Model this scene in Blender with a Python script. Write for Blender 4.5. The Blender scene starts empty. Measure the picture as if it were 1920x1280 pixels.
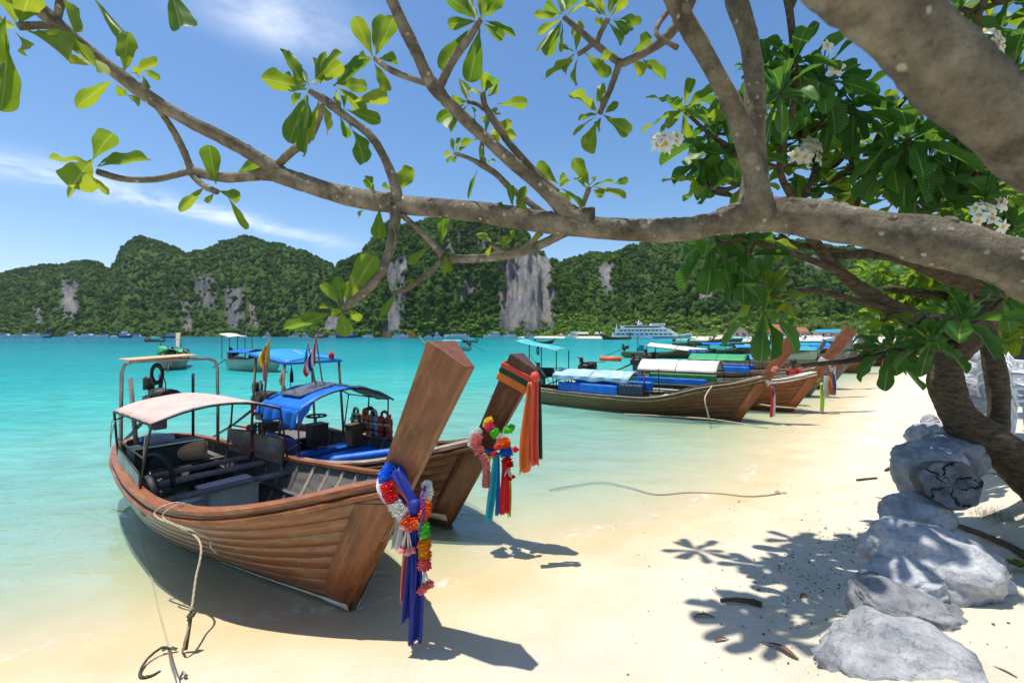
import bpy, bmesh, math, random
import numpy as np
from mathutils import Vector, Matrix, noise as mnoise

random.seed(7); rng = np.random.default_rng(7)
sc = bpy.context.scene
COL = sc.collection
R = math.radians
# ------------------------------------------------------------------ camera
H = 2.8; FPX = 853.33; HZ = 628.0          # eye height, focal length and horizon row (for a 1920 x 1280 frame)
cam = bpy.data.cameras.new('camera'); cam.lens = 16.0; cam.sensor_width = 36.0
cam.shift_y = -(640 - HZ) / 1920.0
cam.clip_start = 0.05; cam.clip_end = 9000
cam.dof.use_dof = True; cam.dof.focus_distance = 6.5; cam.dof.aperture_fstop = 2.8
camo = bpy.data.objects.new('camera', cam); COL.objects.link(camo)
camo.location = (0, 0, H); camo.rotation_euler = (R(90), 0, 0)
sc.camera = camo
# ------------------------------------------------------------------ light
SUN_TO = Vector((-0.22, 0.05, 1.0)).normalized()
sun = bpy.data.lights.new('sun', 'SUN'); sun.energy = 4.6; sun.angle = R(0.53); sun.color = (1.0, 0.955, 0.88)
suno = bpy.data.objects.new('sun', sun); COL.objects.link(suno)
suno.rotation_euler = (-SUN_TO).to_track_quat('-Z', 'Y').to_euler()
world = bpy.data.worlds.new('World'); sc.world = world; world.use_nodes = True
sc.view_settings.view_transform = 'Standard'; sc.view_settings.look = 'None'
sc.view_settings.exposure = 0.36; sc.view_settings.gamma = 1.0; sc.view_settings.use_curve_mapping = False
sc.cycles.max_bounces = 6; sc.cycles.transparent_max_bounces = 8; sc.cycles.diffuse_bounces = 3; sc.cycles.use_adaptive_sampling = True; sc.cycles.adaptive_threshold = 0.025
sc.cycles.use_denoising = True
sc.cycles.caustics_reflective = False; sc.cycles.caustics_refractive = False

# ------------------------------------------------------------------ node helper
class NT:
    def __init__(s, tree): s.t = tree; s.n = tree.nodes; s.l = tree.links
    def __call__(s, typ, ins=None, **props):
        nd = s.n.new('ShaderNode' + typ)
        for k, v in props.items(): setattr(nd, k, v)
        for k, v in (ins or {}).items():
            sock = nd.inputs[k]
            if isinstance(v, bpy.types.NodeSocket): s.l.new(v, sock)
            else:
                if isinstance(v, (tuple, list)) and len(v) == 3 and sock.type == 'RGBA': v = (*v, 1)
                sock.default_value = v
        return nd
    def math(s, op, a, b=0.0, clamp=False):
        nd = s.n.new('ShaderNodeMath'); nd.operation = op; nd.use_clamp = clamp
        for i, v in enumerate((a, b)):
            if isinstance(v, bpy.types.NodeSocket): s.l.new(v, nd.inputs[i])
            else: nd.inputs[i].default_value = v
        return nd.outputs[0]
    def mix(s, fac, a, b, blend='MIX'):
        nd = s.n.new('ShaderNodeMix'); nd.data_type = 'RGBA'; nd.blend_type = blend
        for i, v in ((0, fac), (6, a), (7, b)):
            if isinstance(v, bpy.types.NodeSocket): s.l.new(v, nd.inputs[i])
            else: nd.inputs[i].default_value = v if i == 0 else (*v[:3], 1)
        return nd.outputs[2]
    def ramp(s, fac, stops, interp='LINEAR'):
        nd = s.n.new('ShaderNodeValToRGB'); cr = nd.color_ramp; cr.interpolation = interp
        while len(cr.elements) < len(stops): cr.elements.new(0.5)
        for e, (p, c) in zip(cr.elements, stops):
            e.position = p; e.color = (*c, 1) if isinstance(c, tuple) else (c, c, c, 1)
        s.l.new(fac, nd.inputs[0]); return nd.outputs[0]
    def maprange(s, v, a, b, c=0.0, d=1.0):
        nd = s.n.new('ShaderNodeMapRange'); s.l.new(v, nd.inputs[0])
        for i, x in enumerate((a, b, c, d)): nd.inputs[i + 1].default_value = x
        return nd.outputs[0]

# ------------------------------------------------------------------ sky with thin clouds
w = NT(world.node_tree); w.n.clear()
sky = w('TexSky', sky_type='NISHITA', sun_disc=False)
sky.sun_elevation = math.asin(SUN_TO.z); sky.sun_rotation = math.atan2(SUN_TO.x, SUN_TO.y)
sky.air_density = 1.0; sky.dust_density = 0.6; sky.ozone_density = 2.2; sky.altitude = 0
tc = w('TexCoord'); sep = w('SeparateXYZ', {0: tc.outputs['Generated']})
zz = w.math('ADD', w.math('MAXIMUM', sep.outputs[2], 0.0), 0.12)
pxn, pyn = w.math('DIVIDE', sep.outputs[0], zz), w.math('DIVIDE', sep.outputs[1], zz)
pv = w('CombineXYZ', {0: pxn, 1: pyn})
def lobe(cx, cy, ang, hl, hw):
    ca, sa = math.cos(ang), math.sin(ang)
    dx, dy = w.math('SUBTRACT', pxn, cx), w.math('SUBTRACT', pyn, cy)
    a = w.math('ADD', w.math('MULTIPLY', dx, ca / hl), w.math('MULTIPLY', dy, sa / hl))
    b = w.math('ADD', w.math('MULTIPLY', dx, -sa / hw), w.math('MULTIPLY', dy, ca / hw))
    r2 = w.math('ADD', w.math('MULTIPLY', a, a), w.math('MULTIPLY', b, b))
    return w.math('POWER', 2.718, w.math('MULTIPLY', r2, -1.0))
nz = w('TexNoise', {'Vector': pv.outputs[0], 'Scale': 2.6, 'Detail': 9.0, 'Roughness': 0.62, 'Distortion': 0.5})
nz2 = w('TexNoise', {'Vector': pv.outputs[0], 'Scale': 0.7, 'Detail': 5.0, 'Roughness': 0.55})
lob = w.math('ADD', lobe(-1.95, 1.85, 0.95, 0.42, 0.15), lobe(-1.5, 2.55, 0.93, 0.7, 0.12))
lob = w.math('ADD', lob, lobe(-0.60, 1.16, 0.4, 0.17, 0.11))
lob = w.math('ADD', lob, w.math('MULTIPLY', lobe(-0.1, 2.9, 0.5, 0.25, 0.2), 0.35))
cl = w.math('MULTIPLY', lob, w.maprange(nz.outputs[0], 0.36, 0.66))
gen = w.math('MULTIPLY', w.maprange(nz2.outputs[0], 0.60, 0.80), w.maprange(nz.outputs[0], 0.42, 0.7))
cl = w.math('MINIMUM', w.math('ADD', cl, w.math('MULTIPLY', gen, 0.5)), 1.0)
hs = w('HueSaturation', {'Saturation': 1.2, 'Value': 1.0, 'Color': sky.outputs[0]})
skyc = w.mix(w.math('MULTIPLY', cl, 0.62), hs.outputs[0], (8.6, 8.8, 9.2))
bg = w('Background', {'Color': skyc, 'Strength': 0.13})
out = w('OutputWorld', {0: bg.outputs[0]})

# ------------------------------------------------------------------ material helpers
MATS = {}
def new_mat(name):
    m = bpy.data.materials.new(name); m.use_nodes = True
    t = NT(m.node_tree); t.n.clear(); MATS[name] = m
    return m, t
def M(name, c1, c2=None, scale=5.0, stretch=(1, 1, 1), rough=0.6, bump=0.0, metal=0.0, spec=0.4, detail=5.0,
      lo=0.35, hi=0.65, rand=0.0, transl=0.0, dirt=None, coat=0.0):
    m, t = new_mat(name)
    co = t('TexCoord'); mp = t('Mapping', {'Vector': co.outputs['Object'], 'Scale': stretch})
    oi = t('ObjectInfo')
    off = t('VectorMath', {0: mp.outputs[0], 1: t('CombineXYZ', {0: t.math('MULTIPLY', oi.outputs['Random'], 37.0), 1: t.math('MULTIPLY', oi.outputs['Random'], 19.0)}).outputs[0]}, operation='ADD')
    n1 = t('TexNoise', {'Vector': off.outputs[0], 'Scale': scale, 'Detail': detail, 'Roughness': 0.62})
    c2 = c2 or tuple(x * 0.72 for x in c1)
    col = t.mix(t.maprange(n1.outputs[0], lo, hi), c2, c1)
    if dirt:
        n2 = t('TexNoise', {'Vector': off.outputs[0], 'Scale': scale * 0.31, 'Detail': 7.0, 'Roughness': 0.7})
        col = t.mix(t.maprange(n2.outputs[0], 0.5, 0.72, 0, 0.8), col, dirt)
    if rand:
        hsv = t('HueSaturation', {'Color': col, 'Value': t.math('ADD', 1 - rand, t.math('MULTIPLY', oi.outputs['Random'], 2 * rand))})
        col = hsv.outputs[0]
    p = t('BsdfPrincipled', {'Base Color': col, 'Roughness': rough, 'Metallic': metal, 'Specular IOR Level': spec, 'Coat Weight': coat})
    if bump:
        n3 = t('TexNoise', {'Vector': off.outputs[0], 'Scale': scale * 3.0, 'Detail': 6.0, 'Roughness': 0.65})
        b = t('Bump', {'Height': n3.outputs[0], 'Strength': 1.0, 'Distance': bump}); t.l.new(b.outputs[0], p.inputs['Normal'])
    sh = p.outputs[0]
    if transl:
        tr = t('BsdfTranslucent', {'Color': col}); sh = t('MixShader', {0: transl, 1: sh, 2: tr.outputs[0]}).outputs[0]
    t('OutputMaterial', {0: sh}); return m
def wood(name, c1, c2, pale=None, rough=0.45, fade=None, grain=1.0, coat=0.0, tilt=0.0, uv=False):
    """planked boat timber: grain along local x, dark stains, optional weathering and painted-in water reflection towards the stern (local -x)"""
    m, t = new_mat(name)
    co = t('TexCoord'); oi = t('ObjectInfo')
    src = co.outputs['Object']
    if uv: un = t('UVMap'); un.uv_map = 'grain'; src = un.outputs[0]
    rt = t('VectorRotate', {'Vector': src, 'Angle': tilt}, rotation_type='Y_AXIS')
    sh = t('VectorMath', {0: rt.outputs[0], 1: t('CombineXYZ', {0: t.math('MULTIPLY', oi.outputs['Random'], 31.0)}).outputs[0]}, operation='ADD')
    mp = t('Mapping', {'Vector': sh.outputs[0], 'Scale': (0.9 * grain, (22 if uv else 11) * grain, 11 * grain)})
    n1 = t('TexNoise', {'Vector': mp.outputs[0], 'Scale': 2.3, 'Detail': 9.0, 'Roughness': 0.7})
    col = t.mix(t.maprange(n1.outputs[0], 0.32, 0.68), c2, c1)
    hsv = t('HueSaturation', {'Color': col, 'Value': t.math('ADD', 0.86 if uv else 0.75, t.math('MULTIPLY', oi.outputs['Random'], 0.26 if uv else 0.5))}); col = hsv.outputs[0]
    mp2 = t('Mapping', {'Vector': sh.outputs[0], 'Scale': (0.7, 2.2, 2.2)})
    n2 = t('TexNoise', {'Vector': mp2.outputs[0], 'Scale': 2.0, 'Detail': 6.0, 'Roughness': 0.65})
    col = t.mix(t.maprange(n2.outputs[0], 0.52, 0.74, 0.0, 0.75), col, tuple(x * 0.3 for x in c2))
    if pale:
        n3 = t('TexNoise', {'Vector': mp2.outputs[0], 'Scale': 3.7, 'Detail': 7.0, 'Roughness': 0.7})
        pf = t.maprange(n3.outputs[0], 0.5, 0.66, 0.0, 0.55)
        if fade:
            sx = t('SeparateXYZ', {0: co.outputs['Object']})
            pf = t.math('ADD', pf, t.maprange(sx.outputs[0], fade[0], fade[1], 0.0, 0.75), True)  # paler stern end: weathering plus water reflection put into the colour
        col = t.mix(pf, col, pale)
    p = t('BsdfPrincipled', {'Base Color': col, 'Roughness': t.maprange(n1.outputs[0], 0.3, 0.7, rough + 0.18, rough - 0.06), 'Specular IOR Level': 0.35, 'Coat Weight': coat, 'Coat Roughness': 0.3})
    b = t('Bump', {'Height': n1.outputs[0], 'Strength': 1.0, 'Distance': 0.006}); t.l.new(b.outputs[0], p.inputs['Normal'])
    t('OutputMaterial', {0: p.outputs[0]}); return m

# ------------------------------------------------------------------ mesh helpers
class MB:
    """collects shapes, builds ONE mesh object"""
    def __init__(s): s.v = []; s.f = []; s.sm = []
    def add(s, vs, fs, smooth=False):
        o = len(s.v); s.v.extend([tuple(map(float, q)) for q in vs]); s.f.extend([tuple(i + o for i in q) for q in fs]); s.sm.extend([smooth] * len(fs)); return s
    def box(s, c, d, rot=None, ch=0.0):
        """box centre c, full size d; ch = chamfer"""
        hx, hy, hz = d[0] / 2, d[1] / 2, d[2] / 2; M3 = rot.to_matrix() if hasattr(rot, 'to_matrix') else rot
        vs, fs = [], []
        if ch <= 0:
            vs = [(x, y, z) for x in (-hx, hx) for y in (-hy, hy) for z in (-hz, hz)]
            fs = [(0, 1, 3, 2), (4, 6, 7, 5), (0, 4, 5, 1), (2, 3, 7, 6), (0, 2, 6, 4), (1, 5, 7, 3)]
        else:
            idx = {}
            for sx in (-1, 1):
                for sy in (-1, 1):
                    for sz in (-1, 1):
                        for ax in range(3):
                            q = [sx * (hx - ch), sy * (hy - ch), sz * (hz - ch)]
                            q[ax] = (sx * hx, sy * hy, sz * hz)[ax]
                            idx[(sx, sy, sz, ax)] = len(vs); vs.append(q)
            for ax in range(3):
                a1, a2 = (ax + 1) % 3, (ax + 2) % 3
                for sg in (-1, 1):
                    loop = []
                    for (u, v_) in ((-1, -1), (1, -1), (1, 1), (-1, 1)):
                        k = [0, 0, 0]; k[ax] = sg; k[a1] = u; k[a2] = v_; loop.append(idx[(*k, ax)])
                    fs.append(tuple(loop if sg > 0 else loop[::-1]))
                for u in (-1, 1):
                    for v_ in (-1, 1):
                        k0 = [0, 0, 0]; k0[ax] = -1; k0[a1] = u; k0[a2] = v_; k1 = list(k0); k1[ax] = 1
                        lp = [idx[(*k0, a1)], idx[(*k1, a1)], idx[(*k1, a2)], idx[(*k0, a2)]]
                        fs.append(tuple(lp if u * v_ < 0 else lp[::-1]))
            for sx in (-1, 1):
                for sy in (-1, 1):
                    for sz in (-1, 1):
                        lp = [idx[(sx, sy, sz, a)] for a in range(3)]
                        fs.append(tuple(lp if sx * sy * sz > 0 else lp[::-1]))
        pts = []
        for q in vs:
            q = Vector(q)
            if M3 is not None: q = M3 @ q
            pts.append((q.x + c[0], q.y + c[1], q.z + c[2]))
        return s.add(pts, fs)
    def tube(s, path, rad, n=8, cap=True, smooth=True, jit=0.0):
        P = [Vector(p) for p in path]; m = len(P)
        rr = rad if isinstance(rad, (list, tuple, np.ndarray)) else [rad] * m
        vs = []; prev = None
        for i, p in enumerate(P):
            t = (P[min(i + 1, m - 1)] - P[max(i - 1, 0)])
            t = t.normalized() if t.length > 1e-9 else Vector((0, 0, 1))
            if prev is None:
                a = Vector((0, 0, 1)) if abs(t.z) < 0.9 else Vector((1, 0, 0)); u = t.cross(a).normalized()
            else: u = (prev - t * prev.dot(t)).normalized()
            prev = u; b = t.cross(u)
            for k in range(n):
                an = 2 * math.pi * k / n; r = rr[i] * (1 + (random.uniform(-jit, jit) if jit else 0))
                vs.append(p + (u * math.cos(an) + b * math.sin(an)) * r)
        fs = [(i * n + k, i * n + (k + 1) % n, (i + 1) * n + (k + 1) % n, (i + 1) * n + k) for i in range(m - 1) for k in range(n)]
        if cap: fs += [tuple(range(n))[::-1], tuple((m - 1) * n + k for k in range(n))]
        return s.add(vs, fs, smooth)
    def sweep(s, path, outn, prof, closed=False, smooth=False):
        """path points, per-point outward direction, profile list of (out, up)"""
        vs = []; k = len(prof); m = len(path)
        for p, o in zip(path, outn):
            for (a, b) in prof: vs.append((p[0] + o[0] * a, p[1] + o[1] * a, p[2] + b))
        fs = [(i * k + j, i * k + (j + 1) % k, (i + 1) * k + (j + 1) % k, (i + 1) * k + j) for i in range(m - 1) for j in range(k)]
        fs += [tuple(range(k))[::-1], tuple((m - 1) * k + j for j in range(k))]
        return s.add(vs, fs, smooth)
    def grid(s, fn, nu, nv, smooth=True, wrapu=False):
        vs = [fn(i / nu, j / nv) for i in range(nu + 1) for j in range(nv + 1)]
        fs = [(i * (nv + 1) + j, (i + 1) * (nv + 1) + j, (i + 1) * (nv + 1) + j + 1, i * (nv + 1) + j + 1) for i in range(nu) for j in range(nv)]
        return s.add(vs, fs, smooth)
    def lathe(s, prof, c=(0, 0, 0), n=16, rot=None, smooth=True):
        vs = []
        for (r, z) in prof:
            for k in range(n):
                q = Vector((r * math.cos(2 * math.pi * k / n), r * math.sin(2 * math.pi * k / n), z))
                if rot is not None: q = rot @ q
                vs.append((q.x + c[0], q.y + c[1], q.z + c[2]))
        m = len(prof)
        fs = [(i * n + k, i * n + (k + 1) % n, (i + 1) * n + (k + 1) % n, (i + 1) * n + k) for i in range(m - 1) for k in range(n)]
        fs += [tuple(range(n))[::-1], tuple((m - 1) * n + k for k in range(n))]
        return s.add(vs, fs, smooth)
    def torus(s, c, R0, r0, rot=None, nu=24, nv=10):
        vs = []
        for i in range(nu):
            for j in range(nv):
                a, b = 2 * math.pi * i / nu, 2 * math.pi * j / nv
                q = Vector(((R0 + r0 * math.cos(b)) * math.cos(a), (R0 + r0 * math.cos(b)) * math.sin(a), r0 * math.sin(b)))
                if rot is not None: q = rot @ q
                vs.append((q.x + c[0], q.y + c[1], q.z + c[2]))
        fs = [(i * nv + j, ((i + 1) % nu) * nv + j, ((i + 1) % nu) * nv + (j + 1) % nv, i * nv + (j + 1) % nv) for i in range(nu) for j in range(nv)]
        return s.add(vs, fs, True)
    def mesh(s, name, mat):
        me = bpy.data.meshes.new(name); me.from_pydata(s.v, [], s.f)
        me.polygons.foreach_set('use_smooth', s.sm)
        if mat is not None: me.materials.append(MATS[mat] if isinstance(mat, str) else mat)
        me.update(); return me
    def build(s, name, mat, parent=None, solid=0.0, bevel=0.0, loc=None):
        o = bpy.data.objects.new(name, s.mesh(name, mat)); COL.objects.link(o)
        if parent is not None: o.parent = parent
        if loc is not None: o.location = loc
        if solid:
            md = o.modifiers.new('s', 'SOLIDIFY'); md.thickness = solid; md.offset = 0
        if bevel:
            md = o.modifiers.new('b', 'BEVEL'); md.width = bevel; md.segments = 2; md.limit_method = 'ANGLE'; md.angle_limit = R(40)
        return o
def set_uv(o, uvs, name='grain'):
    me = o.data; ul = me.uv_layers.new(name=name); vi = np.empty(len(me.loops), np.int32); me.loops.foreach_get('vertex_index', vi)
    ul.data.foreach_set('uv', np.asarray(uvs, np.float32)[vi].ravel()); return o
def tag(o, label=None, cat=None, group=None, kind=None):
    if label: o['label'] = label
    if cat: o['category'] = cat
    if group: o['group'] = group
    if kind: o['kind'] = kind
    return o
def empty(name, loc=(0, 0, 0), rz=0.0, scale=1.0):
    o = bpy.data.objects.new(name, None); COL.objects.link(o); o.location = loc; o.rotation_euler = (0, 0, rz); o.scale = (scale,) * 3
    o.empty_display_size = 0.2; return o
def at(px, py, Y): return Vector(((px - 960) / FPX * Y, Y, H - (py - HZ) / FPX * Y))
def on_z(px, py, z=0.0):
    Y = FPX * (H - z) / (py - HZ); return Vector(((px - 960) / FPX * Y, Y, z))
def herm(x, K, V):
    """smooth interpolation through knots (finite-difference cubic Hermite)"""
    K = np.asarray(K, float); V = np.asarray(V, float); x = np.clip(np.asarray(x, float), K[0], K[-1])
    d = np.gradient(V, K); i = np.clip(np.searchsorted(K, x) - 1, 0, len(K) - 2)
    h = K[i + 1] - K[i]; s = (x - K[i]) / h
    return ((2 * s**3 - 3 * s**2 + 1) * V[i] + (s**3 - 2 * s**2 + s) * h * d[i] + (-2 * s**3 + 3 * s**2) * V[i + 1] + (s**3 - s**2) * h * d[i + 1])
def smooth_path(pts, n=6):
    """Catmull-Rom through points of any dimension"""
    P = [np.array(p, float) for p in pts]; P = [2 * P[0] - P[1]] + P + [2 * P[-1] - P[-2]]; o = []
    for i in range(1, len(P) - 2):
        for k in range(n):
            t = k / n; a, b, c, d = P[i - 1:i + 3]
            o.append(0.5 * ((2 * b) + (-a + c) * t + (2 * a - 5 * b + 4 * c - d) * t * t + (-a + 3 * b - 3 * c + d) * t**3))
    o.append(P[-2]); return o
def vnoise(x, y, seed=0):
    """2-D value noise, vectorised, 0..1"""
    xi = np.floor(x).astype(np.int64); yi = np.floor(y).astype(np.int64); fx = x - xi; fy = y - yi
    fx = fx * fx * (3 - 2 * fx); fy = fy * fy * (3 - 2 * fy)
    def h(a, b):
        n = (a * 374761393 + b * 668265263 + seed * 974711) & 0x7fffffff
        n = ((n ^ (n >> 13)) * 1274126177) & 0x7fffffff
        return ((n ^ (n >> 16)) & 0xffff) / 65535.0
    return (h(xi, yi) * (1 - fx) + h(xi + 1, yi) * fx) * (1 - fy) + (h(xi, yi + 1) * (1 - fx) + h(xi + 1, yi + 1) * fx) * fy
def fbm(x, y, o=4, seed=0):
    a = 0; s = 0.0; g = 0.5
    for k in range(o): a = a + g * vnoise(x * 2**k, y * 2**k, seed + k); s += g; g *= 0.5
    return a / s
# ================================================================== ground, sea, hills
AX, AY = 0.735, 0.678                      # direction of the shoreline
S_K = [-400, -60, -8, -0.6, 0.7, 2, 3.15, 4.45, 6.2, 9.3, 16, 30, 50, 100, 160, 230, 300, 360, 420, 700, 1500]
S_V = [-90, -16, -6.6, -5.75, -5.3, -4.35, -4.15, -4.2, -3.5, -3.4, -4.2, -5.5, -6, -9, -28, -85, -170, -400, -640, -1300, -3000]
def shore_d(x, y):
    al = AX * x + AY * y; pe = AY * x - AX * y
    s = np.interp(al, S_K, S_V)
    s = s + 0.16 * (vnoise(al * 0.9, al * 0 + 3.3, 5) - 0.5) + 0.07 * (vnoise(al * 2.7, al * 0 + 1.3, 9) - 0.5)
    return pe - s
def ground_z(x, y, detail=True):
    x = np.asarray(x, float); y = np.asarray(y, float); d = shore_d(x, y); a = np.abs(d)
    under = -(0.042 * np.minimum(a, 9) + 0.056 * np.clip(a - 9, 0, 36) + 0.02 * np.clip(a - 45, 0, 210))
    t = np.clip((d - 2.8) / 1.2, 0, 1); t = t * t * (3 - 2 * t)
    up = 0.115 * np.minimum(d, 3.2) + 0.46 * t + 0.02 * np.clip(d - 4.5, 0, 40)
    z = np.where(d < 0, under, up)
    if detail:
        dry = np.clip((d - 0.9) / 1.6, 0, 1)
        z = z + dry * (0.10 * (fbm(x * 0.9, y * 0.9, 3, 3) - 0.5) + 0.045 * (fbm(x * 3.1, y * 3.1, 3, 8) - 0.5)) + 0.012 * (fbm(x * 2.0, y * 2.0, 2, 4) - 0.5)
    return z
def gz(x, y): return float(ground_z(np.array([x]), np.array([y]))[0])
def on_ground(px, py):
    """point of the ground seen along a ray, by marching"""
    z = 0.3
    for k in range(9):
        if py - HZ < 4: break
        Y = FPX * (H - z) / (py - HZ); X = (px - 960) / FPX * Y; z = 0.45 * z + 0.55 * float(ground_z(np.array([X]), np.array([Y]), k > 6)[0])
    return Vector((X, Y, z))
def polar_sheet(name, nang, radii, zfn, mat, attr):
    an = np.concatenate([np.linspace(-62, 62, nang), np.linspace(62, 298, nang // 5 + 2)[1:-1]]) * math.pi / 180; na = len(an)
    rr, aa = np.meshgrid(radii, an, indexing='ij')
    x = (rr * np.sin(aa)).ravel(); y = (rr * np.cos(aa)).ravel(); z = zfn(x, y)
    n = len(radii)
    i, j = np.meshgrid(np.arange(n - 1), np.arange(na), indexing='ij'); i = i.ravel(); j = j.ravel(); j2 = (j + 1) % na
    f = np.stack([i * na + j, (i + 1) * na + j, (i + 1) * na + j2, i * na + j2], 1)
    cen = len(x); x = np.append(x, 0); y = np.append(y, 0); z = np.append(z, zfn(np.zeros(1), np.zeros(1)))
    fs = f.tolist() + [(cen, k, (k + 1) % na) for k in range(na)]
    me = bpy.data.meshes.new(name); me.from_pydata(np.stack([x, y, z], 1).tolist(), [], fs)
    me.polygons.foreach_set('use_smooth', [True] * len(fs))
    a = me.attributes.new(attr[0], 'FLOAT', 'POINT'); a.data.foreach_set('value', attr[1](x, y).astype(np.float32))
    me.materials.append(MATS[mat]); o = bpy.data.objects.new(name, me); COL.objects.link(o); o['kind'] = 'structure'; return o

# sand
m, t = new_mat('sand')
co = t('TexCoord'); at_d = t('Attribute', attribute_name='shore')
n1 = t('TexNoise', {'Vector': co.outputs['Object'], 'Scale': 1.1, 'Detail': 6.0, 'Roughness': 0.6})
n2 = t('TexNoise', {'Vector': co.outputs['Object'], 'Scale': 90.0, 'Detail': 4.0, 'Roughness': 0.7})
n4 = t('TexNoise', {'Vector': co.outputs['Object'], 'Scale': 9.0, 'Detail': 7.0, 'Roughness': 0.7})
dry = t.mix(t.maprange(n1.outputs[0], 0.35, 0.65), (0.57, 0.51, 0.39), (0.645, 0.59, 0.47))
dry = t.mix(t.maprange(n4.outputs[0], 0.58, 0.78, 0, 0.35), dry, (0.56, 0.43, 0.25))
dry = t.mix(t.maprange(n2.outputs[0], 0.6, 0.75, 0, 0.35), dry, (0.45, 0.34, 0.2))
wetf = t.math('ADD', at_d.outputs['Fac'], t.math('MULTIPLY', t.math('SUBTRACT', n1.outputs[0], 0.5), 0.9))
wet = t.mix(t.maprange(n1.outputs[0], 0.3, 0.7), (0.52, 0.41, 0.225), (0.58, 0.475, 0.285))
wetk = t.maprange(wetf, 0.25, 1.8, 1.0, 0.0)
col = t.mix(wetk, dry, wet)
p = t('BsdfPrincipled', {'Base Color': col, 'Roughness': t.maprange(wetk, 0, 1, 0.95, 0.5), 'Specular IOR Level': t.maprange(wetk, 0, 1, 0.1, 0.35)})
vo = t('TexVoronoi', {'Vector': co.outputs['Object'], 'Scale': 3.4, 'Smoothness': 1.0}, feature='SMOOTH_F1')
n1b = t('TexNoise', {'Vector': co.outputs['Object'], 'Scale': 0.5, 'Detail': 2.0})
foot = t.math('MULTIPLY', t.math('MULTIPLY', vo.outputs['Distance'], 2.2), t.maprange(n1b.outputs[0], 0.42, 0.6))
hsum = t.math('ADD', foot, t.math('ADD', t.math('MULTIPLY', n4.outputs[0], 1.0), t.math('MULTIPLY', n2.outputs[0], 0.12)))
b = t('Bump', {'Height': hsum, 'Distance': 0.035, 'Strength': t.maprange(wetk, 0, 1, 0.9, 0.12)}); t.l.new(b.outputs[0], p.inputs['Normal'])
t('OutputMaterial', {0: p.outputs[0]})
radii = np.concatenate([np.linspace(0.6, 3, 24), np.geomspace(3.05, 60, 190), np.geomspace(62, 3500, 60)])
ground = polar_sheet('beach_sand', 420, radii, ground_z, 'sand', ('shore', lambda x, y: shore_d(x, y)))

# sea
m, t = new_mat('sea')
co = t('TexCoord'); dp = t('Attribute', attribute_name='depth')
mp = t('Mapping', {'Vector': co.outputs['Object'], 'Scale': (0.75, 1.5, 1.0), 'Rotation': (0, 0, 0.35)})
w1 = t('TexNoise', {'Vector': mp.outputs[0], 'Scale': 1.1, 'Detail': 5.0, 'Roughness': 0.58, 'Distortion': 0.4})
w2 = t('TexNoise', {'Vector': mp.outputs[0], 'Scale': 0.035, 'Detail': 4.0, 'Roughness': 0.6})
w3 = t('TexNoise', {'Vector': mp.outputs[0], 'Scale': 0.3, 'Detail': 4.0, 'Roughness': 0.6})
dvar = t.math('MULTIPLY', dp.outputs['Fac'], t.math('ADD', 0.62, t.math('MULTIPLY', w2.outputs[0], 0.76)))
dvar = t.math('MULTIPLY', dvar, t.math('ADD', 0.85, t.math('MULTIPLY', w3.outputs[0], 0.3)))
dn = t.math('DIVIDE', dvar, 6.4, True)
body = t.ramp(dn, [(0.0, (0.42, 0.65, 0.50)), (0.045, (0.25, 0.58, 0.48)), (0.12, (0.07, 0.45, 0.385)), (0.26, (0.016, 0.315, 0.30)), (0.55, (0.006, 0.215, 0.235)), (1.0, (0.004, 0.135, 0.18))])
tr_r = t.math('POWER', 2.718, t.math('MULTIPLY', dvar, -1.5))
tr_g = t.math('POWER', 2.718, t.math('MULTIPLY', dvar, -0.16)); tr_b = t.math('POWER', 2.718, t.math('MULTIPLY', dvar, -0.30))
tint = t('CombineColor', {0: tr_r, 1: tr_g, 2: tr_b})
rip = t.maprange(t.math('ADD', t.math('MULTIPLY', w1.outputs[0], 0.6), t.math('MULTIPLY', w3.outputs[0], 0.4)), 0.36, 0.64, 0.80, 1.16)  # light and dark of the ripples put into the body colour
body = t('HueSaturation', {'Color': body, 'Value': rip}).outputs[0]
trn = t('BsdfTransparent', {0: tint.outputs[0]}); dif = t('BsdfDiffuse', {0: body})
fac = t.math('SUBTRACT', 1.0, t.math('POWER', 2.718, t.math('MULTIPLY', dvar, -2.9)))
bd = t('MixShader', {0: fac, 1: trn.outputs[0], 2: dif.outputs[0]})
cd = t('CameraData')
wsum = t.math('ADD', w1.outputs[0], t.math('MULTIPLY', w3.outputs[0], 1.6))
bmp = t('Bump', {'Height': wsum, 'Distance': 0.22, 'Strength': t.maprange(dp.outputs['Fac'], 0.0, 1.0, 0.4, 1.0)})
fr = t('Fresnel', {'IOR': 1.33, 'Normal': bmp.outputs[0]})
gl = t('BsdfGlossy', {'Color': (0.85, 0.95, 0.97), 'Roughness': 0.10, 'Normal': bmp.outputs[0]})
full = t('MixShader', {0: t.math('MULTIPLY', t.math('MULTIPLY', t.math('MINIMUM', fr.outputs[0], 0.5), 0.6), t.maprange(dp.outputs['Fac'], 0.0, 0.12, 0.15, 1.0)), 1: bd.outputs[0], 2: gl.outputs[0]})
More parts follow.
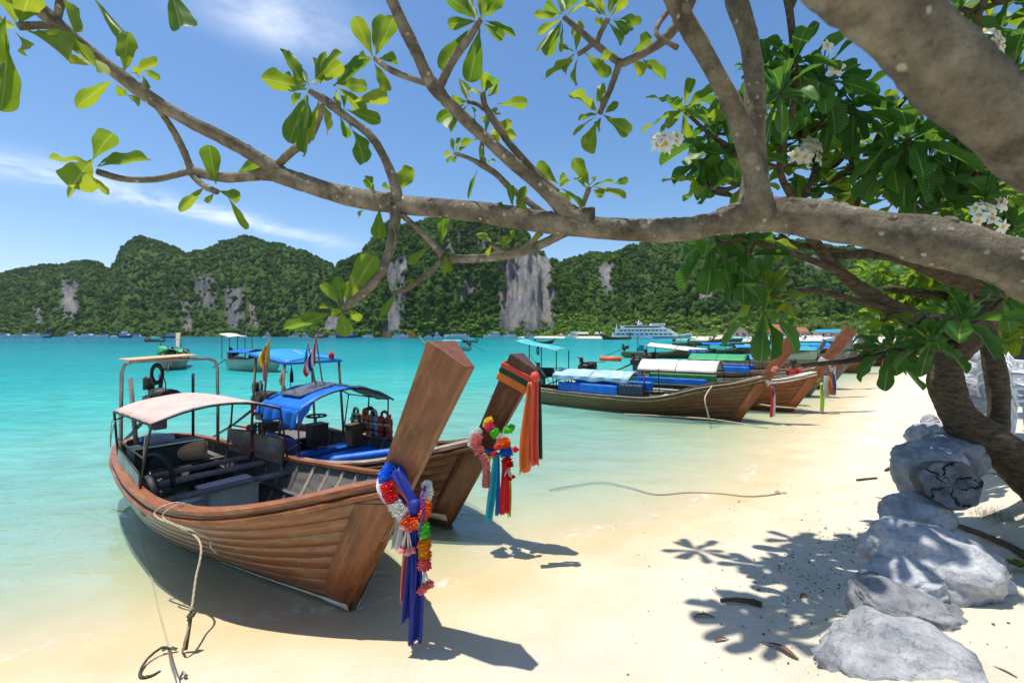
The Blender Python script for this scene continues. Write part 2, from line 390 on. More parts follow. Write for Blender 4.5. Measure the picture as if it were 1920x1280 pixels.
# a thin broken line of foam along the very edge
fn = t('TexNoise', {'Vector': co.outputs['Object'], 'Scale': 7.0, 'Detail': 6.0, 'Roughness': 0.7})
fn2 = t('TexNoise', {'Vector': co.outputs['Object'], 'Scale': 0.8, 'Detail': 2.0})
edge = t.math('MULTIPLY', t.maprange(dp.outputs['Fac'], 0.003, 0.014, 1.0, 0.0), t.maprange(dp.outputs['Fac'], 0.0, 0.003, 0.0, 1.0))
foam = t.math('MULTIPLY', t.math('MULTIPLY', edge, t.maprange(fn.outputs[0], 0.5, 0.62)), t.maprange(fn2.outputs[0], 0.46, 0.58))
fd = t('BsdfDiffuse', {0: (0.8, 0.8, 0.76, 1)})
full = t('MixShader', {0: t.math('MULTIPLY', foam, 0.8), 1: full.outputs[0], 2: fd.outputs[0]})
t('OutputMaterial', {0: full.outputs[0]})
wr = np.concatenate([np.geomspace(1.5, 60, 130), np.geomspace(62, 3500, 70)])
sea = polar_sheet('sea', 300, wr, lambda x, y: np.zeros_like(x), 'sea', ('depth', lambda x, y: np.maximum(0.0, -ground_z(x, y, False))))

# ---------------------------------------------------------------- limestone hills
m, t = new_mat('hill_rock')
co = t('TexCoord'); ca = t('Attribute', attribute_name='cliff')
mp = t('Mapping', {'Vector': co.outputs['Object'], 'Scale': (1.0, 1.0, 0.16)})
s1 = t('TexNoise', {'Vector': mp.outputs[0], 'Scale': 0.30, 'Detail': 10.0, 'Roughness': 0.75})
s2 = t('TexNoise', {'Vector': mp.outputs[0], 'Scale': 0.06, 'Detail': 7.0, 'Roughness': 0.65})
s3 = t('TexNoise', {'Vector': co.outputs['Object'], 'Scale': 0.045, 'Detail': 5.0, 'Roughness': 0.6})
rock = t.mix(t.maprange(s1.outputs[0], 0.36, 0.64), (0.05, 0.058, 0.066), (0.27, 0.27, 0.265))
rock = t.mix(t.maprange(s3.outputs[0], 0.56, 0.7, 0, 0.75), rock, (0.36, 0.22, 0.13))
rock = t.mix(t.maprange(s2.outputs[0], 0.55, 0.68, 0, 0.75), rock, (0.045, 0.06, 0.04))
soil = t.mix(t.maprange(s3.outputs[0], 0.4, 0.6), (0.045, 0.095, 0.02), (0.08, 0.135, 0.028))
rock = t.mix(t.maprange(ca.outputs['Fac'], 0.75, 1.0, 0.0, 0.22), rock, (0.5, 0.47, 0.42), 'SCREEN')
cl_ = t.maprange(t.math('ADD', ca.outputs['Fac'], t.math('MULTIPLY', t.math('SUBTRACT', s2.outputs[0], 0.5), 0.8)), 0.36, 0.5)
p = t('BsdfPrincipled', {'Base Color': t.mix(cl_, soil, rock), 'Roughness': 0.95, 'Specular IOR Level': 0.1})
b = t('Bump', {'Height': t.math('ADD', s1.outputs[0], s2.outputs[0]), 'Distance': 5.0, 'Strength': 1.0}); t.l.new(b.outputs[0], p.inputs['Normal'])
t('OutputMaterial', {0: p.outputs[0]})
def leafmat(name, dark, light, transl, rough=0.5, spec=0.35, tcol=None, val=0.3):
    m, t = new_mat(name); oi = t('ObjectInfo'); co = t('TexCoord')
    n = t('TexNoise', {'Vector': co.outputs['Object'], 'Scale': 0.9, 'Detail': 4.0})
    big = t('TexNoise', {'Vector': oi.outputs['Location'], 'Scale': 0.016, 'Detail': 3.0})
    rsq = t.math('POWER', oi.outputs['Random'], 1.6)
    col = t.mix(t.math('ADD', t.math('MULTIPLY', rsq, 0.6), t.math('ADD', t.math('MULTIPLY', n.outputs[0], 0.16), t.maprange(big.outputs[0], 0.36, 0.64, -0.22, 0.5)), True), dark, light)
    p = t('BsdfPrincipled', {'Base Color': col, 'Roughness': rough, 'Specular IOR Level': spec})
    tr = t('BsdfTranslucent', {'Color': tcol and (*tcol, 1) or col})
    if not tcol: t.l.new(col, tr.inputs[0])
    t('OutputMaterial', {0: t('MixShader', {0: transl, 1: p.outputs[0], 2: tr.outputs[0]}).outputs[0]}); return m
leafmat('forest_leaf', (0.022, 0.082, 0.010), (0.125, 0.235, 0.024), 0.28, rough=0.7, spec=0.15)
leafmat('forest_leaf_bright', (0.085, 0.19, 0.022), (0.22, 0.33, 0.04), 0.25, rough=0.7, spec=0.15)
leafmat('palm_leaf', (0.05, 0.10, 0.02), (0.12, 0.16, 0.04), 0.25, rough=0.6, spec=0.2)

def crown_mesh(name, seed, mat, nb=9, leaves=420):
    """unit tree crown: a few lumpy leafy masses, each a shell of tilted leaf sprays over a dark core"""
    r = np.random.default_rng(seed); b = MB()
    lobes = []
    for k in range(nb):
        a = r.uniform(0, 6.28); q = r.uniform(0.1, 0.5) if k else 0
        lobes.append((np.array([q * math.cos(a), q * math.sin(a), r.uniform(0.2, 0.62)]), r.uniform(0.2, 0.36)))
    for c, rad in lobes:
        n = 6
        vs = []; fs = []
        for i in range(5):
            th = math.pi * (i + 0.5) / 5
            for k in range(n):
                ph = 6.283 * k / n; rr_ = rad * 0.86 * r.uniform(0.85, 1.1)
                vs.append(c + rr_ * np.array([math.sin(th) * math.cos(ph), math.sin(th) * math.sin(ph), math.cos(th) * 0.85]))
        for i in range(4):
            for k in range(n): fs.append((i * n + k, i * n + (k + 1) % n, (i + 1) * n + (k + 1) % n, (i + 1) * n + k))
        fs.append(tuple(range(n)))
        b.add(vs, fs)
        for k in range(leaves // nb):
            d = r.normal(size=3); d[2] = d[2] * 0.8 + 0.25; d /= np.linalg.norm(d)
            p0 = c + d * rad * r.uniform(0.86, 1.08) * np.array([1, 1, 0.85])
            nrm = d + r.normal(size=3) * 0.55; nrm /= np.linalg.norm(nrm)
            u = np.cross(nrm, r.normal(size=3)); u /= np.linalg.norm(u) + 1e-9; v = np.cross(nrm, u)
            s = r.uniform(0.04, 0.10)
            b.add([p0 - u * s, p0 - v * s * 0.6 + nrm * s * 0.25, p0 + u * s, p0 + v * s * 0.6 + nrm * s * 0.2], [(0, 1, 2, 3)])
    return b.mesh(name, mat)
tree_lib = bpy.data.collections.new('crown_library')
for k in range(4): tree_lib.objects.link(bpy.data.objects.new('crown_shape', crown_mesh('crown_shape', 40 + k, 'forest_leaf')))
bright_lib = bpy.data.collections.new('bright_crown_library')
for k in range(3): bright_lib.objects.link(bpy.data.objects.new('bright_crown_shape', crown_mesh('bright_crown_shape', 60 + k, 'forest_leaf_bright')))
def scatter(name, pts, scl, lib, label):
    me = bpy.data.meshes.new(name); me.from_pydata([tuple(p) for p in pts], [], [])
    a = me.attributes.new('scl', 'FLOAT', 'POINT'); a.data.foreach_set('value', np.asarray(scl, np.float32))
    o = bpy.data.objects.new(name, me); COL.objects.link(o); tag(o, label, None, None, 'stuff')
    ng = bpy.data.node_groups.new(name, 'GeometryNodeTree')
    ng.interface.new_socket('Geometry', in_out='INPUT', socket_type='NodeSocketGeometry'); ng.interface.new_socket('Geometry', in_out='OUTPUT', socket_type='NodeSocketGeometry')
    gi = ng.nodes.new('NodeGroupInput'); go = ng.nodes.new('NodeGroupOutput'); ip = ng.nodes.new('GeometryNodeInstanceOnPoints')
    ci = ng.nodes.new('GeometryNodeCollectionInfo'); ci.inputs[0].default_value = lib; ci.inputs[1].default_value = True; ci.inputs[2].default_value = True
    na = ng.nodes.new('GeometryNodeInputNamedAttribute'); na.data_type = 'FLOAT'; na.inputs[0].default_value = 'scl'
    rv = ng.nodes.new('FunctionNodeRandomValue'); rv.data_type = 'FLOAT_VECTOR'; rv.inputs[0].default_value = (-0.12, -0.12, 0); rv.inputs[1].default_value = (0.12, 0.12, 6.28)
    L = ng.links.new
    L(gi.outputs[0], ip.inputs['Points']); L(ci.outputs[0], ip.inputs['Instance']); ip.inputs['Pick Instance'].default_value = True
    L(na.outputs[0], ip.inputs['Scale']); L(rv.outputs[0], ip.inputs['Rotation']); L(ip.outputs[0], go.inputs[0])
    md = o.modifiers.new('scatter', 'NODES'); md.node_group = ng; return o

def hill(name, sky_pts, base_pts, ridge_pts, cliffs, ntree, nbright, seed, power=1.4, gully=20.0, tsize=(3.8, 7.6)):
    """sky_pts (column, row) of the ridge; base/ridge distance by column; cliffs (col,row,half-w,half-h,strength)"""
    sky_pts = np.array(sky_pts, float)
    nu, nv = 300, 90
    u0, u1 = sky_pts[0, 0], sky_pts[-1, 0]
    def surf(U, V):
        a = (U - 960) / FPX
        Yb = np.interp(U, *np.array(base_pts, float).T); Yr = np.interp(U, *np.array(ridge_pts, float).T)
        Y = Yb + (Yr - Yb) * V
        row = herm(U, sky_pts[:, 0], sky_pts[:, 1]); zr = H + (HZ - row) / FPX * Yr - 4.0
        vv = np.clip(V, 0, 1); prof = 1 - (1 - vv) ** power
        back = np.clip(V - 1, 0, 1); prof = prof - back * 1.3
        g1 = (fbm(a * 24 + seed + vv * 0.8, vv * 1.6, 4, seed) - 0.5); g1 = g1 + 0.35 * (0.25 - np.abs(fbm(a * 44 + seed, vv * 1.3, 3, seed + 2) - 0.5)); g2 = fbm(a * 70 + seed, vv * 6, 4, seed + 5) - 0.5
        env = np.clip(np.sin(np.pi * np.clip(V, 0, 1)), 0, 1) ** 0.7
        z = zr * prof + env * (gully * 1.9 * g1 + gully * 0.9 * g2) * np.clip(zr / 90, 0.25, 1.2)
        Y = Y - env * 90 * g1 - env * 26 * g2
        return a * Y, Y, z - 1.0 * (V <= 0.001)
    def cliff(x, y, z):
        U = 960 + FPX * x / y; W = HZ - FPX * (z - H) / y; c = np.zeros_like(U)
        for (cx, cy, hw, hh, s) in cliffs:
            e = np.maximum(np.abs((U - cx) / hw), np.abs((W - cy) / hh)); c = np.maximum(c, s * np.clip(1.6 - e, 0, 1))
        wob = fbm(U * 0.05, W * 0.03, 4, seed + 9); return np.clip(c * (0.45 + 1.1 * wob), 0, 1)
    U, V = np.meshgrid(np.linspace(u0, u1, nu + 1), np.concatenate([np.linspace(0, 1, 76), np.linspace(1.03, 1.6, nv - 75)]), indexing='ij')
    x, y, z = surf(U.ravel(), V.ravel()); n2_ = V.shape[1]
    i, j = np.meshgrid(np.arange(nu), np.arange(n2_ - 1), indexing='ij'); i = i.ravel(); j = j.ravel()
    f = np.stack([i * n2_ + j, (i + 1) * n2_ + j, (i + 1) * n2_ + j + 1, i * n2_ + j + 1], 1)
    me = bpy.data.meshes.new(name); me.from_pydata(np.stack([x, y, z], 1).tolist(), [], f.tolist())
    me.polygons.foreach_set('use_smooth', [True] * len(f))
    at_ = me.attributes.new('cliff', 'FLOAT', 'POINT'); at_.data.foreach_set('value', cliff(x, y, z).astype(np.float32))
    me.materials.append(MATS['hill_rock']); o = bpy.data.objects.new(name, me); COL.objects.link(o); o['kind'] = 'structure'
    r = np.random.default_rng(seed)
    uu = r.uniform(u0, u1, ntree * 2); vv = np.clip(r.uniform(0, 1.12, ntree * 2), 0.004, 1.12)
    x, y, z = surf(uu, vv); k = (cliff(x, y, z) < r.uniform(0.3, 0.85, len(x)))
    x, y, z = x[k][:ntree], y[k][:ntree], z[k][:ntree]
    s = tsize[0] * 0.8 + (tsize[1] * 1.5 - tsize[0]) * r.uniform(size=len(x)) ** 2.2
    P = np.stack([x, y, z - s * 0.22], 1)
    lowz = (z < 26) & (r.uniform(size=len(x)) < nbright)
    scatter(name.replace('hill', 'forest'), P[~lowz], s[~lowz], tree_lib, 'dense dark green forest covering the ' + name.replace('_', ' '))
    if lowz.any(): scatter(name.replace('hill', 'shore_trees'), P[lowz], s[lowz] * 0.9, bright_lib, 'brighter green trees along the foot of the ' + name.replace('_', ' '))
hill('western_hill', [(-260, 545), (-120, 520), (0, 512), (60, 500), (130, 493), (185, 490), (206, 502), (232, 460), (262, 442), (300, 452), (360, 477), (405, 460), (460, 441), (500, 450), (560, 468), (610, 492), (660, 515), (720, 540), (800, 600)],
     [(-300, 800), (300, 760), (560, 720), (800, 700)], [(-300, 1200), (300, 1180), (560, 1120), (800, 1000)],
     [(133, 562, 15, 34, 0.85), (70, 592, 9, 22, 0.6), (325, 556, 12, 18, 0.6), (385, 545, 24, 40, 0.55), (440, 575, 17, 42, 0.72), (350, 592, 9, 30, 0.8), (475, 585, 9, 28, 0.55)],
     12500, 0.5, 3)
hill('central_hill', [(560, 620), (600, 560), (640, 494), (672, 482), (700, 448), (735, 426), (790, 418), (850, 413), (900, 416), (960, 428), (1000, 452), (1030, 482), (1050, 505), (1075, 550), (1110, 590), (1160, 618)],
     [(560, 610), (900, 520), (1160, 500)], [(560, 840), (900, 760), (1160, 690)],
     [(990, 545, 42, 68, 1.35), (738, 590, 16, 40, 1.0), (745, 520, 22, 40, 0.8), (880, 545, 20, 26, 0.7), (660, 555, 22, 20, 0.8), (850, 485, 24, 50, 0.55), (920, 470, 40, 40, 0.5), (620, 605, 16, 16, 0.9)],
     9500, 0.75, 11, power=1.8)
hill('eastern_hill', [(1000, 600), (1030, 530), (1050, 497), (1080, 480), (1118, 471), (1150, 474), (1180, 461), (1230, 448), (1300, 440), (1400, 441), (1500, 455), (1620, 470), (1750, 482), (1920, 495), (2150, 520)],
     [(1000, 560), (1160, 520), (1400, 470), (1700, 420), (2150, 380)], [(1000, 900), (1160, 920), (1400, 900), (1700, 840), (2150, 760)],
     [(1135, 523, 13, 24, 1.0), (1322, 547, 12, 12, 1.2), (1530, 490, 18, 14, 0.7), (1420, 500, 22, 20, 0.4)],
     12500, 0.8, 23, power=1.25)
# ================================================================== materials for boats
wood('hull_wood', (0.26, 0.085, 0.023), (0.135, 0.046, 0.013), pale=(0.32, 0.25, 0.135), fade=(-0.9, -5.2), coat=0.55, rough=0.34, uv=True)
wood('hull_wood_dark', (0.17, 0.072, 0.032), (0.085, 0.034, 0.016), pale=(0.23, 0.175, 0.10), fade=(-2.5, -6.5), uv=True)
wood('hull_wood_olive', (0.20, 0.088, 0.036), (0.085, 0.042, 0.02), pale=(0.185, 0.15, 0.066), fade=(-1.8, -6.0), uv=True)
wood('hull_wood_red', (0.34, 0.115, 0.038), (0.17, 0.05, 0.018), pale=(0.30, 0.17, 0.08), fade=(-3.0, -9.0), uv=True)
wood('hull_wood_grey', (0.27, 0.17, 0.11), (0.15, 0.085, 0.05), pale=(0.36, 0.29, 0.21), fade=(-1.0, -9.0), uv=True)
wood('hull_paint_pale', (0.42, 0.50, 0.40), (0.28, 0.36, 0.29), pale=(0.5, 0.46, 0.36), uv=True)
wood('hull_paint_green', (0.04, 0.22, 0.07), (0.02, 0.12, 0.04), pale=(0.2, 0.26, 0.14), uv=True)
wood('hull_paint_cream', (0.62, 0.55, 0.42), (0.45, 0.38, 0.27), pale=(0.4, 0.33, 0.22), uv=True)
wood('rail_wood', (0.33, 0.105, 0.032), (0.17, 0.05, 0.016), pale=(0.38, 0.22, 0.11), rough=0.36, coat=0.25)
wood('rail_wood_pale', (0.40, 0.28, 0.18), (0.25, 0.16, 0.095), pale=(0.52, 0.44, 0.33))
wood('stem_wood', (0.29, 0.10, 0.028), (0.15, 0.045, 0.013), pale=(0.34, 0.15, 0.05), rough=0.36, coat=0.3, grain=0.8, tilt=1.0)
wood('stem_wood_dark', (0.135, 0.046, 0.022), (0.06, 0.022, 0.012), pale=(0.22, 0.10, 0.05), rough=0.36, coat=0.25, grain=0.8, tilt=1.0)
wood('stem_wood_red', (0.36, 0.11, 0.035), (0.22, 0.062, 0.02), pale=(0.44, 0.2, 0.1), rough=0.4, coat=0.2, grain=0.8, tilt=1.0)
wood('grey_wood', (0.20, 0.185, 0.17), (0.10, 0.092, 0.085), pale=(0.32, 0.29, 0.25), rough=0.7)
wood('thwart_wood', (0.19, 0.18, 0.18), (0.10, 0.095, 0.098), pale=(0.32, 0.31, 0.29), rough=0.65)
wood('cream_wood', (0.62, 0.53, 0.40), (0.44, 0.35, 0.24), pale=(0.7, 0.64, 0.54), rough=0.65)
wood('teal_slats', (0.03, 0.17, 0.22), (0.012, 0.075, 0.105), pale=(0.14, 0.21, 0.22), rough=0.6)
M('inner_hull', (0.15, 0.135, 0.112), (0.07, 0.066, 0.06), 3.0, (1, 4, 4), 0.75, 0.004)
M('white_paint', (0.78, 0.75, 0.68), (0.55, 0.48, 0.36), 9.0, rough=0.6, dirt=(0.34, 0.24, 0.13), bump=0.002)
M('antifoul', (0.05, 0.045, 0.035), (0.025, 0.03, 0.02), 5.0, rough=0.7)
M('steel_dark', (0.05, 0.04, 0.036), (0.02, 0.018, 0.018), 14, rough=0.5, metal=0.4, dirt=(0.13, 0.055, 0.025))
M('steel_grey', (0.36, 0.35, 0.32), (0.24, 0.22, 0.2), 14, rough=0.42, metal=0.75, dirt=(0.16, 0.09, 0.05))
M('bamboo', (0.25, 0.19, 0.12), (0.14, 0.1, 0.06), 14, rough=0.6)
M('rubber', (0.016, 0.016, 0.017), (0.008, 0.008, 0.008), 9, rough=0.6, bump=0.002)
M('engine_metal', (0.045, 0.045, 0.043), (0.012, 0.012, 0.012), 12, rough=0.5, metal=0.3, dirt=(0.11, 0.05, 0.022), bump=0.004)
M('sheet_metal', (0.36, 0.35, 0.32), (0.17, 0.16, 0.15), 4.0, rough=0.5, metal=0.3, dirt=(0.12, 0.075, 0.05), bump=0.004)
M('teal_sheet', (0.33, 0.41, 0.39), (0.18, 0.25, 0.24), 4.0, rough=0.55, metal=0.2, dirt=(0.15, 0.11, 0.08))
M('red_frame', (0.24, 0.062, 0.045), (0.12, 0.04, 0.03), 9, rough=0.6)
M('pink_canvas', (0.78, 0.60, 0.53), (0.68, 0.48, 0.42), 3, rough=0.85, transl=0.25, bump=0.002)
M('blue_tarp', (0.012, 0.20, 0.78), (0.008, 0.14, 0.60), 2.2, rough=0.45, transl=0.2, bump=0.012)
M('sky_blue_tarp', (0.04, 0.36, 0.85), (0.02, 0.28, 0.72), 2.2, rough=0.45, transl=0.2, bump=0.008)
M('navy_tarp', (0.014, 0.03, 0.075), (0.008, 0.018, 0.05), 3, rough=0.5, bump=0.012)
M('turquoise_tarp', (0.13, 0.62, 0.62), (0.09, 0.5, 0.5), 2, rough=0.5, transl=0.25, bump=0.005)
M('teal_tarp', (0.03, 0.40, 0.55), (0.02, 0.32, 0.45), 2, rough=0.5, transl=0.2, bump=0.006)
M('green_tarp', (0.05, 0.42, 0.16), (0.04, 0.33, 0.12), 2, rough=0.5, transl=0.2, bump=0.006)
M('white_tarp', (0.78, 0.76, 0.69), (0.66, 0.62, 0.53), 2, rough=0.7, transl=0.15, dirt=(0.55, 0.46, 0.33), bump=0.006)
M('faded_blue_tarp', (0.26, 0.50, 0.80), (0.6, 0.7, 0.8), 3, rough=0.6, transl=0.2, bump=0.008)
M('tan_board', (0.62, 0.44, 0.24), (0.5, 0.33, 0.17), 3, (1, 6, 6), 0.7)
M('foam_box', (0.56, 0.57, 0.58), (0.45, 0.46, 0.48), 6, rough=0.8, dirt=(0.3, 0.28, 0.25))
M('jug_plastic', (0.62, 0.44, 0.24), (0.52, 0.36, 0.19), 4, rough=0.45)
M('dark_green_box', (0.03, 0.07, 0.065), (0.018, 0.04, 0.04), 6, rough=0.6)
M('red_cloth', (0.62, 0.02, 0.025), None, 5, rough=0.7, transl=0.25)
M('rope', (0.52, 0.45, 0.33), (0.36, 0.3, 0.2), 60, rough=0.9, bump=0.003)
M('rope_dark', (0.10, 0.095, 0.06), (0.05, 0.05, 0.03), 60, rough=0.9, bump=0.003)
M('orange_plastic', (0.80, 0.16, 0.06), None, 5, rough=0.5)
M('vest_red', (0.45, 0.05, 0.03), None, 9, rough=0.8); M('vest_orange', (0.6, 0.14, 0.04), None, 9, rough=0.8)
M('vest_grey', (0.34, 0.36, 0.38), None, 9, rough=0.8); M('vest_green', (0.03, 0.12, 0.07), None, 9, rough=0.8); M('vest_lime', (0.42, 0.55, 0.2), None, 9, rough=0.7)
M('dark_box', (0.05, 0.034, 0.024), None, 5, rough=0.6)
M('brown_box', (0.12, 0.07, 0.04), None, 5, rough=0.6)
def flat(name, c, rough=0.6, transl=0.0, rand=0.0): return M(name, c, tuple(x * 0.86 for x in c), 4, rough=rough, transl=transl, rand=rand)
for nm, c in dict(c_navy=(0.025, 0.045, 0.36), c_red=(0.74, 0.02, 0.03), c_orange=(0.9, 0.26, 0.05), c_coral=(0.86, 0.13, 0.09), c_green=(0.005, 0.10, 0.055), c_cyan=(0.02, 0.48, 0.66),
                  c_blue=(0.02, 0.20, 0.72), c_yellow=(0.86, 0.60, 0.05), c_lime=(0.45, 0.78, 0.04), c_white=(0.8, 0.79, 0.78), c_pink=(0.86, 0.23, 0.24), c_purple=(0.2, 0.05, 0.35), c_salmon=(0.85, 0.24, 0.20)).items():
    flat(nm, c, 0.55, 0.3)
for nm, c in dict(p_blue=(0.02, 0.22, 0.86), p_red=(0.86, 0.04, 0.05), p_white=(0.85, 0.84, 0.80), p_orange=(0.92, 0.15, 0.015), p_pink=(0.90, 0.36, 0.32), p_green=(0.16, 0.80, 0.05), p_amber=(0.90, 0.38, 0.01),
                  p_coral=(0.90, 0.20, 0.17), p_yellow=(0.88, 0.62, 0.03), p_crimson=(0.75, 0.01, 0.03), p_hotpink=(0.85, 0.06, 0.25)).items():
    flat(nm, c, 0.6, 0.35)
m, t = new_mat('solar_cells'); co = t('TexCoord')
bk = t('TexBrick', {'Vector': co.outputs['Object'], 'Color1': (0.012, 0.014, 0.03), 'Color2': (0.02, 0.022, 0.04), 'Mortar': (0.3, 0.3, 0.32), 'Scale': 8.0, 'Mortar Size': 0.02}, offset=0.0)
t('OutputMaterial', {0: t('BsdfPrincipled', {'Base Color': bk.outputs[0], 'Roughness': 0.12}).outputs[0]})
m, t = new_mat('clear_plastic')
t('OutputMaterial', {0: t('MixShader', {0: 0.45, 1: t('BsdfTransparent', {0: (0.75, 0.85, 0.95, 1)}).outputs[0], 2: t('BsdfPrincipled', {'Base Color': (0.45, 0.62, 0.8, 1), 'Roughness': 0.08}).outputs[0]}).outputs[0]})

# ================================================================== longtail boats
RUN, RISE = 1.622, 2.542                   # raked stem: leading edge from the forefoot to its top
AL = math.atan2(RISE, RUN)
def hull_spec(stretch=1.0, low=1.0, beam=1.0, bowrise=1.0):
    T = np.array([-0.72, -0.35, 0, 0.8, 2, 3.2, 4.6, 5.6, 6.15, 6.42, 6.52]); st = lambda t: np.where(t > 0, t * stretch, t)
    return dict(T=st(T), g=np.array([1.46 * bowrise, 1.36 * bowrise, 1.255, 1.055, 0.879 * low, 0.80 * low, 0.81 * low, 0.85 * low, 0.875 * low, 0.885 * low, 0.89 * low]),
                w=np.array([0.10, 0.32, 0.51, 0.83, 1.03, 1.0, 0.86, 0.70, 0.52, 0.30, 0.03]) * beam,
                e=np.array([0.95, 0.95, 0.92, 0.80, 0.66, 0.40, 0.26, 0.26, 0.3, 0.35, 0.4]),
                k=np.array([1.13, 0.56, 0.0, -0.09, -0.19, -0.24, -0.22, -0.12, 0.05, 0.2, 0.3]), L=6.52 * stretch)
def keel_z(sp, t):
    if t < 0: return -t * RISE / RUN
    i = 2; return float(herm(t, sp['T'][i:], sp['k'][i:]))
def sec(sp, t, v, off=0.0):
    g, w_, e = (float(herm(t, sp['T'], sp[q])) for q in 'gwe'); k = keel_z(sp, t)
    w_ = max(w_, 0.02); y = (w_ - 0.03) * (v ** e) + 0.03 + off; return y, k + (g - k) * v
def sheer(sp, t): return float(herm(t, sp['T'], sp['w'])), float(herm(t, sp['T'], sp['g']))
def tgrid(sp, n=34):
    L = sp['L']; a = np.linspace(-0.7, 0.55, 9)[:-1]; b = np.linspace(0.55, L - 0.9, n - 15); c = L - 0.9 * (1 - np.linspace(0, 1, 8)[1:]) ** 1.7
    return np.concatenate([a, b, c])
def rail_path(sp):
    ts = tgrid(sp, 46); P = []
    for t in ts: w_, g = sheer(sp, t); P.append((-t, -max(w_, 0.02), g))
    for t in ts[::-1][1:]: w_, g = sheer(sp, t); P.append((-t, max(w_, 0.02), g))
    N = []
    for i in range(len(P)):
        a = Vector(P[max(i - 1, 0)]); b = Vector(P[min(i + 1, len(P) - 1)]); d = b - a; d.z = 0
        d = d.normalized() if d.length > 1e-6 else Vector((0, 1, 0)); N.append((d.y * -1 if False else d.y * -1, d.x))
    # outward = to the right of travel (bow->stern on starboard side): make sure it points away from the keel line
    o = []
    for p, n in zip(P, N):
        q = Vector((n[0], n[1]))
        if q.dot(Vector((p[0] + sp['L'] * 0.5 if abs(p[1]) < 0.2 and p[0] < -1 else 0, p[1]))) < 0: q = -q
        o.append((q.x, q.y))
    return P, o
def longtail(name, label, loc, phi, sp, mats, scale=1.0, nst=8, ribs=True, simple=False, group='longtail boats', stem_h=1.0, heel=0.0):
    """longtail hull: strakes, rails, stem, ribs, inner skin. Local x = bow, y = port, origin at the forefoot"""
    root = empty(name, loc, -phi, scale); root.rotation_euler = (heel, 0, -phi); tag(root, label, 'boat', group)
    ts = tgrid(sp, 24 if simple else 34); V = np.linspace(0, 1, nst + 1) ** 0.8
    for sd in (-1, 1):
        if simple:
            b = MB(); b.grid(lambda a, c: ((lambda t, yz: (-t, sd * yz[0], yz[1]))(np.interp(a, np.linspace(0, 1, len(ts)), ts), sec(sp, np.interp(a, np.linspace(0, 1, len(ts)), ts), c))), 30, 10)
            set_uv(b.build('hull_side', mats['hull'], root, solid=0.03), [(a * 8.0, c * 1.3) for a in np.linspace(0, 1, 31) for c in np.linspace(0, 1, 11)]); continue
        for i in range(nst):
            vs = []; dv = 0.003; prof = [(V[i], 0), (V[i] + dv, 0.006), ((V[i] + V[i + 1]) / 2, 0.0065), (V[i + 1] - dv, 0.006), (V[i + 1], 0)]
            for t in ts:
                for v, of in prof:
                    if t < 0:
                        g_, k_ = float(herm(t, sp['T'], sp['g'])), keel_z(sp, t); v = max(0.0, (v * g_ - k_) / (g_ - k_)); of = of if v > 0 else 0.0
                    y, z = sec(sp, t, v, of); vs.append((-t, sd * y, z))
            n = len(ts); fs = [(a * 5 + c, (a + 1) * 5 + c, (a + 1) * 5 + c + 1, a * 5 + c + 1) for a in range(n - 1) for c in range(4)]
            mb_ = MB().add(vs, fs, True); mb_.sm = [c in (1, 2) for a in range(n - 1) for c in range(4)]; o = mb_.build('strake', mats['hull'], root); set_uv(o, [(-t + i * 0.9, (V[i] + v_ * (V[i + 1] - V[i])) * 1.3) for t in ts for v_ in (0, 0.1, 0.5, 0.9, 1)])
    if not simple:
        b = MB()
        for sd in (-1, 1):
            b.grid(lambda a, c: ((lambda t, yz: (-t, sd * max(yz[0], 0.0), yz[1]))(np.interp(a, np.linspace(0, 1, len(ts)), ts), sec(sp, np.interp(a, np.linspace(0, 1, len(ts)), ts), c, -0.02))), 34, 9)
        b.build('inner_skin', 'inner_hull', root)
    P, N = rail_path(sp)
    MB().sweep(P, N, [(0.035, 0.0), (0.035, 0.035), (-0.10, 0.045), (-0.10, 0.005)]).build('gunwale', mats['rail'], root)
    if not simple:
        Q = [(p[0], p[1], p[2]) for p in P]
        MB().sweep(Q, N, [(0.0, -0.115), (0.05, -0.10), (0.055, -0.06), (0.0, -0.045)]).build('rub_rail', mats.get('rub', mats['rail']), root)
    # stem
    b = MB(); ax = Vector((math.cos(AL), 0, math.sin(AL))); fw = Vector((math.sin(AL), 0, -math.cos(AL))); tot = math.hypot(RUN, RISE) * stem_h; vs = []
    secs = ((-0.12, 0.05, 0.10, 0.30), (0.9, 0.06, 0.16, 0.31), (1.75, 0.075, 0.25, 0.32), (tot, 0.105, 0.35, 0.40))
    for s, wf, wb, dp_ in secs:
        p0 = ax * s
        for (d_, w_) in ((0, wf), (-dp_ * 0.62, (wf + wb) * 0.52), (-dp_, wb)):
            q = p0 + fw * d_; vs += [(q.x, -w_ / 2, q.z), (q.x, w_ / 2, q.z)]
    fs = []
    for i in range(len(secs) - 1):
        lp = [0, 2, 4, 5, 3, 1]
        for a in range(6): fs.append((i * 6 + lp[a], i * 6 + lp[(a + 1) % 6], (i + 1) * 6 + lp[(a + 1) % 6], (i + 1) * 6 + lp[a]))
    e = (len(secs) - 1) * 6; fs += [(e + 0, e + 2, e + 4, e + 5, e + 3, e + 1), (0, 1, 3, 5, 4, 2)]
    st = b.add(vs, fs).build('stem', 'grey_wood' if mats['stem'] in ('hull_wood_grey', 'hull_wood_dark') else 'cream_wood' if 'paint' in mats['stem'] else mats['stem'], root, bevel=0.014)
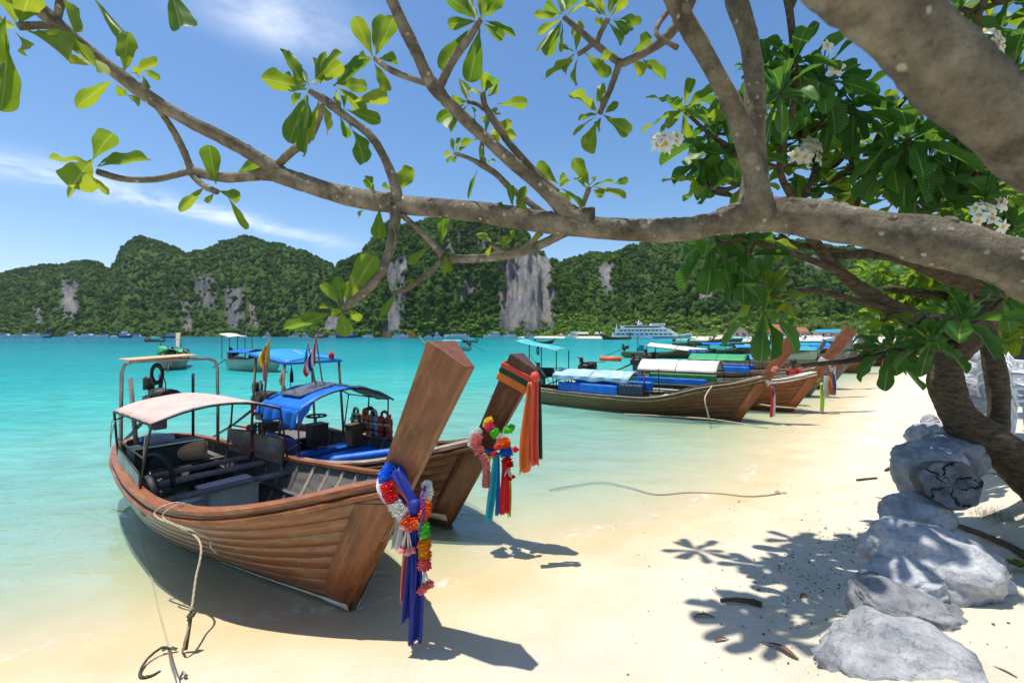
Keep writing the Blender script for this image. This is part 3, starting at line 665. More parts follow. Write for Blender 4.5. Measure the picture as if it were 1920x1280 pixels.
    if not simple:                          # broad stem board on each bow
        for sd in (-1, 1):
            def fb(a, c):
                z = 0.01 + 1.24 * a; x = z * RUN / RISE - 0.02 - c * (0.30 + 0.06 * a); t = -x; k_ = keel_z(sp, t); g_ = float(herm(t, sp['T'], sp['g'])); v = min(0.985, max(0.0, (z - k_) / (g_ - k_)))
                return (x, sd * (sec(sp, t, v)[0] + (0.022 if 0 < c < 0.999 else 0.006 if c else 0.012)), z)
            bb = MB().grid(lambda a, b: fb(a, (0, 0.02, 0.35, 0.68, 0.985, 1.0)[int(round(b * 5))]), 14, 5); bb.build('stem_board', st.data.materials[0], root)
    kp = [(-t, 0, keel_z(sp, t) - 0.03) for t in np.linspace(0.0, sp['L'] - 0.6, 14)]
    MB().tube(kp, 0.055, 4, smooth=False).build('keel', mats['bottom'], root)
    # bow deck
    wd, gd = sheer(sp, -0.05); w0, g0 = sheer(sp, -0.62)
    MB().add([(0.05, -wd, gd - 0.005), (0.05, wd, gd - 0.005), (0.62, w0, g0 - 0.005), (0.62, -w0, g0 - 0.005), (0.3, -0.42, 1.335), (0.3, 0.42, 1.335)], [(0, 4, 5, 1), (4, 3, 2, 5)]).build('bow_deck', mats['rail'], root, solid=0.03)
    if ribs:
        for t in np.arange(0.35, sp['L'] - 0.7, 0.42):
            for sd in (-1, 1):
                pts = [(-t, sd * (sec(sp, t, v, -0.035)[0]), sec(sp, t, v)[1]) for v in np.linspace(0.12, 0.97, 8)]
                MB().tube(pts, 0.03, 4, smooth=False).build('rib', 'cream_wood' if t < 2.6 else 'grey_wood', root)
    return root
def canopy(root, t0, t1, hw, ze, crown, mat, sp, frame='steel_dark', posts=((0, -1), (0, 1), (1, -1), (1, 1)), pz=None, name='canopy', fringe=0.0, r=0.016, tilt=0.0, sag=0.012, base=None, cloth=None):
    """arched roof of cloth on bent pipes; local t = -x"""
    zf = lambda u, y: ze + crown * (1 - (y / hw) ** 2) + tilt * u
    c0, c1 = cloth or (0, 1)
    def f(a, b):
        u = c0 + (c1 - c0) * a; y = hw * (2 * b - 1); t = t0 + (t1 - t0) * u
        return (-t, y, zf(u, y) + 0.02 - sag * abs(math.sin(u * math.pi * 3)) + 0.006 * math.sin(t * 23 + y * 9))
    cv = MB().grid(f, 18, 14).build(name, mat, root, solid=0.008)
    if fringe:
        for sd in (-1,):
            MB().grid(lambda a, b: (-(t0 + (t1 - t0) * a), sd * (hw + 0.015 + 0.03 * b * math.sin(a * 31)), zf(a, hw) + 0.02 - b * fringe * (1 + 0.2 * math.sin(a * 17))), 30, 4).build('awning_flap', mat, cv, solid=0.006)
    for u in (0, 0.5, 1):
        t = t0 + (t1 - t0) * u
        MB().tube([(-t, y, zf(u, y)) for y in np.linspace(-hw, hw, 11)], r, 6).build('canopy_hoop', frame, root)
    for sd in (-1, 1):
        MB().tube([(-t0, sd * hw, zf(0, hw)), (-t1, sd * hw, zf(1, hw))], r, 6).build('canopy_rail', frame, root)
    for u, sd in posts:
        t = t0 + (t1 - t0) * u; w_, g = sheer(sp, t)
        zb = g - 0.02 if base is None else base
        MB().tube([(-t, sd * (w_ - 0.05), zb), (-t, sd * (w_ * 0.5 + hw * 0.5 - 0.02), (zb + zf(u, hw)) / 2), (-t, sd * hw, zf(u, hw))], r * 1.05, 6).build('canopy_post', frame, root)
    return cv
def engine(root, t, z, y=0.0, s=1.0):
    """longtail motor on its pivot with tiller and propeller shaft"""
    e = bpy.data.objects.new('engine', None); COL.objects.link(e); e.parent = root; e.location = (-t, y, z); e.scale = (s,) * 3
    MB().box((0, 0, 0), (0.55, 0.34, 0.34), ch=0.04).box((0.05, 0.0, 0.22), (0.34, 0.24, 0.16), ch=0.03).box((-0.2, 0.12, 0.1), (0.2, 0.12, 0.3), ch=0.03).build('engine_block', 'engine_metal', e)
    for k in range(9): MB().lathe([(0.0, 0), (0.20, 0), (0.215, 0.012), (0.20, 0.024), (0, 0.024)], (0.27 + k * 0.03, 0.05 * math.sin(k), 0.1), 14, Matrix.Rotation(R(90), 3, 'Y')).build('cooling_fin', 'engine_metal', e)
    MB().lathe([(0.02, 0), (0.09, 0.0), (0.09, 0.2), (0.05, 0.24), (0.02, 0.24)], (-0.12, -0.1, 0.28), 12).build('air_filter', 'engine_metal', e)
    MB().tube([(-0.25, 0.1, 0.2), (-0.3, 0.14, 0.42), (-0.42, 0.16, 0.5)], 0.035, 8).build('exhaust_pipe', 'engine_metal', e)
    MB().tube([(0.3, -0.05, 0.1), (0.7, -0.1, 0.3), (1.1, -0.12, 0.34)], 0.018, 6).build('tiller', 'steel_dark', e)
    MB().tube([(-0.2, 0, -0.1), (-1.6, 0, -0.75), (-3.0, 0, -1.3)], [0.04, 0.035, 0.03], 8).build('propeller_shaft', 'steel_dark', e)
    MB().box((0, 0, -0.3), (0.3, 0.22, 0.3), ch=0.02).build('engine_mount', 'grey_wood', e); return e
def wrapped(s_along, root, width=0.2, tilt=0.0, k=1.12, off=0.0, nseg=28, stem_h=1.0):
    """points of a cloth band around the stem (root-local), height s_along up the stem"""
    ax = Vector((math.cos(AL), 0, math.sin(AL))); fw = Vector((math.sin(AL), 0, -math.cos(AL)))
    def loop(s, kk):
        wf, wb, dp_ = np.interp(s, [-0.12, 0.9, 1.75, 3.015 * stem_h], [0.05, 0.06, 0.075, 0.105]), np.interp(s, [-0.12, 0.9, 1.75, 3.015 * stem_h], [0.10, 0.16, 0.25, 0.35]), np.interp(s, [-0.12, 0.9, 1.75, 3.015 * stem_h], [0.30, 0.31, 0.32, 0.40])
        poly = [(0.012, wf / 2), (0.012, -wf / 2), (-dp_ * 0.62, -(wf + wb) * 0.26), (-dp_ - 0.012, -wb / 2), (-dp_ - 0.012, wb / 2), (-dp_ * 0.62, (wf + wb) * 0.26)]
        pts = []
        for q in range(6):
            a, b = poly[q], poly[(q + 1) % 6]
            for j in range(nseg // 6 + 1): u = j / (nseg // 6 + 1); pts.append((a[0] + (b[0] - a[0]) * u, a[1] + (b[1] - a[1]) * u))
        o = []
        for (d_, y) in pts:
            d2 = (d_ + dp_ * 0.5) * kk - dp_ * 0.5; p = ax * (s + tilt * d2) + fw * d2; o.append(Vector((p.x, y * kk, p.z)))
        return o
    return loop
# ================================================================== the near boat
def bar(name, mat, parent, pts, r=0.016, n=6): return MB().tube(pts, r, n).build(name, mat, parent)
def plank(name, mat, parent, c, d, rot=None, ch=0.006): return MB().box(c, d, rot, ch).build(name, mat, parent)
PHI = 0.6447
spA = hull_spec()
A = longtail('longtail_boat', 'brown varnished longtail boat with pink canopy, nearest to the camera', (-1.623, 4.642, 0.0), PHI, spA,
             dict(hull='hull_wood', rail='rail_wood', stem='stem_wood', bottom='antifoul'), nst=9)
# painted waterline stripe at the forefoot
def stripe(root, sp, t1, z0, z1, wide0, wide1, mat='white_paint'):
    for sd in (-1, 1):
        vs = []
        for t in np.linspace(-0.02, t1, 18):
            u = (t + 0.02) / (t1 + 0.02); hh = wide0 + (wide1 - wide0) * u; zc = z0 + (z1 - z0) * u
            for z in (zc - hh / 2, zc + hh / 2):
                g, k = float(herm(t, sp['T'], sp['g'])), keel_z(sp, t); v = max(0.002, (z - k) / (g - k))
                y, _ = sec(sp, t, v, 0.024); vs.append((-t, sd * y, z))
        MB().add(vs, [(2 * i, 2 * i + 2, 2 * i + 3, 2 * i + 1) for i in range(17)], True).build('waterline_stripe', mat, root, solid=0.006)
stripe(A, spA, 2.1, 0.06, 0.02, 0.085, 0.02)
# floor, thwarts and planks
for k, t in enumerate(np.arange(0.75, 4.4, 0.17)):
    hw = max(0.08, min(0.62, sec(spA, t, 0.27)[0] - 0.05)); plank('floor_slat', 'teal_slats', A, (-t, 0, 0.10 + 0.06 * max(0, 1.6 - t)), (0.125, 2 * hw, 0.022))
for t, z, dy in ((3.12, 0.63, 0), (3.82, 0.68, 0), (4.28, 0.70, 0)):
    w_, g = sheer(spA, t); plank('thwart', 'thwart_wood', A, (-t, dy, z), (0.17, 2 * (w_ - 0.10), 0.045), Matrix.Rotation(R(random.uniform(-2, 2)), 3, 'Z'))
plank('thwart', 'cream_wood', A, (-1.75, 0.32, 0.55), (0.16, 1.0, 0.035), Matrix.Rotation(R(16), 3, 'Z'))
for sd in (-1, 1):
    pts = [(-t, sd * (sec(spA, t, 0.62, -0.07)[0]), sec(spA, t, 0.62)[1]) for t in np.linspace(0.4, 5.4, 14)]
    MB().tube(pts, 0.032, 4, smooth=False).build('inner_stringer', 'grey_wood', A)
plank('stern_deck', 'grey_wood', A, (-5.35, 0, 0.66), (1.2, 1.25, 0.03))
plank('bulkhead', 'inner_hull', A, (-0.35, 0, 0.75), (0.03, 0.75, 0.5))
# canopy and side panels
cvA = canopy(A, 3.2, 4.95, 0.83, 1.63, 0.17, 'pink_canvas', spA, cloth=(0.0, 1.0), sag=0.004)
bar('canopy_post', 'steel_dark', A, [(-4.2, 0.87, 0.80), (-4.2, 0.83, 1.63)])
bar('canopy_brace', 'steel_dark', A, [(-3.9, 0.83, 1.62), (-3.9, 0.83, 1.5), (-4.0, 0.83, 1.46), (-4.2, 0.84, 1.46)], 0.012)
for t0, t1 in ((3.24, 4.16), (4.24, 4.95)):
    w0, g0 = sheer(spA, t0); w1, g1 = sheer(spA, t1); y0, y1 = min(w0 - 0.06, 0.9), min(w1 - 0.06, 0.86)
    q = [Vector((-t0, y0, 0.70)), Vector((-t1, y1, 0.72)), Vector((-t1, y1, 1.10)), Vector((-t0, y0, 1.14))]
    pn = MB().add(q, [(0, 1, 2, 3)]).build('side_panel', 'sheet_metal', A, solid=0.012)
    for i in range(4): bar('panel_frame', 'red_frame', pn, [q[i], q[(i + 1) % 4]], 0.018, 4)
bar('grab_rail', 'steel_dark', A, [(-3.2, 0.86, 1.22), (-5.0, 0.80, 1.17), (-5.05, 0.78, 0.85)], 0.014)
q = [Vector((-3.35, -0.93, 0.70)), Vector((-4.95, -0.80, 0.72)), Vector((-4.95, -0.78, 1.08)), Vector((-3.35, -0.92, 1.00))]
MB().add(q, [(0, 1, 2, 3)]).build('side_panel', 'teal_sheet', A, solid=0.012)
bar('panel_edge', 'steel_dark', A, [q[3], q[2]], 0.013)
bar('grab_rail', 'steel_dark', A, [(-3.2, -0.9, 1.2), (-4.9, -0.8, 1.22)], 0.012)
bar('canopy_brace', 'steel_dark', A, [(-4.95, -0.83, 1.5), (-4.7, -0.5, 1.66)], 0.012)
# stern arch with its board
ta, wa, zt = 5.228, 0.69, 2.373
arch = [(-ta, -wa, 0.80), (-ta, -wa, 1.5), (-ta, -wa + 0.01, 2.2), (-ta, -wa + 0.05, 2.33), (-ta, -wa + 0.15, zt), (-ta, 0, zt + 0.005), (-ta, wa - 0.15, zt), (-ta, wa - 0.05, 2.33), (-ta, wa - 0.01, 2.2), (-ta, wa, 1.5), (-ta, wa, 0.80)]
bar('stern_arch', 'steel_grey', A, arch, 0.027, 10)
plank('arch_board', 'tan_board', A, (-ta - 0.28, -0.12, zt + 0.045), (0.62, 0.95, 0.025), Matrix.Rotation(R(3), 3, 'X'))
b = MB()
for k in range(7): b.torus((-ta + random.uniform(-.02, .02), -0.22 + 0.02 * math.sin(k * 2), zt - 0.20 - 0.008 * k), 0.15, 0.017, Matrix.Rotation(R(90 + random.uniform(-9, 9)), 3, 'Y') @ Matrix.Rotation(R(random.uniform(-8, 8)), 3, 'X') @ Matrix.Scale(0.5, 3, Vector((0, 1, 0))), 20, 6)
b.build('hose_coil', 'rubber', A)
bar('hanging_cable', 'rubber', A, smooth_path([(-ta, -0.12, zt - 0.3), (-ta, -0.10, 1.9), (-ta, -0.13, 1.5)], 5), 0.008)
engine(A, 6.2, 1.52, 0.05, 1.0)
bar('shaft_crutch', 'grey_wood', A, [(-5.9, -0.33, 0.8), (-6.05, -0.38, 2.05)], 0.035, 4)
bar('shaft_crutch', 'steel_dark', A, [(-5.6, 0.42, 0.8), (-5.6, 0.42, 2.1)], 0.024, 6)
for p in ((-3.3, -0.83), (-4.9, -0.83)):
    bar('lashing', 'rope', A, smooth_path([(p[0], p[1] - 0.03, 1.55), (p[0] + 0.03, p[1] - 0.06, 1.3), (p[0] - 0.02, p[1] - 0.05, 1.1), (p[0] + 0.04, p[1] - 0.05, 1.3), (p[0], p[1], 1.5)], 4), 0.006, 5)
MB().torus((-4.05, 0.80, 1.60), 0.05, 0.014, Matrix.Rotation(R(80), 3, 'X'), 12, 6).tube(smooth_path([(-4.0, 0.8, 1.6), (-4.1, 0.8, 1.52), (-4.05, 0.8, 1.44), (-4.0, 0.79, 1.5)], 4), 0.016, 6).build('red_tie', 'c_red', A)
bar('wheel_hose', 'rubber', A, smooth_path([(-4.35, -0.62, 0.66), (-4.2, -0.6, 1.0), (-3.9, -0.55, 1.06), (-3.62, -0.5, 0.92), (-3.55, -0.48, 0.66)], 5), 0.03, 8)
# cargo: things of their own
def place(o, root, loc, rot=(0, 0, 0)):
    """put a top-level thing at a boat-local position (world transform, no parenting)"""
    mw = Matrix.Translation(root.location) @ root.rotation_euler.to_matrix().to_4x4() @ Matrix.Scale(root.scale[0], 4)
    o.matrix_world = mw @ Matrix.Translation(loc) @ (Matrix.Rotation(rot[2], 4, 'Z') @ Matrix.Rotation(rot[1], 4, 'Y') @ Matrix.Rotation(rot[0], 4, 'X')); return o
def tyre(label, root, loc, rot, s=1.0, R0=0.23, r0=0.09):
    e = empty('tyre'); MB().torus((0, 0, 0), R0, r0, None, 28, 12).build('tread', 'rubber', e); MB().torus((0, 0, 0), R0 - r0 * 0.55, r0 * 0.72, None, 24, 8).build('sidewall', 'rubber', e)
    tag(e, label, 'tyre', 'tyre fenders'); return place(e, root, loc, rot)
tyre('black tyre hung inside the near boat beside the grey panel', A, (-3.42, -0.80, 0.66), (R(90), 0, 0), R0=0.2, r0=0.075)
e = empty('cool_box'); MB().box((0, 0, 0.2), (0.44, 0.7, 0.4), ch=0.02).build('box_body', 'foam_box', e); MB().box((0.02, 0.0, 0.425), (0.47, 0.73, 0.05), Matrix.Rotation(R(3), 3, 'Y'), 0.015).build('lid', 'foam_box', e)
tag(e, 'large grey-white foam cool box between the thwarts of the near boat', 'cool box', 'foam boxes in the near boat'); place(e, A, (-3.46, 0.18, 0.13), (0, 0, R(4)))
e = empty('cool_box'); MB().box((0, 0, 0.13), (0.36, 0.45, 0.26), ch=0.02).build('box_body', 'foam_box', e); MB().box((0, 0, 0.28), (0.38, 0.47, 0.04), None, 0.012).build('lid', 'foam_box', e)
tag(e, 'small foam box behind the large cool box in the near boat', 'cool box', 'foam boxes in the near boat'); place(e, A, (-3.6, -0.36, 0.16), (0, 0, R(-6)))
e = empty('plastic_jug'); MB().lathe([(0.02, 0), (0.15, 0), (0.165, 0.03), (0.165, 0.36), (0.14, 0.42), (0.06, 0.47), (0.045, 0.5), (0.02, 0.5)], n=20).build('jug_body', 'jug_plastic', e); MB().lathe([(0.01, 0.5), (0.05, 0.5), (0.05, 0.55), (0.01, 0.55)], n=14).build('cap', 'c_cyan', e)
tag(e, 'beige plastic jug lying on the stern deck of the near boat', 'jug'); place(e, A, (-4.75, 0.33, 0.85), (R(90), 0, R(-30)))
e = empty('water_bottle'); MB().lathe([(0.02, 0), (0.12, 0), (0.13, 0.02), (0.13, 0.12), (0.12, 0.14), (0.13, 0.16), (0.13, 0.28), (0.10, 0.36), (0.04, 0.41), (0.03, 0.44), (0.01, 0.44)], n=18).build('bottle_body', 'clear_plastic', e); MB().lathe([(0.01, 0.44), (0.038, 0.44), (0.038, 0.475), (0.01, 0.475)], n=12).build('cap', 'c_blue', e)
tag(e, 'clear blue water bottle lying at the stern of the near boat', 'bottle'); place(e, A, (-5.2, -0.05, 1.0), (R(75), 0, R(20)))
e = empty('storage_box'); MB().box((0, 0, 0.16), (0.42, 0.95, 0.32), ch=0.01).build('box_body', 'dark_green_box', e); MB().box((0, 0, 0.33), (0.44, 0.97, 0.02), None, 0.005).build('lid', 'dark_green_box', e)
tag(e, 'long dark green storage box across the stern of the near boat', 'box'); place(e, A, (-5.0, -0.15, 0.68), (0, 0, R(2)))
# mooring rope over the rail, anchor on the sand
GA = A.matrix_world
def wl(root, p): return Matrix.Translation(root.location) @ root.rotation_euler.to_matrix().to_4x4() @ Matrix.Scale(root.scale[0], 4) @ Vector(p)
def rope(name, label, pts, r=0.013, mat='rope', cat='rope', n=6, strands=True, group=None):
    P = smooth_path(pts, n); b = MB()
    if strands:
        P = [Vector(p) for p in P]; L = [0.0]
        D = []
        for i in range(len(P) - 1):
            seg = P[i + 1] - P[i]; k = max(1, int(seg.length / (r * 1.5)))
            for j in range(k): D.append(P[i].lerp(P[i + 1], j / k))
        D.append(P[-1]); D = D[:1400]; T_ = D[-1] - D[0]
        for ph in range(3):
            q = []
            for i, p in enumerate(D):
                tg = (D[min(i + 1, len(D) - 1)] - D[max(i - 1, 0)]).normalized(); u = tg.orthogonal().normalized() if False else tg.cross(Vector((0.3, 0.9, 0.2))).normalized(); v = tg.cross(u)
                a = i * 0.55 + ph * 2.094; q.append(p + (u * math.cos(a) + v * math.sin(a)) * r * 0.55)
            b.tube(q, r * 0.6, 5)
    else: b.tube(P, r, 6)
    o = b.build(name, mat); tag(o, label, cat, group); return o
g1 = on_ground(342, 1222); ga = on_ground(318, 1226)
tp = wl(A, (-1.9, -1.05, 0.93)); tb = wl(A, (-1.75, -0.75, 0.86))
rope('mooring_rope', 'pale twisted rope running from the near boat rail down to the sand', [wl(A, (-1.55, -0.7, 0.9)), tb, wl(A, (-1.84, -0.98, 0.97)), wl(A, (-1.93, -1.13, 0.86)), at(372, 1010, 4.55), at(366, 1090, 4.2), at(356, 1160, 3.95), at(346, 1205, 3.85), g1 + Vector((0, 0, 0.01))], 0.0095)
rope('rope_end', 'short loose rope end hanging over the near boat rail', [tb, wl(A, (-1.7, -1.0, 0.98)), wl(A, (-1.68, -1.12, 0.88)), at(388, 1005, 4.55), at(395, 1025, 4.5), at(407, 1036, 4.5)], 0.0085)
b = empty('rope_knot'); o = MB().torus((0, 0, 0), 0.022, 0.012, None, 14, 6).torus((0.01, 0.01, 0.02), 0.02, 0.012, Matrix.Rotation(1.0, 3, 'X'), 14, 6).torus((0, 0, -0.02), 0.022, 0.012, Matrix.Rotation(-0.7, 3, 'Y'), 14, 6).build('knot_turns', 'rope_dark', b)
o2 = MB().tube([(0, 0, 0.0), (-0.03, -0.02, -0.28)], 0.015, 8).build('whipping', 'rope_dark', b); b.location = at(358, 1153, 3.94); tag(b, 'dark knot and binding near the foot of the mooring rope', 'knot')
an = empty('anchor', ga); tag(an, 'half buried steel anchor on the wet sand at the mooring rope', 'anchor')
def gl_(px, py, dz=0.01): q = on_ground(px, py); return q - ga + Vector((0, 0, dz))
MB().tube([gl_(318, 1222, 0.02), gl_(322, 1245, 0.03), gl_(330, 1268, 0.02), gl_(338, 1290, 0.0)], 0.014, 8).build('shank', 'steel_grey', an)
MB().tube([gl_(305, 1225, 0.03), gl_(318, 1223, 0.05), gl_(332, 1221, 0.02)], 0.012, 8).build('crossbar', 'steel_grey', an)
MB().tube([gl_(335, 1276, 0.0), gl_(343, 1268, 0.04), gl_(350, 1272, 0.02)], 0.012, 6).build('fluke', 'steel_grey', an)
rope('anchor_loop', 'dark rope loop tied to the anchor at the water edge', [ga + gl_(318, 1224, 0.04), ga + gl_(306, 1226, 0.06), ga + gl_(290, 1233, 0.05), ga + gl_(272, 1247, 0.03), ga + gl_(262, 1266, 0.02), ga + gl_(268, 1272, 0.015), ga + gl_(285, 1268, 0.01), ga + gl_(300, 1258, 0.0)], 0.010, 'rope_dark')
rope('anchor_line', 'thin pale line running from the anchor out under the clear water', [ga + gl_(318, 1224, 0.03), on_ground(310, 1190) + Vector((0, 0, 0.015)), on_ground(296, 1140) + Vector((0, 0, 0.02)), on_ground(285, 1090) + Vector((0, 0, 0.03)), on_ground(268, 1040) + Vector((0, 0, 0.05)), on_ground(252, 990) + Vector((0, 0, 0.15)), wl(A, (-4.9, -0.9, 0.2))], 0.006, 'rope', strands=False)
# ================================================================== second boat
PB = 0.63; spB = hull_spec(0.98)
B = longtail('longtail_boat', 'dark brown longtail boat with blue canopies and solar panel, second from the camera', (-0.90, 6.69, 0.0), PB, spB,
             dict(hull='hull_wood_dark', rail='rail_wood_pale', stem='stem_wood_dark', bottom='antifoul', rub='hull_wood_dark'), scale=0.93, nst=9)
stripe(B, spB, 1.5, 0.17, 0.13, 0.11, 0.06)
def arch_cloth(root, t0, t1, hw, ze, crown, y0, y1, mat, name='canopy', lump=0.0):
    def f(a, b):
        t = t0 + (t1 - t0) * a; y = y0 + (y1 - y0) * b
        return (-t, y, ze + crown * (1 - (y / hw) ** 2) + 0.02 + lump * math.sin(a * 9) * math.sin(b * 7) + 0.008 * math.sin(t * 21 + y * 13))
    return MB().grid(f, 16, 12).build(name, mat, root, solid=0.01 + lump)
hw, ze, cr, ta0, ta1 = 0.98, 1.66, 0.30, 2.75, 4.15
c1 = arch_cloth(B, ta0, ta1, hw, ze, cr, -hw, 0.12, 'blue_tarp')
arch_cloth(B, ta0 - 0.12, ta0 + 0.75, hw, ze, cr, 0.12, hw + 0.05, 'navy_tarp', 'rolled_canopy', 0.03)
MB().grid(lambda a, b: (-(ta0 + (ta1 - ta0) * a), -hw - 0.012 - 0.05 * b * (1 + math.sin(a * 27)), ze + 0.02 - b * (0.22 + 0.05 * math.sin(a * 11) + 0.10 * (1 - a))), 36, 5).build('awning_flap', 'blue_tarp', c1, solid=0.008)
MB().grid(lambda a, b: (-ta0 + 0.012 + 0.02 * math.sin(a * 15) * b, -hw + 0.32 * a, ze + cr * (1 - ((-hw + 0.32 * a) / hw) ** 2) + 0.02 - b * 0.30 * (1 - a)), 12, 4).build('awning_flap', 'blue_tarp', c1, solid=0.008)
for t in (ta0, (ta0 + ta1) / 2, ta1): bar('canopy_hoop', 'steel_dark', B, [(-t, y, ze + cr * (1 - (y / hw) ** 2)) for y in np.linspace(-hw, hw, 13)], 0.015)
for sd in (-1, 1): bar('canopy_rail', 'steel_dark', B, [(-ta0, sd * hw, ze), (-ta1, sd * hw, ze)], 0.015)
for t, sd in ((ta0, -1), (ta0, 1), (ta1, -1), (ta1, 1), (3.4, 1)):
    w_, g = sheer(spB, t); bar('canopy_post', 'steel_dark', B, [(-t, sd * (w_ - 0.06), g), (-t, sd * hw, ze)], 0.016)
# solar panel lies on the roof: a thing of its own
e = empty('solar_panel'); MB().box((0, 0, 0), (0.72, 0.78, 0.03), ch=0.004).build('frame', 'steel_grey', e); MB().box((0, 0, 0.0175), (0.68, 0.74, 0.004)).build('cell_face', 'solar_cells', e)
for k in range(7): MB().box((-0.3 + 0.1 * k, 0, 0.0215), (0.006, 0.74, 0.003)).build('cell_line', 'c_white', e)
tag(e, 'dark solar panel lying on the blue canopy of the second boat', 'solar panel'); place(e, B, (-3.5, -0.36, 1.96), (R(13), 0, 0))
# high stern roof
def quad_roof(root, pts, mat, name='stern_roof', edge=None):
    P = [Vector(p) for p in pts]
    f = lambda a, b: (P[0].lerp(P[1], a)).lerp(P[3].lerp(P[2], a), b) + Vector((0, 0, 0.07 * math.sin(a * math.pi) * 1 + 0.02 * math.sin(b * 6.3)))
    o = MB().grid(f, 10, 10).build(name, mat, root, solid=0.02)
    return o
ro = quad_roof(B, [(-3.9, -0.62, 2.46), (-3.9, 0.62, 2.46), (-5.15, 0.70, 2.62), (-5.15, -0.72, 2.62)], 'sky_blue_tarp')
for a_, b_ in (((-3.9, -0.62, 2.45), (-3.9, 0.62, 2.45)), ((-5.15, -0.7, 2.6), (-5.15, 0.7, 2.6)), ((-3.9, -0.62, 2.45), (-5.15, -0.72, 2.6)), ((-3.9, 0.62, 2.45), (-5.15, 0.7, 2.6))): bar('roof_edge', 'blue_tarp', ro, [a_, b_], 0.03, 8)
bar('roof_seam', 'c_white', ro, [(-4.2, 0.0, 2.58), (-4.9, 0.1, 2.66)], 0.012)
for t, y in ((3.95, -0.6), (3.95, 0.6), (5.1, 0.62), (5.1, -0.62)):
    w_, g = sheer(spB, t); bar('roof_post', 'bamboo', B, [(-t, math.copysign(min(w_ - 0.06, 0.72), y), g), (-t, y, 2.45 + 0.13 * (t > 4.5))], 0.028, 7)
engine(B, 5.95, 1.45, -0.1, 0.9)
bar('rope_bundle', 'rope', B, smooth_path([(-3.97, -0.62, 2.3), (-4.0, -0.66, 2.1), (-3.96, -0.60, 1.95), (-4.0, -0.63, 1.8)], 4), 0.03, 7)
MB().lathe([(0.01, -0.1), (0.055, -0.07), (0.06, 0.02), (0.02, 0.1), (0.01, 0.1)], (-3.95, 0.42, 2.56), 12).build('red_float', 'c_red', B)
MB().lathe([(0.01, -0.16), (0.04, -0.15), (0.035, 0), (0.012, 0.14), (0.01, 0.14)], (-4.1, -0.38, 2.2), 8).build('hanging_bottle', 'rubber', B)
bar('hanging_cable', 'rubber', B, smooth_path([(-4.1, -0.38, 2.4), (-4.1, -0.40, 1.9), (-4.12, -0.36, 1.7)], 4), 0.008)
# seats, tarps, cushions
for t in (2.55, 3.05, 3.6): plank('cushion', 'blue_tarp', B, (-t, 0.05, 0.60 + 0.04 * (t - 2.5)), (0.30, 1.55, 0.10), None, 0.03)
MB().tube(smooth_path([(-1.35, 0.62, 0.86), (-1.75, 0.2, 0.84), (-2.1, -0.25, 0.80), (-2.35, -0.62, 0.78)], 6), [0.03] + [0.085] * 17 + [0.05], 9).build('rolled_tarp', 'blue_tarp', B)
for t in (1.2, 0.9): plank('thwart', 'cream_wood', B, (-t, 0.05, 0.82), (0.16, 1.5, 0.035))
for k, t in enumerate(np.arange(0.7, 4.2, 0.2)): plank('floor_slat', 'grey_wood', B, (-t, 0, 0.12), (0.16, 2 * max(0.1, min(0.6, sec(spB, t, 0.27)[0] - 0.06)), 0.02))
for t0, t1, mt in ((2.95, 3.55, 'blue_tarp'), (3.75, 4.1, 'sky_blue_tarp')):
    MB().grid(lambda a, b: (-(t0 + (t1 - t0) * a), -0.90 - 0.02 * math.sin(a * 21) * b, 1.12 - b * 0.42), 14, 5).build('side_tarp', mt, B, solid=0.008)
bar('lashing', 'rope', B, [(-2.8, -0.9, 1.1), (-3.3, -0.96, 0.85), (-3.8, -0.88, 0.85)], 0.008)
plank('stern_deck', 'grey_wood', B, (-5.3, 0, 0.70), (1.2, 1.25, 0.03))
plank('side_tarp', 'navy_tarp', B, (-2.62, 0.92, 1.08), (0.03, 0.06, 0.55))
MB().grid(lambda a, b: (-(2.6 + 0.75 * a), 0.97 - 0.02 * math.sin(a * 9), 1.25 - 0.45 * b), 6, 4).build('side_tarp', 'navy_tarp', B, solid=0.01)
# bench boxes, steering wheel
for lab, loc, d, mt in (('dark brown upright box amidships under the blue canopy', (-3.8, 0.0, 0.72), (0.3, 0.34, 0.44), 'dark_box'), ('brown box beside the life vests in the second boat', (-3.4, 0.60, 0.68), (0.28, 0.26, 0.42), 'brown_box')):
    e = empty('crate'); MB().box((0, 0, d[2] / 2), d, None, 0.01).build('box_body', mt, e); MB().box((0, 0, d[2] + 0.012), (d[0] + 0.02, d[1] + 0.02, 0.02), None, 0.005).build('lid', mt, e); tag(e, lab, 'box', 'boxes in the second boat'); place(e, B, loc)
sw = MB().torus((0, 0, 0), 0.17, 0.018, None, 20, 6)
for k in range(3): sw.tube([(0, 0, -0.03), (0.16 * math.cos(k * 2.09), 0.16 * math.sin(k * 2.09), 0)], 0.012, 5)
o = sw.build('steering_wheel', 'rubber', B, loc=(-2.95, -0.52, 1.5)); bar('steering_column', 'steel_dark', B, [(-2.95, -0.52, 1.47), (-3.0, -0.5, 0.8)], 0.012)
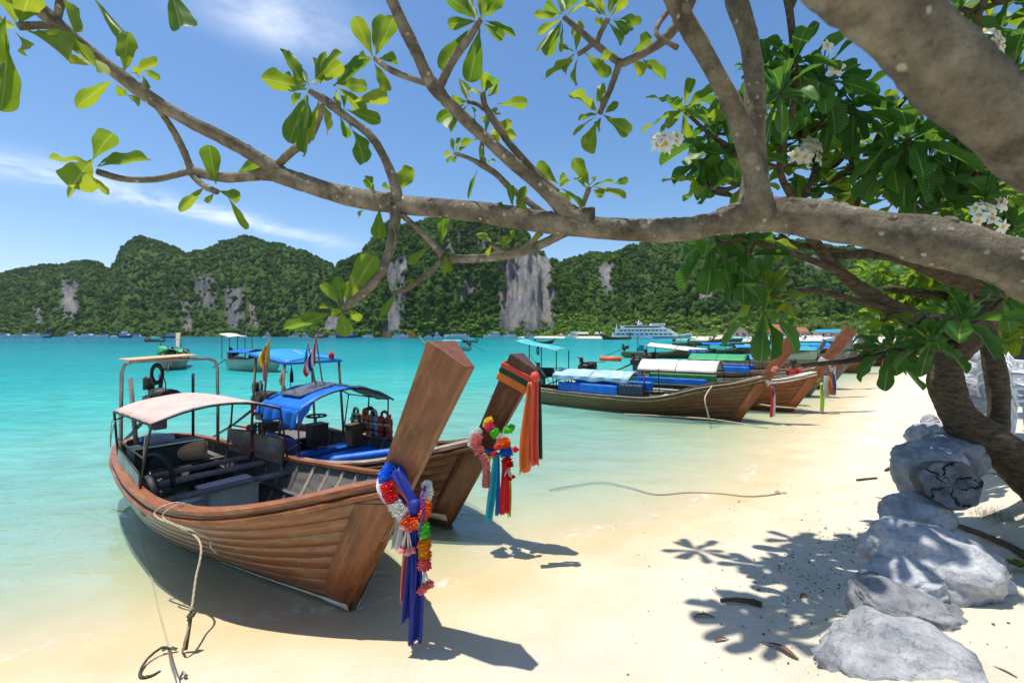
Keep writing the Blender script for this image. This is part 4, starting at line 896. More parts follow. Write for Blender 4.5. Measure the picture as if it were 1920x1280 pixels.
def vest(label, root, loc, mats_, rz=0.0):
    e = empty('life_vest')
    for sd in (-1, 1):
        MB().box((0, sd * 0.105, -0.02), (0.085, 0.16, 0.44), Matrix.Rotation(sd * R(5), 3, 'X'), 0.035).build('foam_panel', mats_[0], e)
        MB().box((0.045, sd * 0.105, 0.03), (0.012, 0.166, 0.05), Matrix.Rotation(sd * R(5), 3, 'X'), 0.004).build('reflective_band', mats_[1], e)
        MB().tube(smooth_path([(0, sd * 0.1, 0.18), (0, sd * 0.07, 0.27), (0, 0, 0.3)], 4), 0.03, 7).build('shoulder_strap', mats_[0], e)
    for z in (-0.12, 0.06): MB().box((0.0, 0, z), (0.095, 0.39, 0.03), None, 0.006).build('belt', 'rubber', e)
    tag(e, label, 'life vest', 'life vests on the second boat'); return place(e, root, loc, (0, 0, rz))
for lab, t, mm in (('dark green life vest, leftmost of the hanging row in the second boat', 3.62, ('vest_green', 'vest_grey')), ('faded orange life vest between the green and the grey one', 3.32, ('vest_orange', 'vest_grey')),
                   ('grey life vest hanging in the middle of the row', 3.05, ('vest_grey', 'c_white')), ('red life vest with pale bands, rightmost of the hanging row', 2.72, ('vest_red', 'vest_lime'))):
    w_, g = sheer(spB, t); vest(lab, B, (-t, w_ - 0.16, 1.12), mm, R(-90 + random.uniform(-12, 12)))
tyre('black tyre fender hanging on the near side of the second boat', B, (-3.1, -1.02, 0.62), (R(90), 0, R(4)), R0=0.19, r0=0.075)
tyre('black tyre standing inside the second boat beside the blue tarp', B, (-3.65, -0.80, 0.85), (R(90), 0, R(60)), R0=0.2, r0=0.06)
tyre('tyre lying over the life vests of the second boat', B, (-3.2, 0.86, 1.32), (R(90), 0, R(0)), R0=0.13, r0=0.04)
# carved yellow registration lettering on the bow side
M('faded_yellow', (0.45, 0.30, 0.05), (0.16, 0.08, 0.03), 20, rough=0.7)
for k in range(9):
    t = 0.72 + 0.105 * k; y, z = sec(spB, t, 0.80, 0.024); b = MB(); q = random.random
    b.tube([(-t, -y, z - 0.03), (-t + 0.02, -y, z + 0.03), (-t + 0.05, -y + 0.005, z + 0.025), (-t + 0.05, -y + 0.005, z - 0.03)], 0.006, 4)
    if k % 2: b.tube([(-t + 0.01, -y, z + 0.05), (-t + 0.05, -y, z + 0.065)], 0.005, 4)
    if k % 3 == 0: b.torus((-t + 0.03, -y, z - 0.01), 0.014, 0.005, Matrix.Rotation(R(90), 3, 'X'), 8, 4)
    b.build('painted_letter', 'faded_yellow', B)
# ================================================================== ribbons, garlands, flags
def ribbon(b, pts, w0, w1, folds=2.2, amp=0.22, across=(0.85, 0.52, 0), ph=None, nv=22, nu=16):
    P = smooth_path(pts, max(2, nv // (len(pts) - 1))); ac = Vector(across).normalized(); nr = Vector((ac.y, -ac.x, 0)); ph = random.uniform(0, 6) if ph is None else ph; n = len(P)
    vs = []
    for i, p in enumerate(P):
        u = i / (n - 1); w_ = w0 + (w1 - w0) * min(1, u * 1.6)
        for k in range(nu + 1):
            s = k / nu - 0.5; fold = amp * w_ * math.sin(s * 6.283 * folds + ph + u * 1.5) + amp * 0.4 * w_ * math.sin(s * 15 + ph * 2 + u * 3)
            q = Vector(p) + ac * (s * w_) + nr * fold; vs.append((q.x, q.y, q.z + (0.012 * math.sin(k * 1.7 + ph) if i == n - 1 else 0)))
    return b.add(vs, [(i * (nu + 1) + k, (i + 1) * (nu + 1) + k, (i + 1) * (nu + 1) + k + 1, i * (nu + 1) + k + 1) for i in range(n - 1) for k in range(nu)], True)
def band(b, root, s, width, tilt=0.0, k=1.08, side=0.0, stem_h=1.0, rows=4):
    """cloth band round the stem of a boat, world space"""
    lp = wrapped(s, root, tilt=tilt, stem_h=stem_h); rowsv = []
    for r_ in range(rows + 1):
        u = r_ / rows - 0.5; kk = k + 0.05 * math.cos(u * 3.14) + 0.015 * math.sin(r_ * 5)
        L = wrapped(s + u * width, root, tilt=tilt, stem_h=stem_h)(s + u * width, kk); rowsv.append([wl(root, p + Vector((0, 0, side * p.y))) for p in L])
    n = len(rowsv[0]); vs = [p for r_ in rowsv for p in r_]
    return b.add(vs, [(r_ * n + i, r_ * n + (i + 1) % n, (r_ + 1) * n + (i + 1) % n, (r_ + 1) * n + i) for r_ in range(rows) for i in range(n)], True)
def ruffle(b, pts, r, dens=0.0095, n=22):
    """crumpled paper-flower tube along a path"""
    P = [Vector(p) for p in smooth_path(pts, 8)]; D = [P[0]]
    for p in P[1:]:
        while (p - D[-1]).length > dens: D.append(D[-1] + (p - D[-1]).normalized() * dens)
    if len(D) < 3: D = [P[0].lerp(P[-1], k / 3) for k in range(4)]
    rows = []; prev = None; vs = []
    for i, p in enumerate(D):
        tg = (D[min(i + 1, len(D) - 1)] - D[max(i - 1, 0)]).normalized(); u = tg.cross(Vector((0.4, 0.8, 0.3))).normalized(); v = tg.cross(u); ez = 0.55 if i in (0, len(D) - 1) else 1.0
        for k in range(n):
            a = 6.283 * k / n + 0.5 * (i % 2); rr = r * ez * ((1.08 if k % 2 else 0.9) if i % 2 else 0.62) * random.uniform(0.84, 1.16)
            q = p + (u * math.cos(a) + v * math.sin(a)) * rr + tg * random.uniform(-0.9, 0.9) * dens; vs.append(q)
    m_ = len(D); fs = [(i * n + k, i * n + (k + 1) % n, (i + 1) * n + (k + 1) % n, (i + 1) * n + k) for i in range(m_ - 1) for k in range(n)] + [tuple(range(n))[::-1], tuple((m_ - 1) * n + k for k in range(n))]
    return b.add(vs, fs)
def bloom(b, c, r):
    for k in range(5):
        a = random.uniform(0, 6.28); ruffle(b, [Vector(c) + Vector((random.uniform(-.4, .4) * r, random.uniform(-.4, .4) * r, -0.5 * r)), Vector(c) + Vector((random.uniform(-.4, .4) * r, random.uniform(-.4, .4) * r, 0.5 * r))], r * 0.7, r * 0.3, 10)
    return b
def garland(name, label, segs, group='flower garlands on the prows'):
    e = empty(name, segs[0][1][0]); o0 = Vector(e.location); tag(e, label, 'garland', group)
    for mt, pts, r in segs: ruffle(MB(), [Vector(p) - o0 for p in pts], r).build('flower_segment', mt, e)
    return e
def part_at(e, b, name, mat, solid=0.0):
    o0 = Vector(e.location); b.v = [(p[0] - o0.x, p[1] - o0.y, p[2] - o0.z) for p in b.v]; return b.build(name, mat, e, solid=solid)
# --- near boat
YA = 3.92
e = empty('prow_ribbon', at(776, 945, YA)); tag(e, 'long navy blue satin ribbon tied round the near prow', 'ribbon', 'ribbons on the prows')
part_at(e, ribbon(MB(), [at(744, 876, 4.05), at(755, 900, 3.98), at(768, 925, 3.93), at(778, 946, 3.9)], 0.16, 0.075, 1.4, 0.18, across=(0.6, 0.5, 0.62), nv=14), 'wrap', 'c_navy', 0.004)
part_at(e, band(MB(), A, 1.52, 0.10, 0.12, 1.10), 'wrap', 'c_navy', 0.004)
kn = MB(); kn.lathe([(0.01, -0.06), (0.045, -0.05), (0.055, 0.0), (0.042, 0.055), (0.01, 0.065)], at(778, 950, 3.88), 12); part_at(e, kn, 'knot', 'c_navy')
part_at(e, ribbon(MB(), [at(777, 955, 3.88), at(778, 1040, 3.86), at(781, 1130, 3.85), at(779, 1203, 3.85)], 0.06, 0.13, 1.6, 0.2), 'tail', 'c_navy', 0.004)
part_at(e, ribbon(MB(), [at(772, 955, 3.86), at(772, 1040, 3.84), at(768, 1110, 3.83), at(764, 1163, 3.83)], 0.05, 0.12, 1.3, 0.2), 'tail', 'c_navy', 0.004)
e = empty('prow_ribbon', at(760, 980, 3.96)); tag(e, 'salmon pink ribbon tail behind the navy ribbon of the near prow', 'ribbon', 'ribbons on the prows')
part_at(e, ribbon(MB(), [at(738, 893, 4.02), at(752, 915, 3.97), at(770, 940, 3.92)], 0.06, 0.05, 1.2, 0.2, across=(0.6, 0.5, 0.62)), 'wrap', 'c_salmon', 0.004)
part_at(e, ribbon(MB(), [at(767, 945, 3.93), at(764, 1010, 3.9), at(758, 1080, 3.89), at(756, 1128, 3.89)], 0.04, 0.06, 1.5, 0.25), 'tail', 'c_salmon', 0.004)
e = empty('prow_ribbon', at(750, 990, 4.0)); tag(e, 'white gauze scarf hanging behind the near prow garland', 'ribbon', 'ribbons on the prows')
part_at(e, ribbon(MB(), [at(752, 960, 3.99), at(749, 985, 3.98), at(745, 1012, 3.98), at(744, 1028, 3.98)], 0.05, 0.10, 1.5, 0.25), 'tail', 'c_white', 0.003)
part_at(e, ribbon(MB(), [at(712, 895, 4.12), at(710, 912, 4.05), at(720, 935, 4.0), at(742, 958, 3.97)], 0.07, 0.07, 1.2, 0.2, across=(0.7, -0.4, 0.5)), 'wrap', 'c_white', 0.003)
e = empty('prow_ribbon', at(728, 930, 4.0)); tag(e, 'narrow yellow braid under the near prow garland', 'ribbon', 'ribbons on the prows')
part_at(e, ribbon(MB(), [at(716, 905, 4.06), at(722, 930, 4.0), at(742, 955, 3.96)], 0.04, 0.04, 1, 0.2, across=(0.7, -0.4, 0.5)), 'wrap', 'c_yellow', 0.003)
garland('flower_garland', 'garland of blue, red, white and orange paper flowers looped round the near prow',
        [('p_blue', [at(733, 874, 4.1), at(722, 888, 4.02), at(722, 904, 3.96)], 0.056), ('p_red', [at(723, 905, 3.95), at(729, 924, 3.92), at(737, 941, 3.9)], 0.062), ('p_white', [at(738, 942, 3.9), at(748, 958, 3.88), at(760, 968, 3.86)], 0.06),
         ('p_orange', [at(758, 972, 3.85), at(770, 982, 3.84), at(786, 978, 3.84)], 0.06), ('p_orange', [at(790, 974, 3.85), at(798, 955, 3.87), at(800, 938, 3.9)], 0.05), ('p_white', [at(800, 936, 3.92), at(802, 918, 3.97), at(798, 902, 4.03)], 0.048)])
garland('flower_garland', 'hanging string of green, amber and coral paper flowers at the near prow',
        [('p_green', [at(795, 978, 3.84), at(794, 992, 3.83), at(796, 1008, 3.83)], 0.052), ('p_amber', [at(797, 1010, 3.83), at(796, 1028, 3.82), at(796, 1045, 3.82)], 0.056), ('p_coral', [at(796, 1046, 3.82), at(796, 1058, 3.82), at(796, 1068, 3.82)], 0.055)])
def pompom(label, spots, top, r, mat, group='flower pompoms on the prows'):
    e = empty('flower_pompom', spots[0]); tag(e, label, 'pompom', group)
    for c in spots:
        part_at(e, bloom(MB(), c, r), 'bloom', mat); part_at(e, MB().tube([top, c], 0.008, 5), 'white_bead_string', 'c_white')
pompom('pale pink pompoms on white beads in front of the navy ribbon', [at(754, 1030, 3.82), at(766, 1033, 3.81), at(772, 1029, 3.82)], at(764, 985, 3.83), 0.042, 'p_pink')
pompom('coral pompoms dangling lowest at the near prow', [at(790, 1106, 3.82), at(806, 1094, 3.82), at(797, 1100, 3.80)], at(796, 1068, 3.82), 0.046, 'p_coral')
pompom('pink flower cluster at the lowest point of the near garland', [at(764, 990, 3.82), at(757, 986, 3.82)], at(764, 978, 3.83), 0.046, 'p_pink')
pompom('small orange tassel beside the green flowers of the near prow', [at(788, 1020, 3.8)], at(791, 985, 3.82), 0.03, 'p_orange')
rope('braided_cord', 'thin purple braided cord down the near prow garland', [at(797, 912, 3.95), at(790, 930, 3.86), at(793, 950, 3.82), at(792, 972, 3.8), at(788, 990, 3.79), at(787, 1005, 3.79)], 0.012, 'c_purple', 'cord')
# --- second boat
YB = 5.95
e = empty('prow_ribbon', at(1003, 705, 5.55)); tag(e, 'coral red ribbon tied round the top of the second prow', 'ribbon', 'ribbons on the prows')
part_at(e, band(MB(), B, 2.86, 0.09, 0.1, 1.10), 'wrap', 'c_coral', 0.004); kn = MB(); kn.lathe([(0.01, -0.07), (0.05, -0.05), (0.06, 0.0), (0.04, 0.05), (0.01, 0.06)], at(1003, 706, 5.5), 10); part_at(e, kn, 'knot', 'c_coral')
part_at(e, ribbon(MB(), [at(1004, 708, 5.5), at(1003, 760, 5.48), at(1002, 820, 5.48), at(1004, 872, 5.48)], 0.08, 0.13, 1.7, 0.2), 'tail', 'c_coral', 0.004)
e = empty('prow_ribbon', at(985, 740, 5.6)); tag(e, 'orange ribbon hanging from the second prow, left of the coral one', 'ribbon', 'ribbons on the prows')
part_at(e, band(MB(), B, 2.68, 0.12, 0.1, 1.07), 'wrap', 'c_orange', 0.004)
part_at(e, ribbon(MB(), [at(994, 716, 5.52), at(990, 770, 5.5), at(985, 830, 5.5), at(984, 885, 5.5)], 0.07, 0.19, 1.6, 0.18), 'tail', 'c_orange', 0.004)
e = empty('prow_ribbon', at(1014, 720, 5.56)); tag(e, 'dark green ribbon at the second prow behind the coral one', 'ribbon', 'ribbons on the prows')
part_at(e, band(MB(), B, 2.775, 0.07, 0.1, 1.09), 'wrap', 'c_green', 0.004)
part_at(e, ribbon(MB(), [at(1010, 712, 5.56), at(1012, 770, 5.56), at(1014, 860, 5.56)], 0.05, 0.06, 1.2, 0.2), 'tail', 'c_green', 0.004)
for lab, nm, x0, y0, x1, y1, w_, Yq in (('cyan ribbon fanning down from the second prow garland', 'c_cyan', 930, 848, 916, 977, 0.13, 5.84), ('narrow blue ribbon between the cyan and red ones', 'c_blue', 935, 848, 932, 966, 0.06, 5.85),
                                        ('crimson ribbon hanging under the second prow garland', 'c_red', 946, 858, 946, 963, 0.12, 5.83), ('thin lime green ribbon at the second prow', 'c_lime', 955, 870, 955, 968, 0.05, 5.88), ('thin yellow ribbon at the second prow', 'c_yellow', 931, 846, 936, 945, 0.03, 5.9)):
    e = empty('prow_ribbon', at(x0, y0, Yq)); tag(e, lab, 'ribbon', 'ribbons on the prows'); part_at(e, ribbon(MB(), [at(x0, y0, Yq), at((x0 + x1) / 2 + 1, (y0 + y1) / 2, Yq - 0.02), at(x1, y1, Yq - 0.02)], w_ * 0.45, w_, 1.6, 0.2), 'tail', nm, 0.004)
for lab, nm, s_, wd in (('yellow cloth band wrapped round the second prow', 'c_yellow', 1.42, 0.12), ('blue cloth band above the yellow one on the second prow', 'c_blue', 1.53, 0.08), ('cyan cloth band below the yellow one on the second prow', 'c_cyan', 1.31, 0.09)):
    o = band(MB(), B, s_, wd, 0.35, 1.16).build('prow_band', nm, None, solid=0.004); tag(o, lab, 'cloth band', 'cloth bands on the second prow')
garland('flower_garland', 'long pink and white garland drooping on the left of the second prow', [('p_white', [at(900, 806, 6.1), at(886, 818, 6.0), at(884, 838, 5.95)], 0.055), ('p_pink', [at(897, 816, 5.96), at(892, 832, 5.9), at(901, 850, 5.86)], 0.07), ('p_salmon2' if False else 'p_pink', [at(902, 851, 5.86), at(911, 868, 5.84), at(912, 886, 5.83), at(911, 914, 5.83)], 0.054)])
garland('flower_garland', 'rainbow garland of yellow, pink, green, red and blue flowers on the second prow',
        [('p_yellow', [at(912, 798, 6.12), at(914, 790, 6.05), at(924, 786, 6.02)], 0.05), ('p_hotpink', [at(915, 797, 5.98), at(920, 802, 5.95), at(925, 806, 5.93)], 0.062), ('p_green', [at(924, 806, 5.92), at(929, 813, 5.9), at(934, 818, 5.88)], 0.062), ('p_white', [at(934, 817, 5.88), at(940, 822, 5.86), at(946, 822, 5.86)], 0.055),
         ('p_green', [at(944, 806, 5.95), at(956, 806, 5.95), at(960, 796, 6.0)], 0.05), ('p_orange', [at(936, 832, 5.82), at(945, 831, 5.8), at(956, 828, 5.82)], 0.075), ('p_blue', [at(938, 849, 5.8), at(950, 848, 5.79), at(960, 845, 5.8)], 0.06), ('p_crimson', [at(947, 858, 5.8), at(951, 866, 5.79), at(951, 876, 5.79)], 0.075)])
pompom('crimson pompoms flanking the second prow garland', [at(926, 850, 5.8), at(966, 842, 5.8), at(932, 838, 5.8)], at(946, 832, 5.8), 0.05, 'p_crimson')
pompom('red pompom tassel at the foot of the second prow garland', [at(944, 896, 5.78), at(956, 897, 5.78), at(962, 893, 5.78)], at(952, 878, 5.79), 0.035, 'p_crimson')
# --- flags
def flag(label, base, top, stripes, drop, dirv, group='flags on the boats', w_=0.42):
    e = empty('flag', base); tag(e, label, 'flag', group); part_at(e, MB().tube([base, top], 0.014, 7), 'pole', 'bamboo')
    n = len(stripes); dv = Vector(dirv)
    for i, mt in enumerate(stripes):
        u0, u1 = i / n, (i + 1) / n
        def f(a, b):
            u = u0 + (u1 - u0) * a; p = top + Vector((0, 0, -0.02)) + dv * (w_ * u * (0.25 + 0.75 * math.sin(0.2 + b * 2.3))) + Vector((0, 0, -drop * 1.35 * b - 0.75 * w_ * u * (1 - 0.4 * b)))
            return p + Vector((dv.y, -dv.x, 0)) * 0.05 * math.sin(u * 13 + b * 2)
        part_at(e, MB().grid(f, 6, 10), 'flag_stripe', mt, 0.003)
flag('yellow flag drooping on its pole at the stern of the second boat', wl(B, (-4.55, -0.78, 0.8)), at(506, 632, 8.4), ['c_yellow', 'c_yellow'], 0.34, (-0.75, -0.4, 0), w_=0.22)
flag('faded red and white flag hanging below the yellow one', wl(B, (-4.5, -0.76, 0.8)), at(499, 670, 8.3), ['c_salmon', 'c_white', 'c_salmon'], 0.28, (-0.5, -0.3, 0), w_=0.10)
flag('red, white and blue striped flag above the solar panel', wl(B, (-3.75, 0.1, 1.95)), at(592, 630, 8.4), ['c_red', 'c_white', 'c_navy', 'c_white', 'c_red'], 0.36, (-0.55, -0.3, -0.4), w_=0.34)
flag('pale blue flag behind the striped flag on the second boat', wl(B, (-3.85, 0.0, 1.95)), at(577, 640, 8.5), ['c_cyan', 'c_cyan'], 0.30, (-0.3, -0.2, -0.2), w_=0.18)
# ================================================================== boats drawn up along the beach
def tarp_side(root, sp, t0, t1, sd, z0, z1, mat, out=0.0):
    MB().grid(lambda a, b: (-(t0 + (t1 - t0) * a), sd * (sheer(sp, t0 + (t1 - t0) * a)[0] - 0.04 + out + 0.012 * math.sin(a * 37)), z1 - (z1 - z0) * b), 24, 4).build('side_tarp', mat, root, solid=0.01)
def tied_cloths(root, specs, label, s0=1.5, stem_h=1.0, wrapmat='c_white'):
    """coloured cloths knotted on a prow: specs (material, sideways, length, width)"""
    o0 = wl(root, Vector((math.cos(AL) * s0 + 0.1, 0, math.sin(AL) * s0))); e = empty('prow_ribbon', o0); tag(e, label, 'ribbon', 'ribbons on the prows')
    part_at(e, band(MB(), root, s0 + 0.06, 0.20, 0.15, 1.14, stem_h=stem_h), 'wrap', wrapmat, 0.005)
    for mt, y, ln, w_ in specs:
        p = wl(root, Vector((math.cos(AL) * s0 + 0.12 + 0.05 * y, -0.12 + y, math.sin(AL) * s0 - 0.03)))
        part_at(e, ribbon(MB(), [p, p + Vector((0.03, 0, -ln * 0.5)), p + Vector((0.0, 0, -ln))], w_ * 0.5, w_, 1.6, 0.2, nu=10, nv=10), 'tail', mt, 0.005)
spC = hull_spec(1.28, 0.72); pC = on_z(1390, 787)
C = longtail('longtail_boat', 'long olive-brown longtail boat with blue side tarps, third from the camera', pC, 0.588, spC, dict(hull='hull_wood_olive', rail='rail_wood_pale', stem='stem_wood_red', bottom='antifoul'), nst=8)
canopy(C, 3.5, 6.6, 0.86, 1.22, 0.20, 'faded_blue_tarp', spC, fringe=0.16, r=0.02); tarp_side(C, spC, 3.9, 6.4, -1, 0.60, 0.98, 'blue_tarp'); tarp_side(C, spC, 2.95, 3.85, -1, 0.62, 1.05, 'navy_tarp')
tarp_side(C, spC, 3.2, 6.4, 1, 0.60, 0.98, 'blue_tarp')
for t, sd in ((2.95, -1), (2.95, 1)): bar('canopy_post', 'steel_dark', C, [(-t, sd * 0.95, 0.6), (-t, sd * 0.86, 1.5)], 0.02)
quad_roof(C, [(-6.5, -0.62, 2.15), (-6.5, 0.62, 2.15), (-8.5, 0.62, 2.55), (-8.5, -0.62, 2.55)], 'turquoise_tarp')
for t, y, z in ((6.6, -0.55, 2.15), (6.6, 0.55, 2.15), (7.9, -0.5, 2.42), (7.9, 0.5, 2.42)): bar('roof_post', 'steel_dark', C, [(-t, y, 0.6), (-t, y, z)], 0.022)
bar('roof_brace', 'rope', C, [(-7.9, -0.5, 2.0), (-6.9, -0.55, 0.9)], 0.014)
MB().torus((-7.6, -0.3, 2.15), 0.16, 0.03, Matrix.Rotation(R(90), 3, 'Y') @ Matrix.Scale(0.5, 3, Vector((0, 1, 0))), 18, 6).build('hose_coil', 'rubber', C)
engine(C, 7.6, 1.15, 0.0, 0.95)
for t in (1.2, 1.9, 2.6): plank('thwart', 'cream_wood', C, (-t, 0, sheer(spC, t)[1] - 0.08), (0.2, 2 * (sheer(spC, t)[0] - 0.1), 0.04))
bar('sheer_line', 'rope', C, [(-t, -(sheer(spC, t)[0] + 0.045), sheer(spC, t)[1] + 0.045) for t in np.linspace(-0.5, 4.0, 16)], 0.014)
tied_cloths(C, [('c_red', -0.10, 0.95, 0.12), ('c_navy', -0.02, 0.35, 0.12), ('c_white', 0.06, 0.95, 0.24)], 'white, red and navy cloths knotted on the third prow', 1.42)
pompom('pink flower bundle above the white cloth of the third prow', [wl(C, (1.0, -0.25, 1.78)), wl(C, (0.95, -0.2, 1.7))], wl(C, (0.98, -0.2, 1.65)), 0.09, 'p_pink')
rp = lambda t, dz=0.0: wl(C, (-t, -(sheer(spC, t)[0] + 0.06), sheer(spC, t)[1] + dz))
rope('mooring_rope', 'pale rope slung along the waterline of the third boat', [on_z(1170, 776, 0.05), on_z(1270, 781, 0.06), on_z(1328, 785, 0.12), on_z(1385, 793, 0.02), on_ground(1440, 803) + Vector((0, 0, 0.01))], 0.022, strands=False)
rope('bow_line', 'pale rope hanging down the bow of the third boat', [rp(0.75, 0.05), at(1322, 745, 14.25), at(1326, 770, 14.2), on_z(1330, 786, 0.1)], 0.024, strands=False)
spD = hull_spec(1.45, 0.72); pD = on_z(1488, 770)
D = longtail('longtail_boat', 'reddish longtail boat with white rail and white canopy, fourth from the camera', pD, 0.588, spD, dict(hull='hull_wood_red', rail='white_paint', stem='stem_wood_red', bottom='antifoul'), nst=7, stem_h=1.15)
canopy(D, 2.5, 5.6, 0.85, 1.32, 0.42, 'white_tarp', spD, r=0.02); tarp_side(D, spD, 2.8, 5.6, -1, 0.85, 1.08, 'blue_tarp'); tarp_side(D, spD, 2.8, 5.6, 1, 0.85, 1.1, 'green_tarp')
bar('life_ring_rack', 'orange_plastic', D, [(-6.4, -0.6, 1.75), (-7.4, -0.5, 1.75)], 0.11, 8); engine(D, 8.4, 1.25)
tied_cloths(D, [('c_lime', -0.12, 0.95, 0.16), ('c_white', -0.02, 1.15, 0.20), ('c_yellow', 0.1, 0.95, 0.2)], 'lime, white and amber cloths with flowers on the fourth prow', 1.35, 1.15, 'c_yellow')
tied_cloths(D, [('c_white', 0.1, 0.2, 0.12)], 'yellow and white cloth band high on the fourth prow', 2.05, 1.15, 'c_white')
garland('flower_garland', 'white and orange flower garland on the fourth prow', [('p_white', [wl(D, (1.0, -0.28, 1.35)), wl(D, (0.98, -0.34, 1.0)), wl(D, (1.0, -0.32, 0.6))], 0.08), ('p_amber', [wl(D, (1.05, -0.2, 1.3)), wl(D, (1.12, -0.28, 1.0)), wl(D, (1.14, -0.26, 0.7))], 0.07)])
rope('bow_line', 'pale line tied low across the fourth bow', [on_z(1420, 757, 0.25), on_z(1455, 762, 0.28), on_z(1492, 765, 0.25), on_ground(1520, 772) + Vector((0, 0, 0.02))], 0.025, strands=False)
spG = hull_spec(1.4, 0.8); pG = on_z(1520, 742)
G_ = longtail('longtail_boat', 'longtail boat with green hull and green canopy behind the white canopy', pG, 0.588, spG, dict(hull='hull_paint_green', rail='rail_wood_pale', stem='hull_wood_grey', bottom='antifoul'), nst=6)
canopy(G_, 2.6, 5.2, 0.9, 1.55, 0.28, 'green_tarp', spG, r=0.02); tarp_side(G_, spG, 2.4, 5.0, -1, 1.02, 1.3, 'blue_tarp'); tarp_side(G_, spG, 2.4, 5.0, 1, 1.02, 1.3, 'blue_tarp'); engine(G_, 8.2, 1.3)
tied_cloths(G_, [('c_navy', -0.1, 1.0, 0.14), ('c_white', 0.02, 1.05, 0.2)], 'navy and white cloths hanging beyond the fourth prow', 1.4)
spE = hull_spec(1.62, 0.95, bowrise=1.05); pE = on_z(1557, 728)
E_ = longtail('longtail_boat', 'reddish-brown longtail boat with high sheer and grey prow beyond the green boat', pE, 0.588, spE, dict(hull='hull_wood_red', rail='rail_wood_pale', stem='hull_wood_grey', bottom='antifoul'), nst=7)
canopy(E_, 6.0, 9.4, 0.9, 1.75, 0.2, 'white_tarp', spE, r=0.025, tilt=0.35); engine(E_, 9.6, 1.4); canopy(E_, 3.2, 5.8, 0.9, 1.45, 0.2, 'sky_blue_tarp', spE, r=0.02)
garland('flower_garland', 'white and crimson garland on the grey prow behind the fourth one', [('p_white', [wl(E_, (1.15, -0.3, 2.1)), wl(E_, (1.25, -0.32, 1.8))], 0.12), ('p_crimson', [wl(E_, (1.22, -0.3, 1.8)), wl(E_, (1.18, -0.3, 1.55))], 0.12)])
spF = hull_spec(1.5, 0.9); pF = on_z(1625, 699)
F_ = longtail('longtail_boat', 'red-brown longtail boat farthest along the beach before the tree', pF, 0.60, spF, dict(hull='hull_wood_red', rail='rail_wood_pale', stem='hull_wood_grey', bottom='antifoul'), nst=5, ribs=False, stem_h=1.12)
canopy(F_, 3, 6.5, 0.9, 1.6, 0.25, 'teal_tarp', spF, r=0.03); tied_cloths(F_, [('c_coral', -0.1, 0.9, 0.22), ('c_navy', 0.15, 1.4, 0.2)], 'coral and navy cloths on the farthest beached prow', 1.5, 1.12, 'c_coral')
pompom('green flower bundle on top of the farthest beached prow', [wl(F_, (1.75, 0, 2.9)), wl(F_, (1.8, 0.1, 2.75))], wl(F_, (1.7, 0, 2.7)), 0.14, 'p_green')
F2 = longtail('longtail_boat', 'olive longtail boat half hidden behind the leaves along the beach', on_z(1672, 686), 0.62, hull_spec(1.4), dict(hull='hull_wood_olive', rail='rail_wood_pale', stem='stem_wood_red', bottom='antifoul'), ribs=False, simple=True)
canopy(F2, 3, 6, 0.9, 1.5, 0.25, 'blue_tarp', hull_spec(1.4), r=0.03)
# ---- simpler boats farther off
def far_boat(label, px, py, phi, hull, can, scale=1.0, stretch=1.4, stem='stem_wood_red', low=0.8, stem_h=1.0, t0=2.6, t1=6.0, ze=1.35, arch=False, tarp=None, two=None, grp='longtail boats', Y=None):
    sp = hull_spec(stretch, low); loc = on_z(px, py) if Y is None else Vector(((px - 960) / FPX * Y, Y, 0))
    o = longtail('longtail_boat', label, loc, phi, sp, dict(hull=hull, rail='rail_wood_pale', stem=stem, bottom='antifoul'), scale, simple=True, ribs=False, stem_h=stem_h, group=grp)
    MB().add([(-0.3, 0, 0.55), (-sp['L'] * 0.5, 0.75, 0.5), (-sp['L'] * 0.5, -0.75, 0.5), (-sp['L'] * 0.92, 0.55, 0.55), (-sp['L'] * 0.92, -0.55, 0.55)], [(0, 1, 2), (1, 3, 4, 2)]).build('inner_deck', 'inner_hull', o)
    if can: canopy(o, t0, t1, 0.88, ze, 0.24, can, sp, r=0.03)
    if two: canopy(o, t1 + 0.2, min(t1 + 2.2, sp['L'] - 0.3), 0.8, ze + 0.7, 0.1, two, sp, r=0.03, name='stern_roof')
    if tarp: tarp_side(o, sp, t0, t1, -1, 0.8, 1.1, tarp); tarp_side(o, sp, t0, t1, 1, 0.8, 1.1, tarp)
    if arch: bar('stern_arch', 'steel_dark', o, [(-6.6, -0.6, 0.8), (-6.6, -0.6, 2.2), (-6.6, 0.6, 2.2), (-6.6, 0.6, 0.8)], 0.035)
    engine(o, sp['L'] - 0.4, 1.2); return o
FB = 'longtail boats anchored in the bay'
m1 = far_boat('grey longtail boat with blue canopy and green tarp, anchored at the left', 332, 684, -2.15, 'hull_wood_grey', 'blue_tarp', 1.1, 1.1, 'cream_wood', t0=1.6, t1=4.2, arch=True, grp=FB)
MB().grid(lambda a, b: (-6.2 - 0.9 * a, -0.75 + 1.5 * b, 1.35 + 0.25 * math.sin(a * 3.1) + 0.15 * math.sin(b * 6 + a * 5)), 12, 12).build('green_tarp_heap', 'green_tarp', m1, solid=0.03)
m2 = far_boat('pale green longtail boat with blue awning and white roof board, bow toward the beach', 518, 697, 0.5, 'hull_paint_pale', 'blue_tarp', 1.05, 0.9, 'hull_paint_pale', low=1.0, stem_h=0.52, t0=2.2, t1=4.6, tarp='navy_tarp', grp=FB)
quad_roof(m2, [(-4.6, -0.7, 2.5), (-4.6, 0.7, 2.5), (-6.0, 0.7, 2.75), (-6.0, -0.7, 2.75)], 'white_tarp')
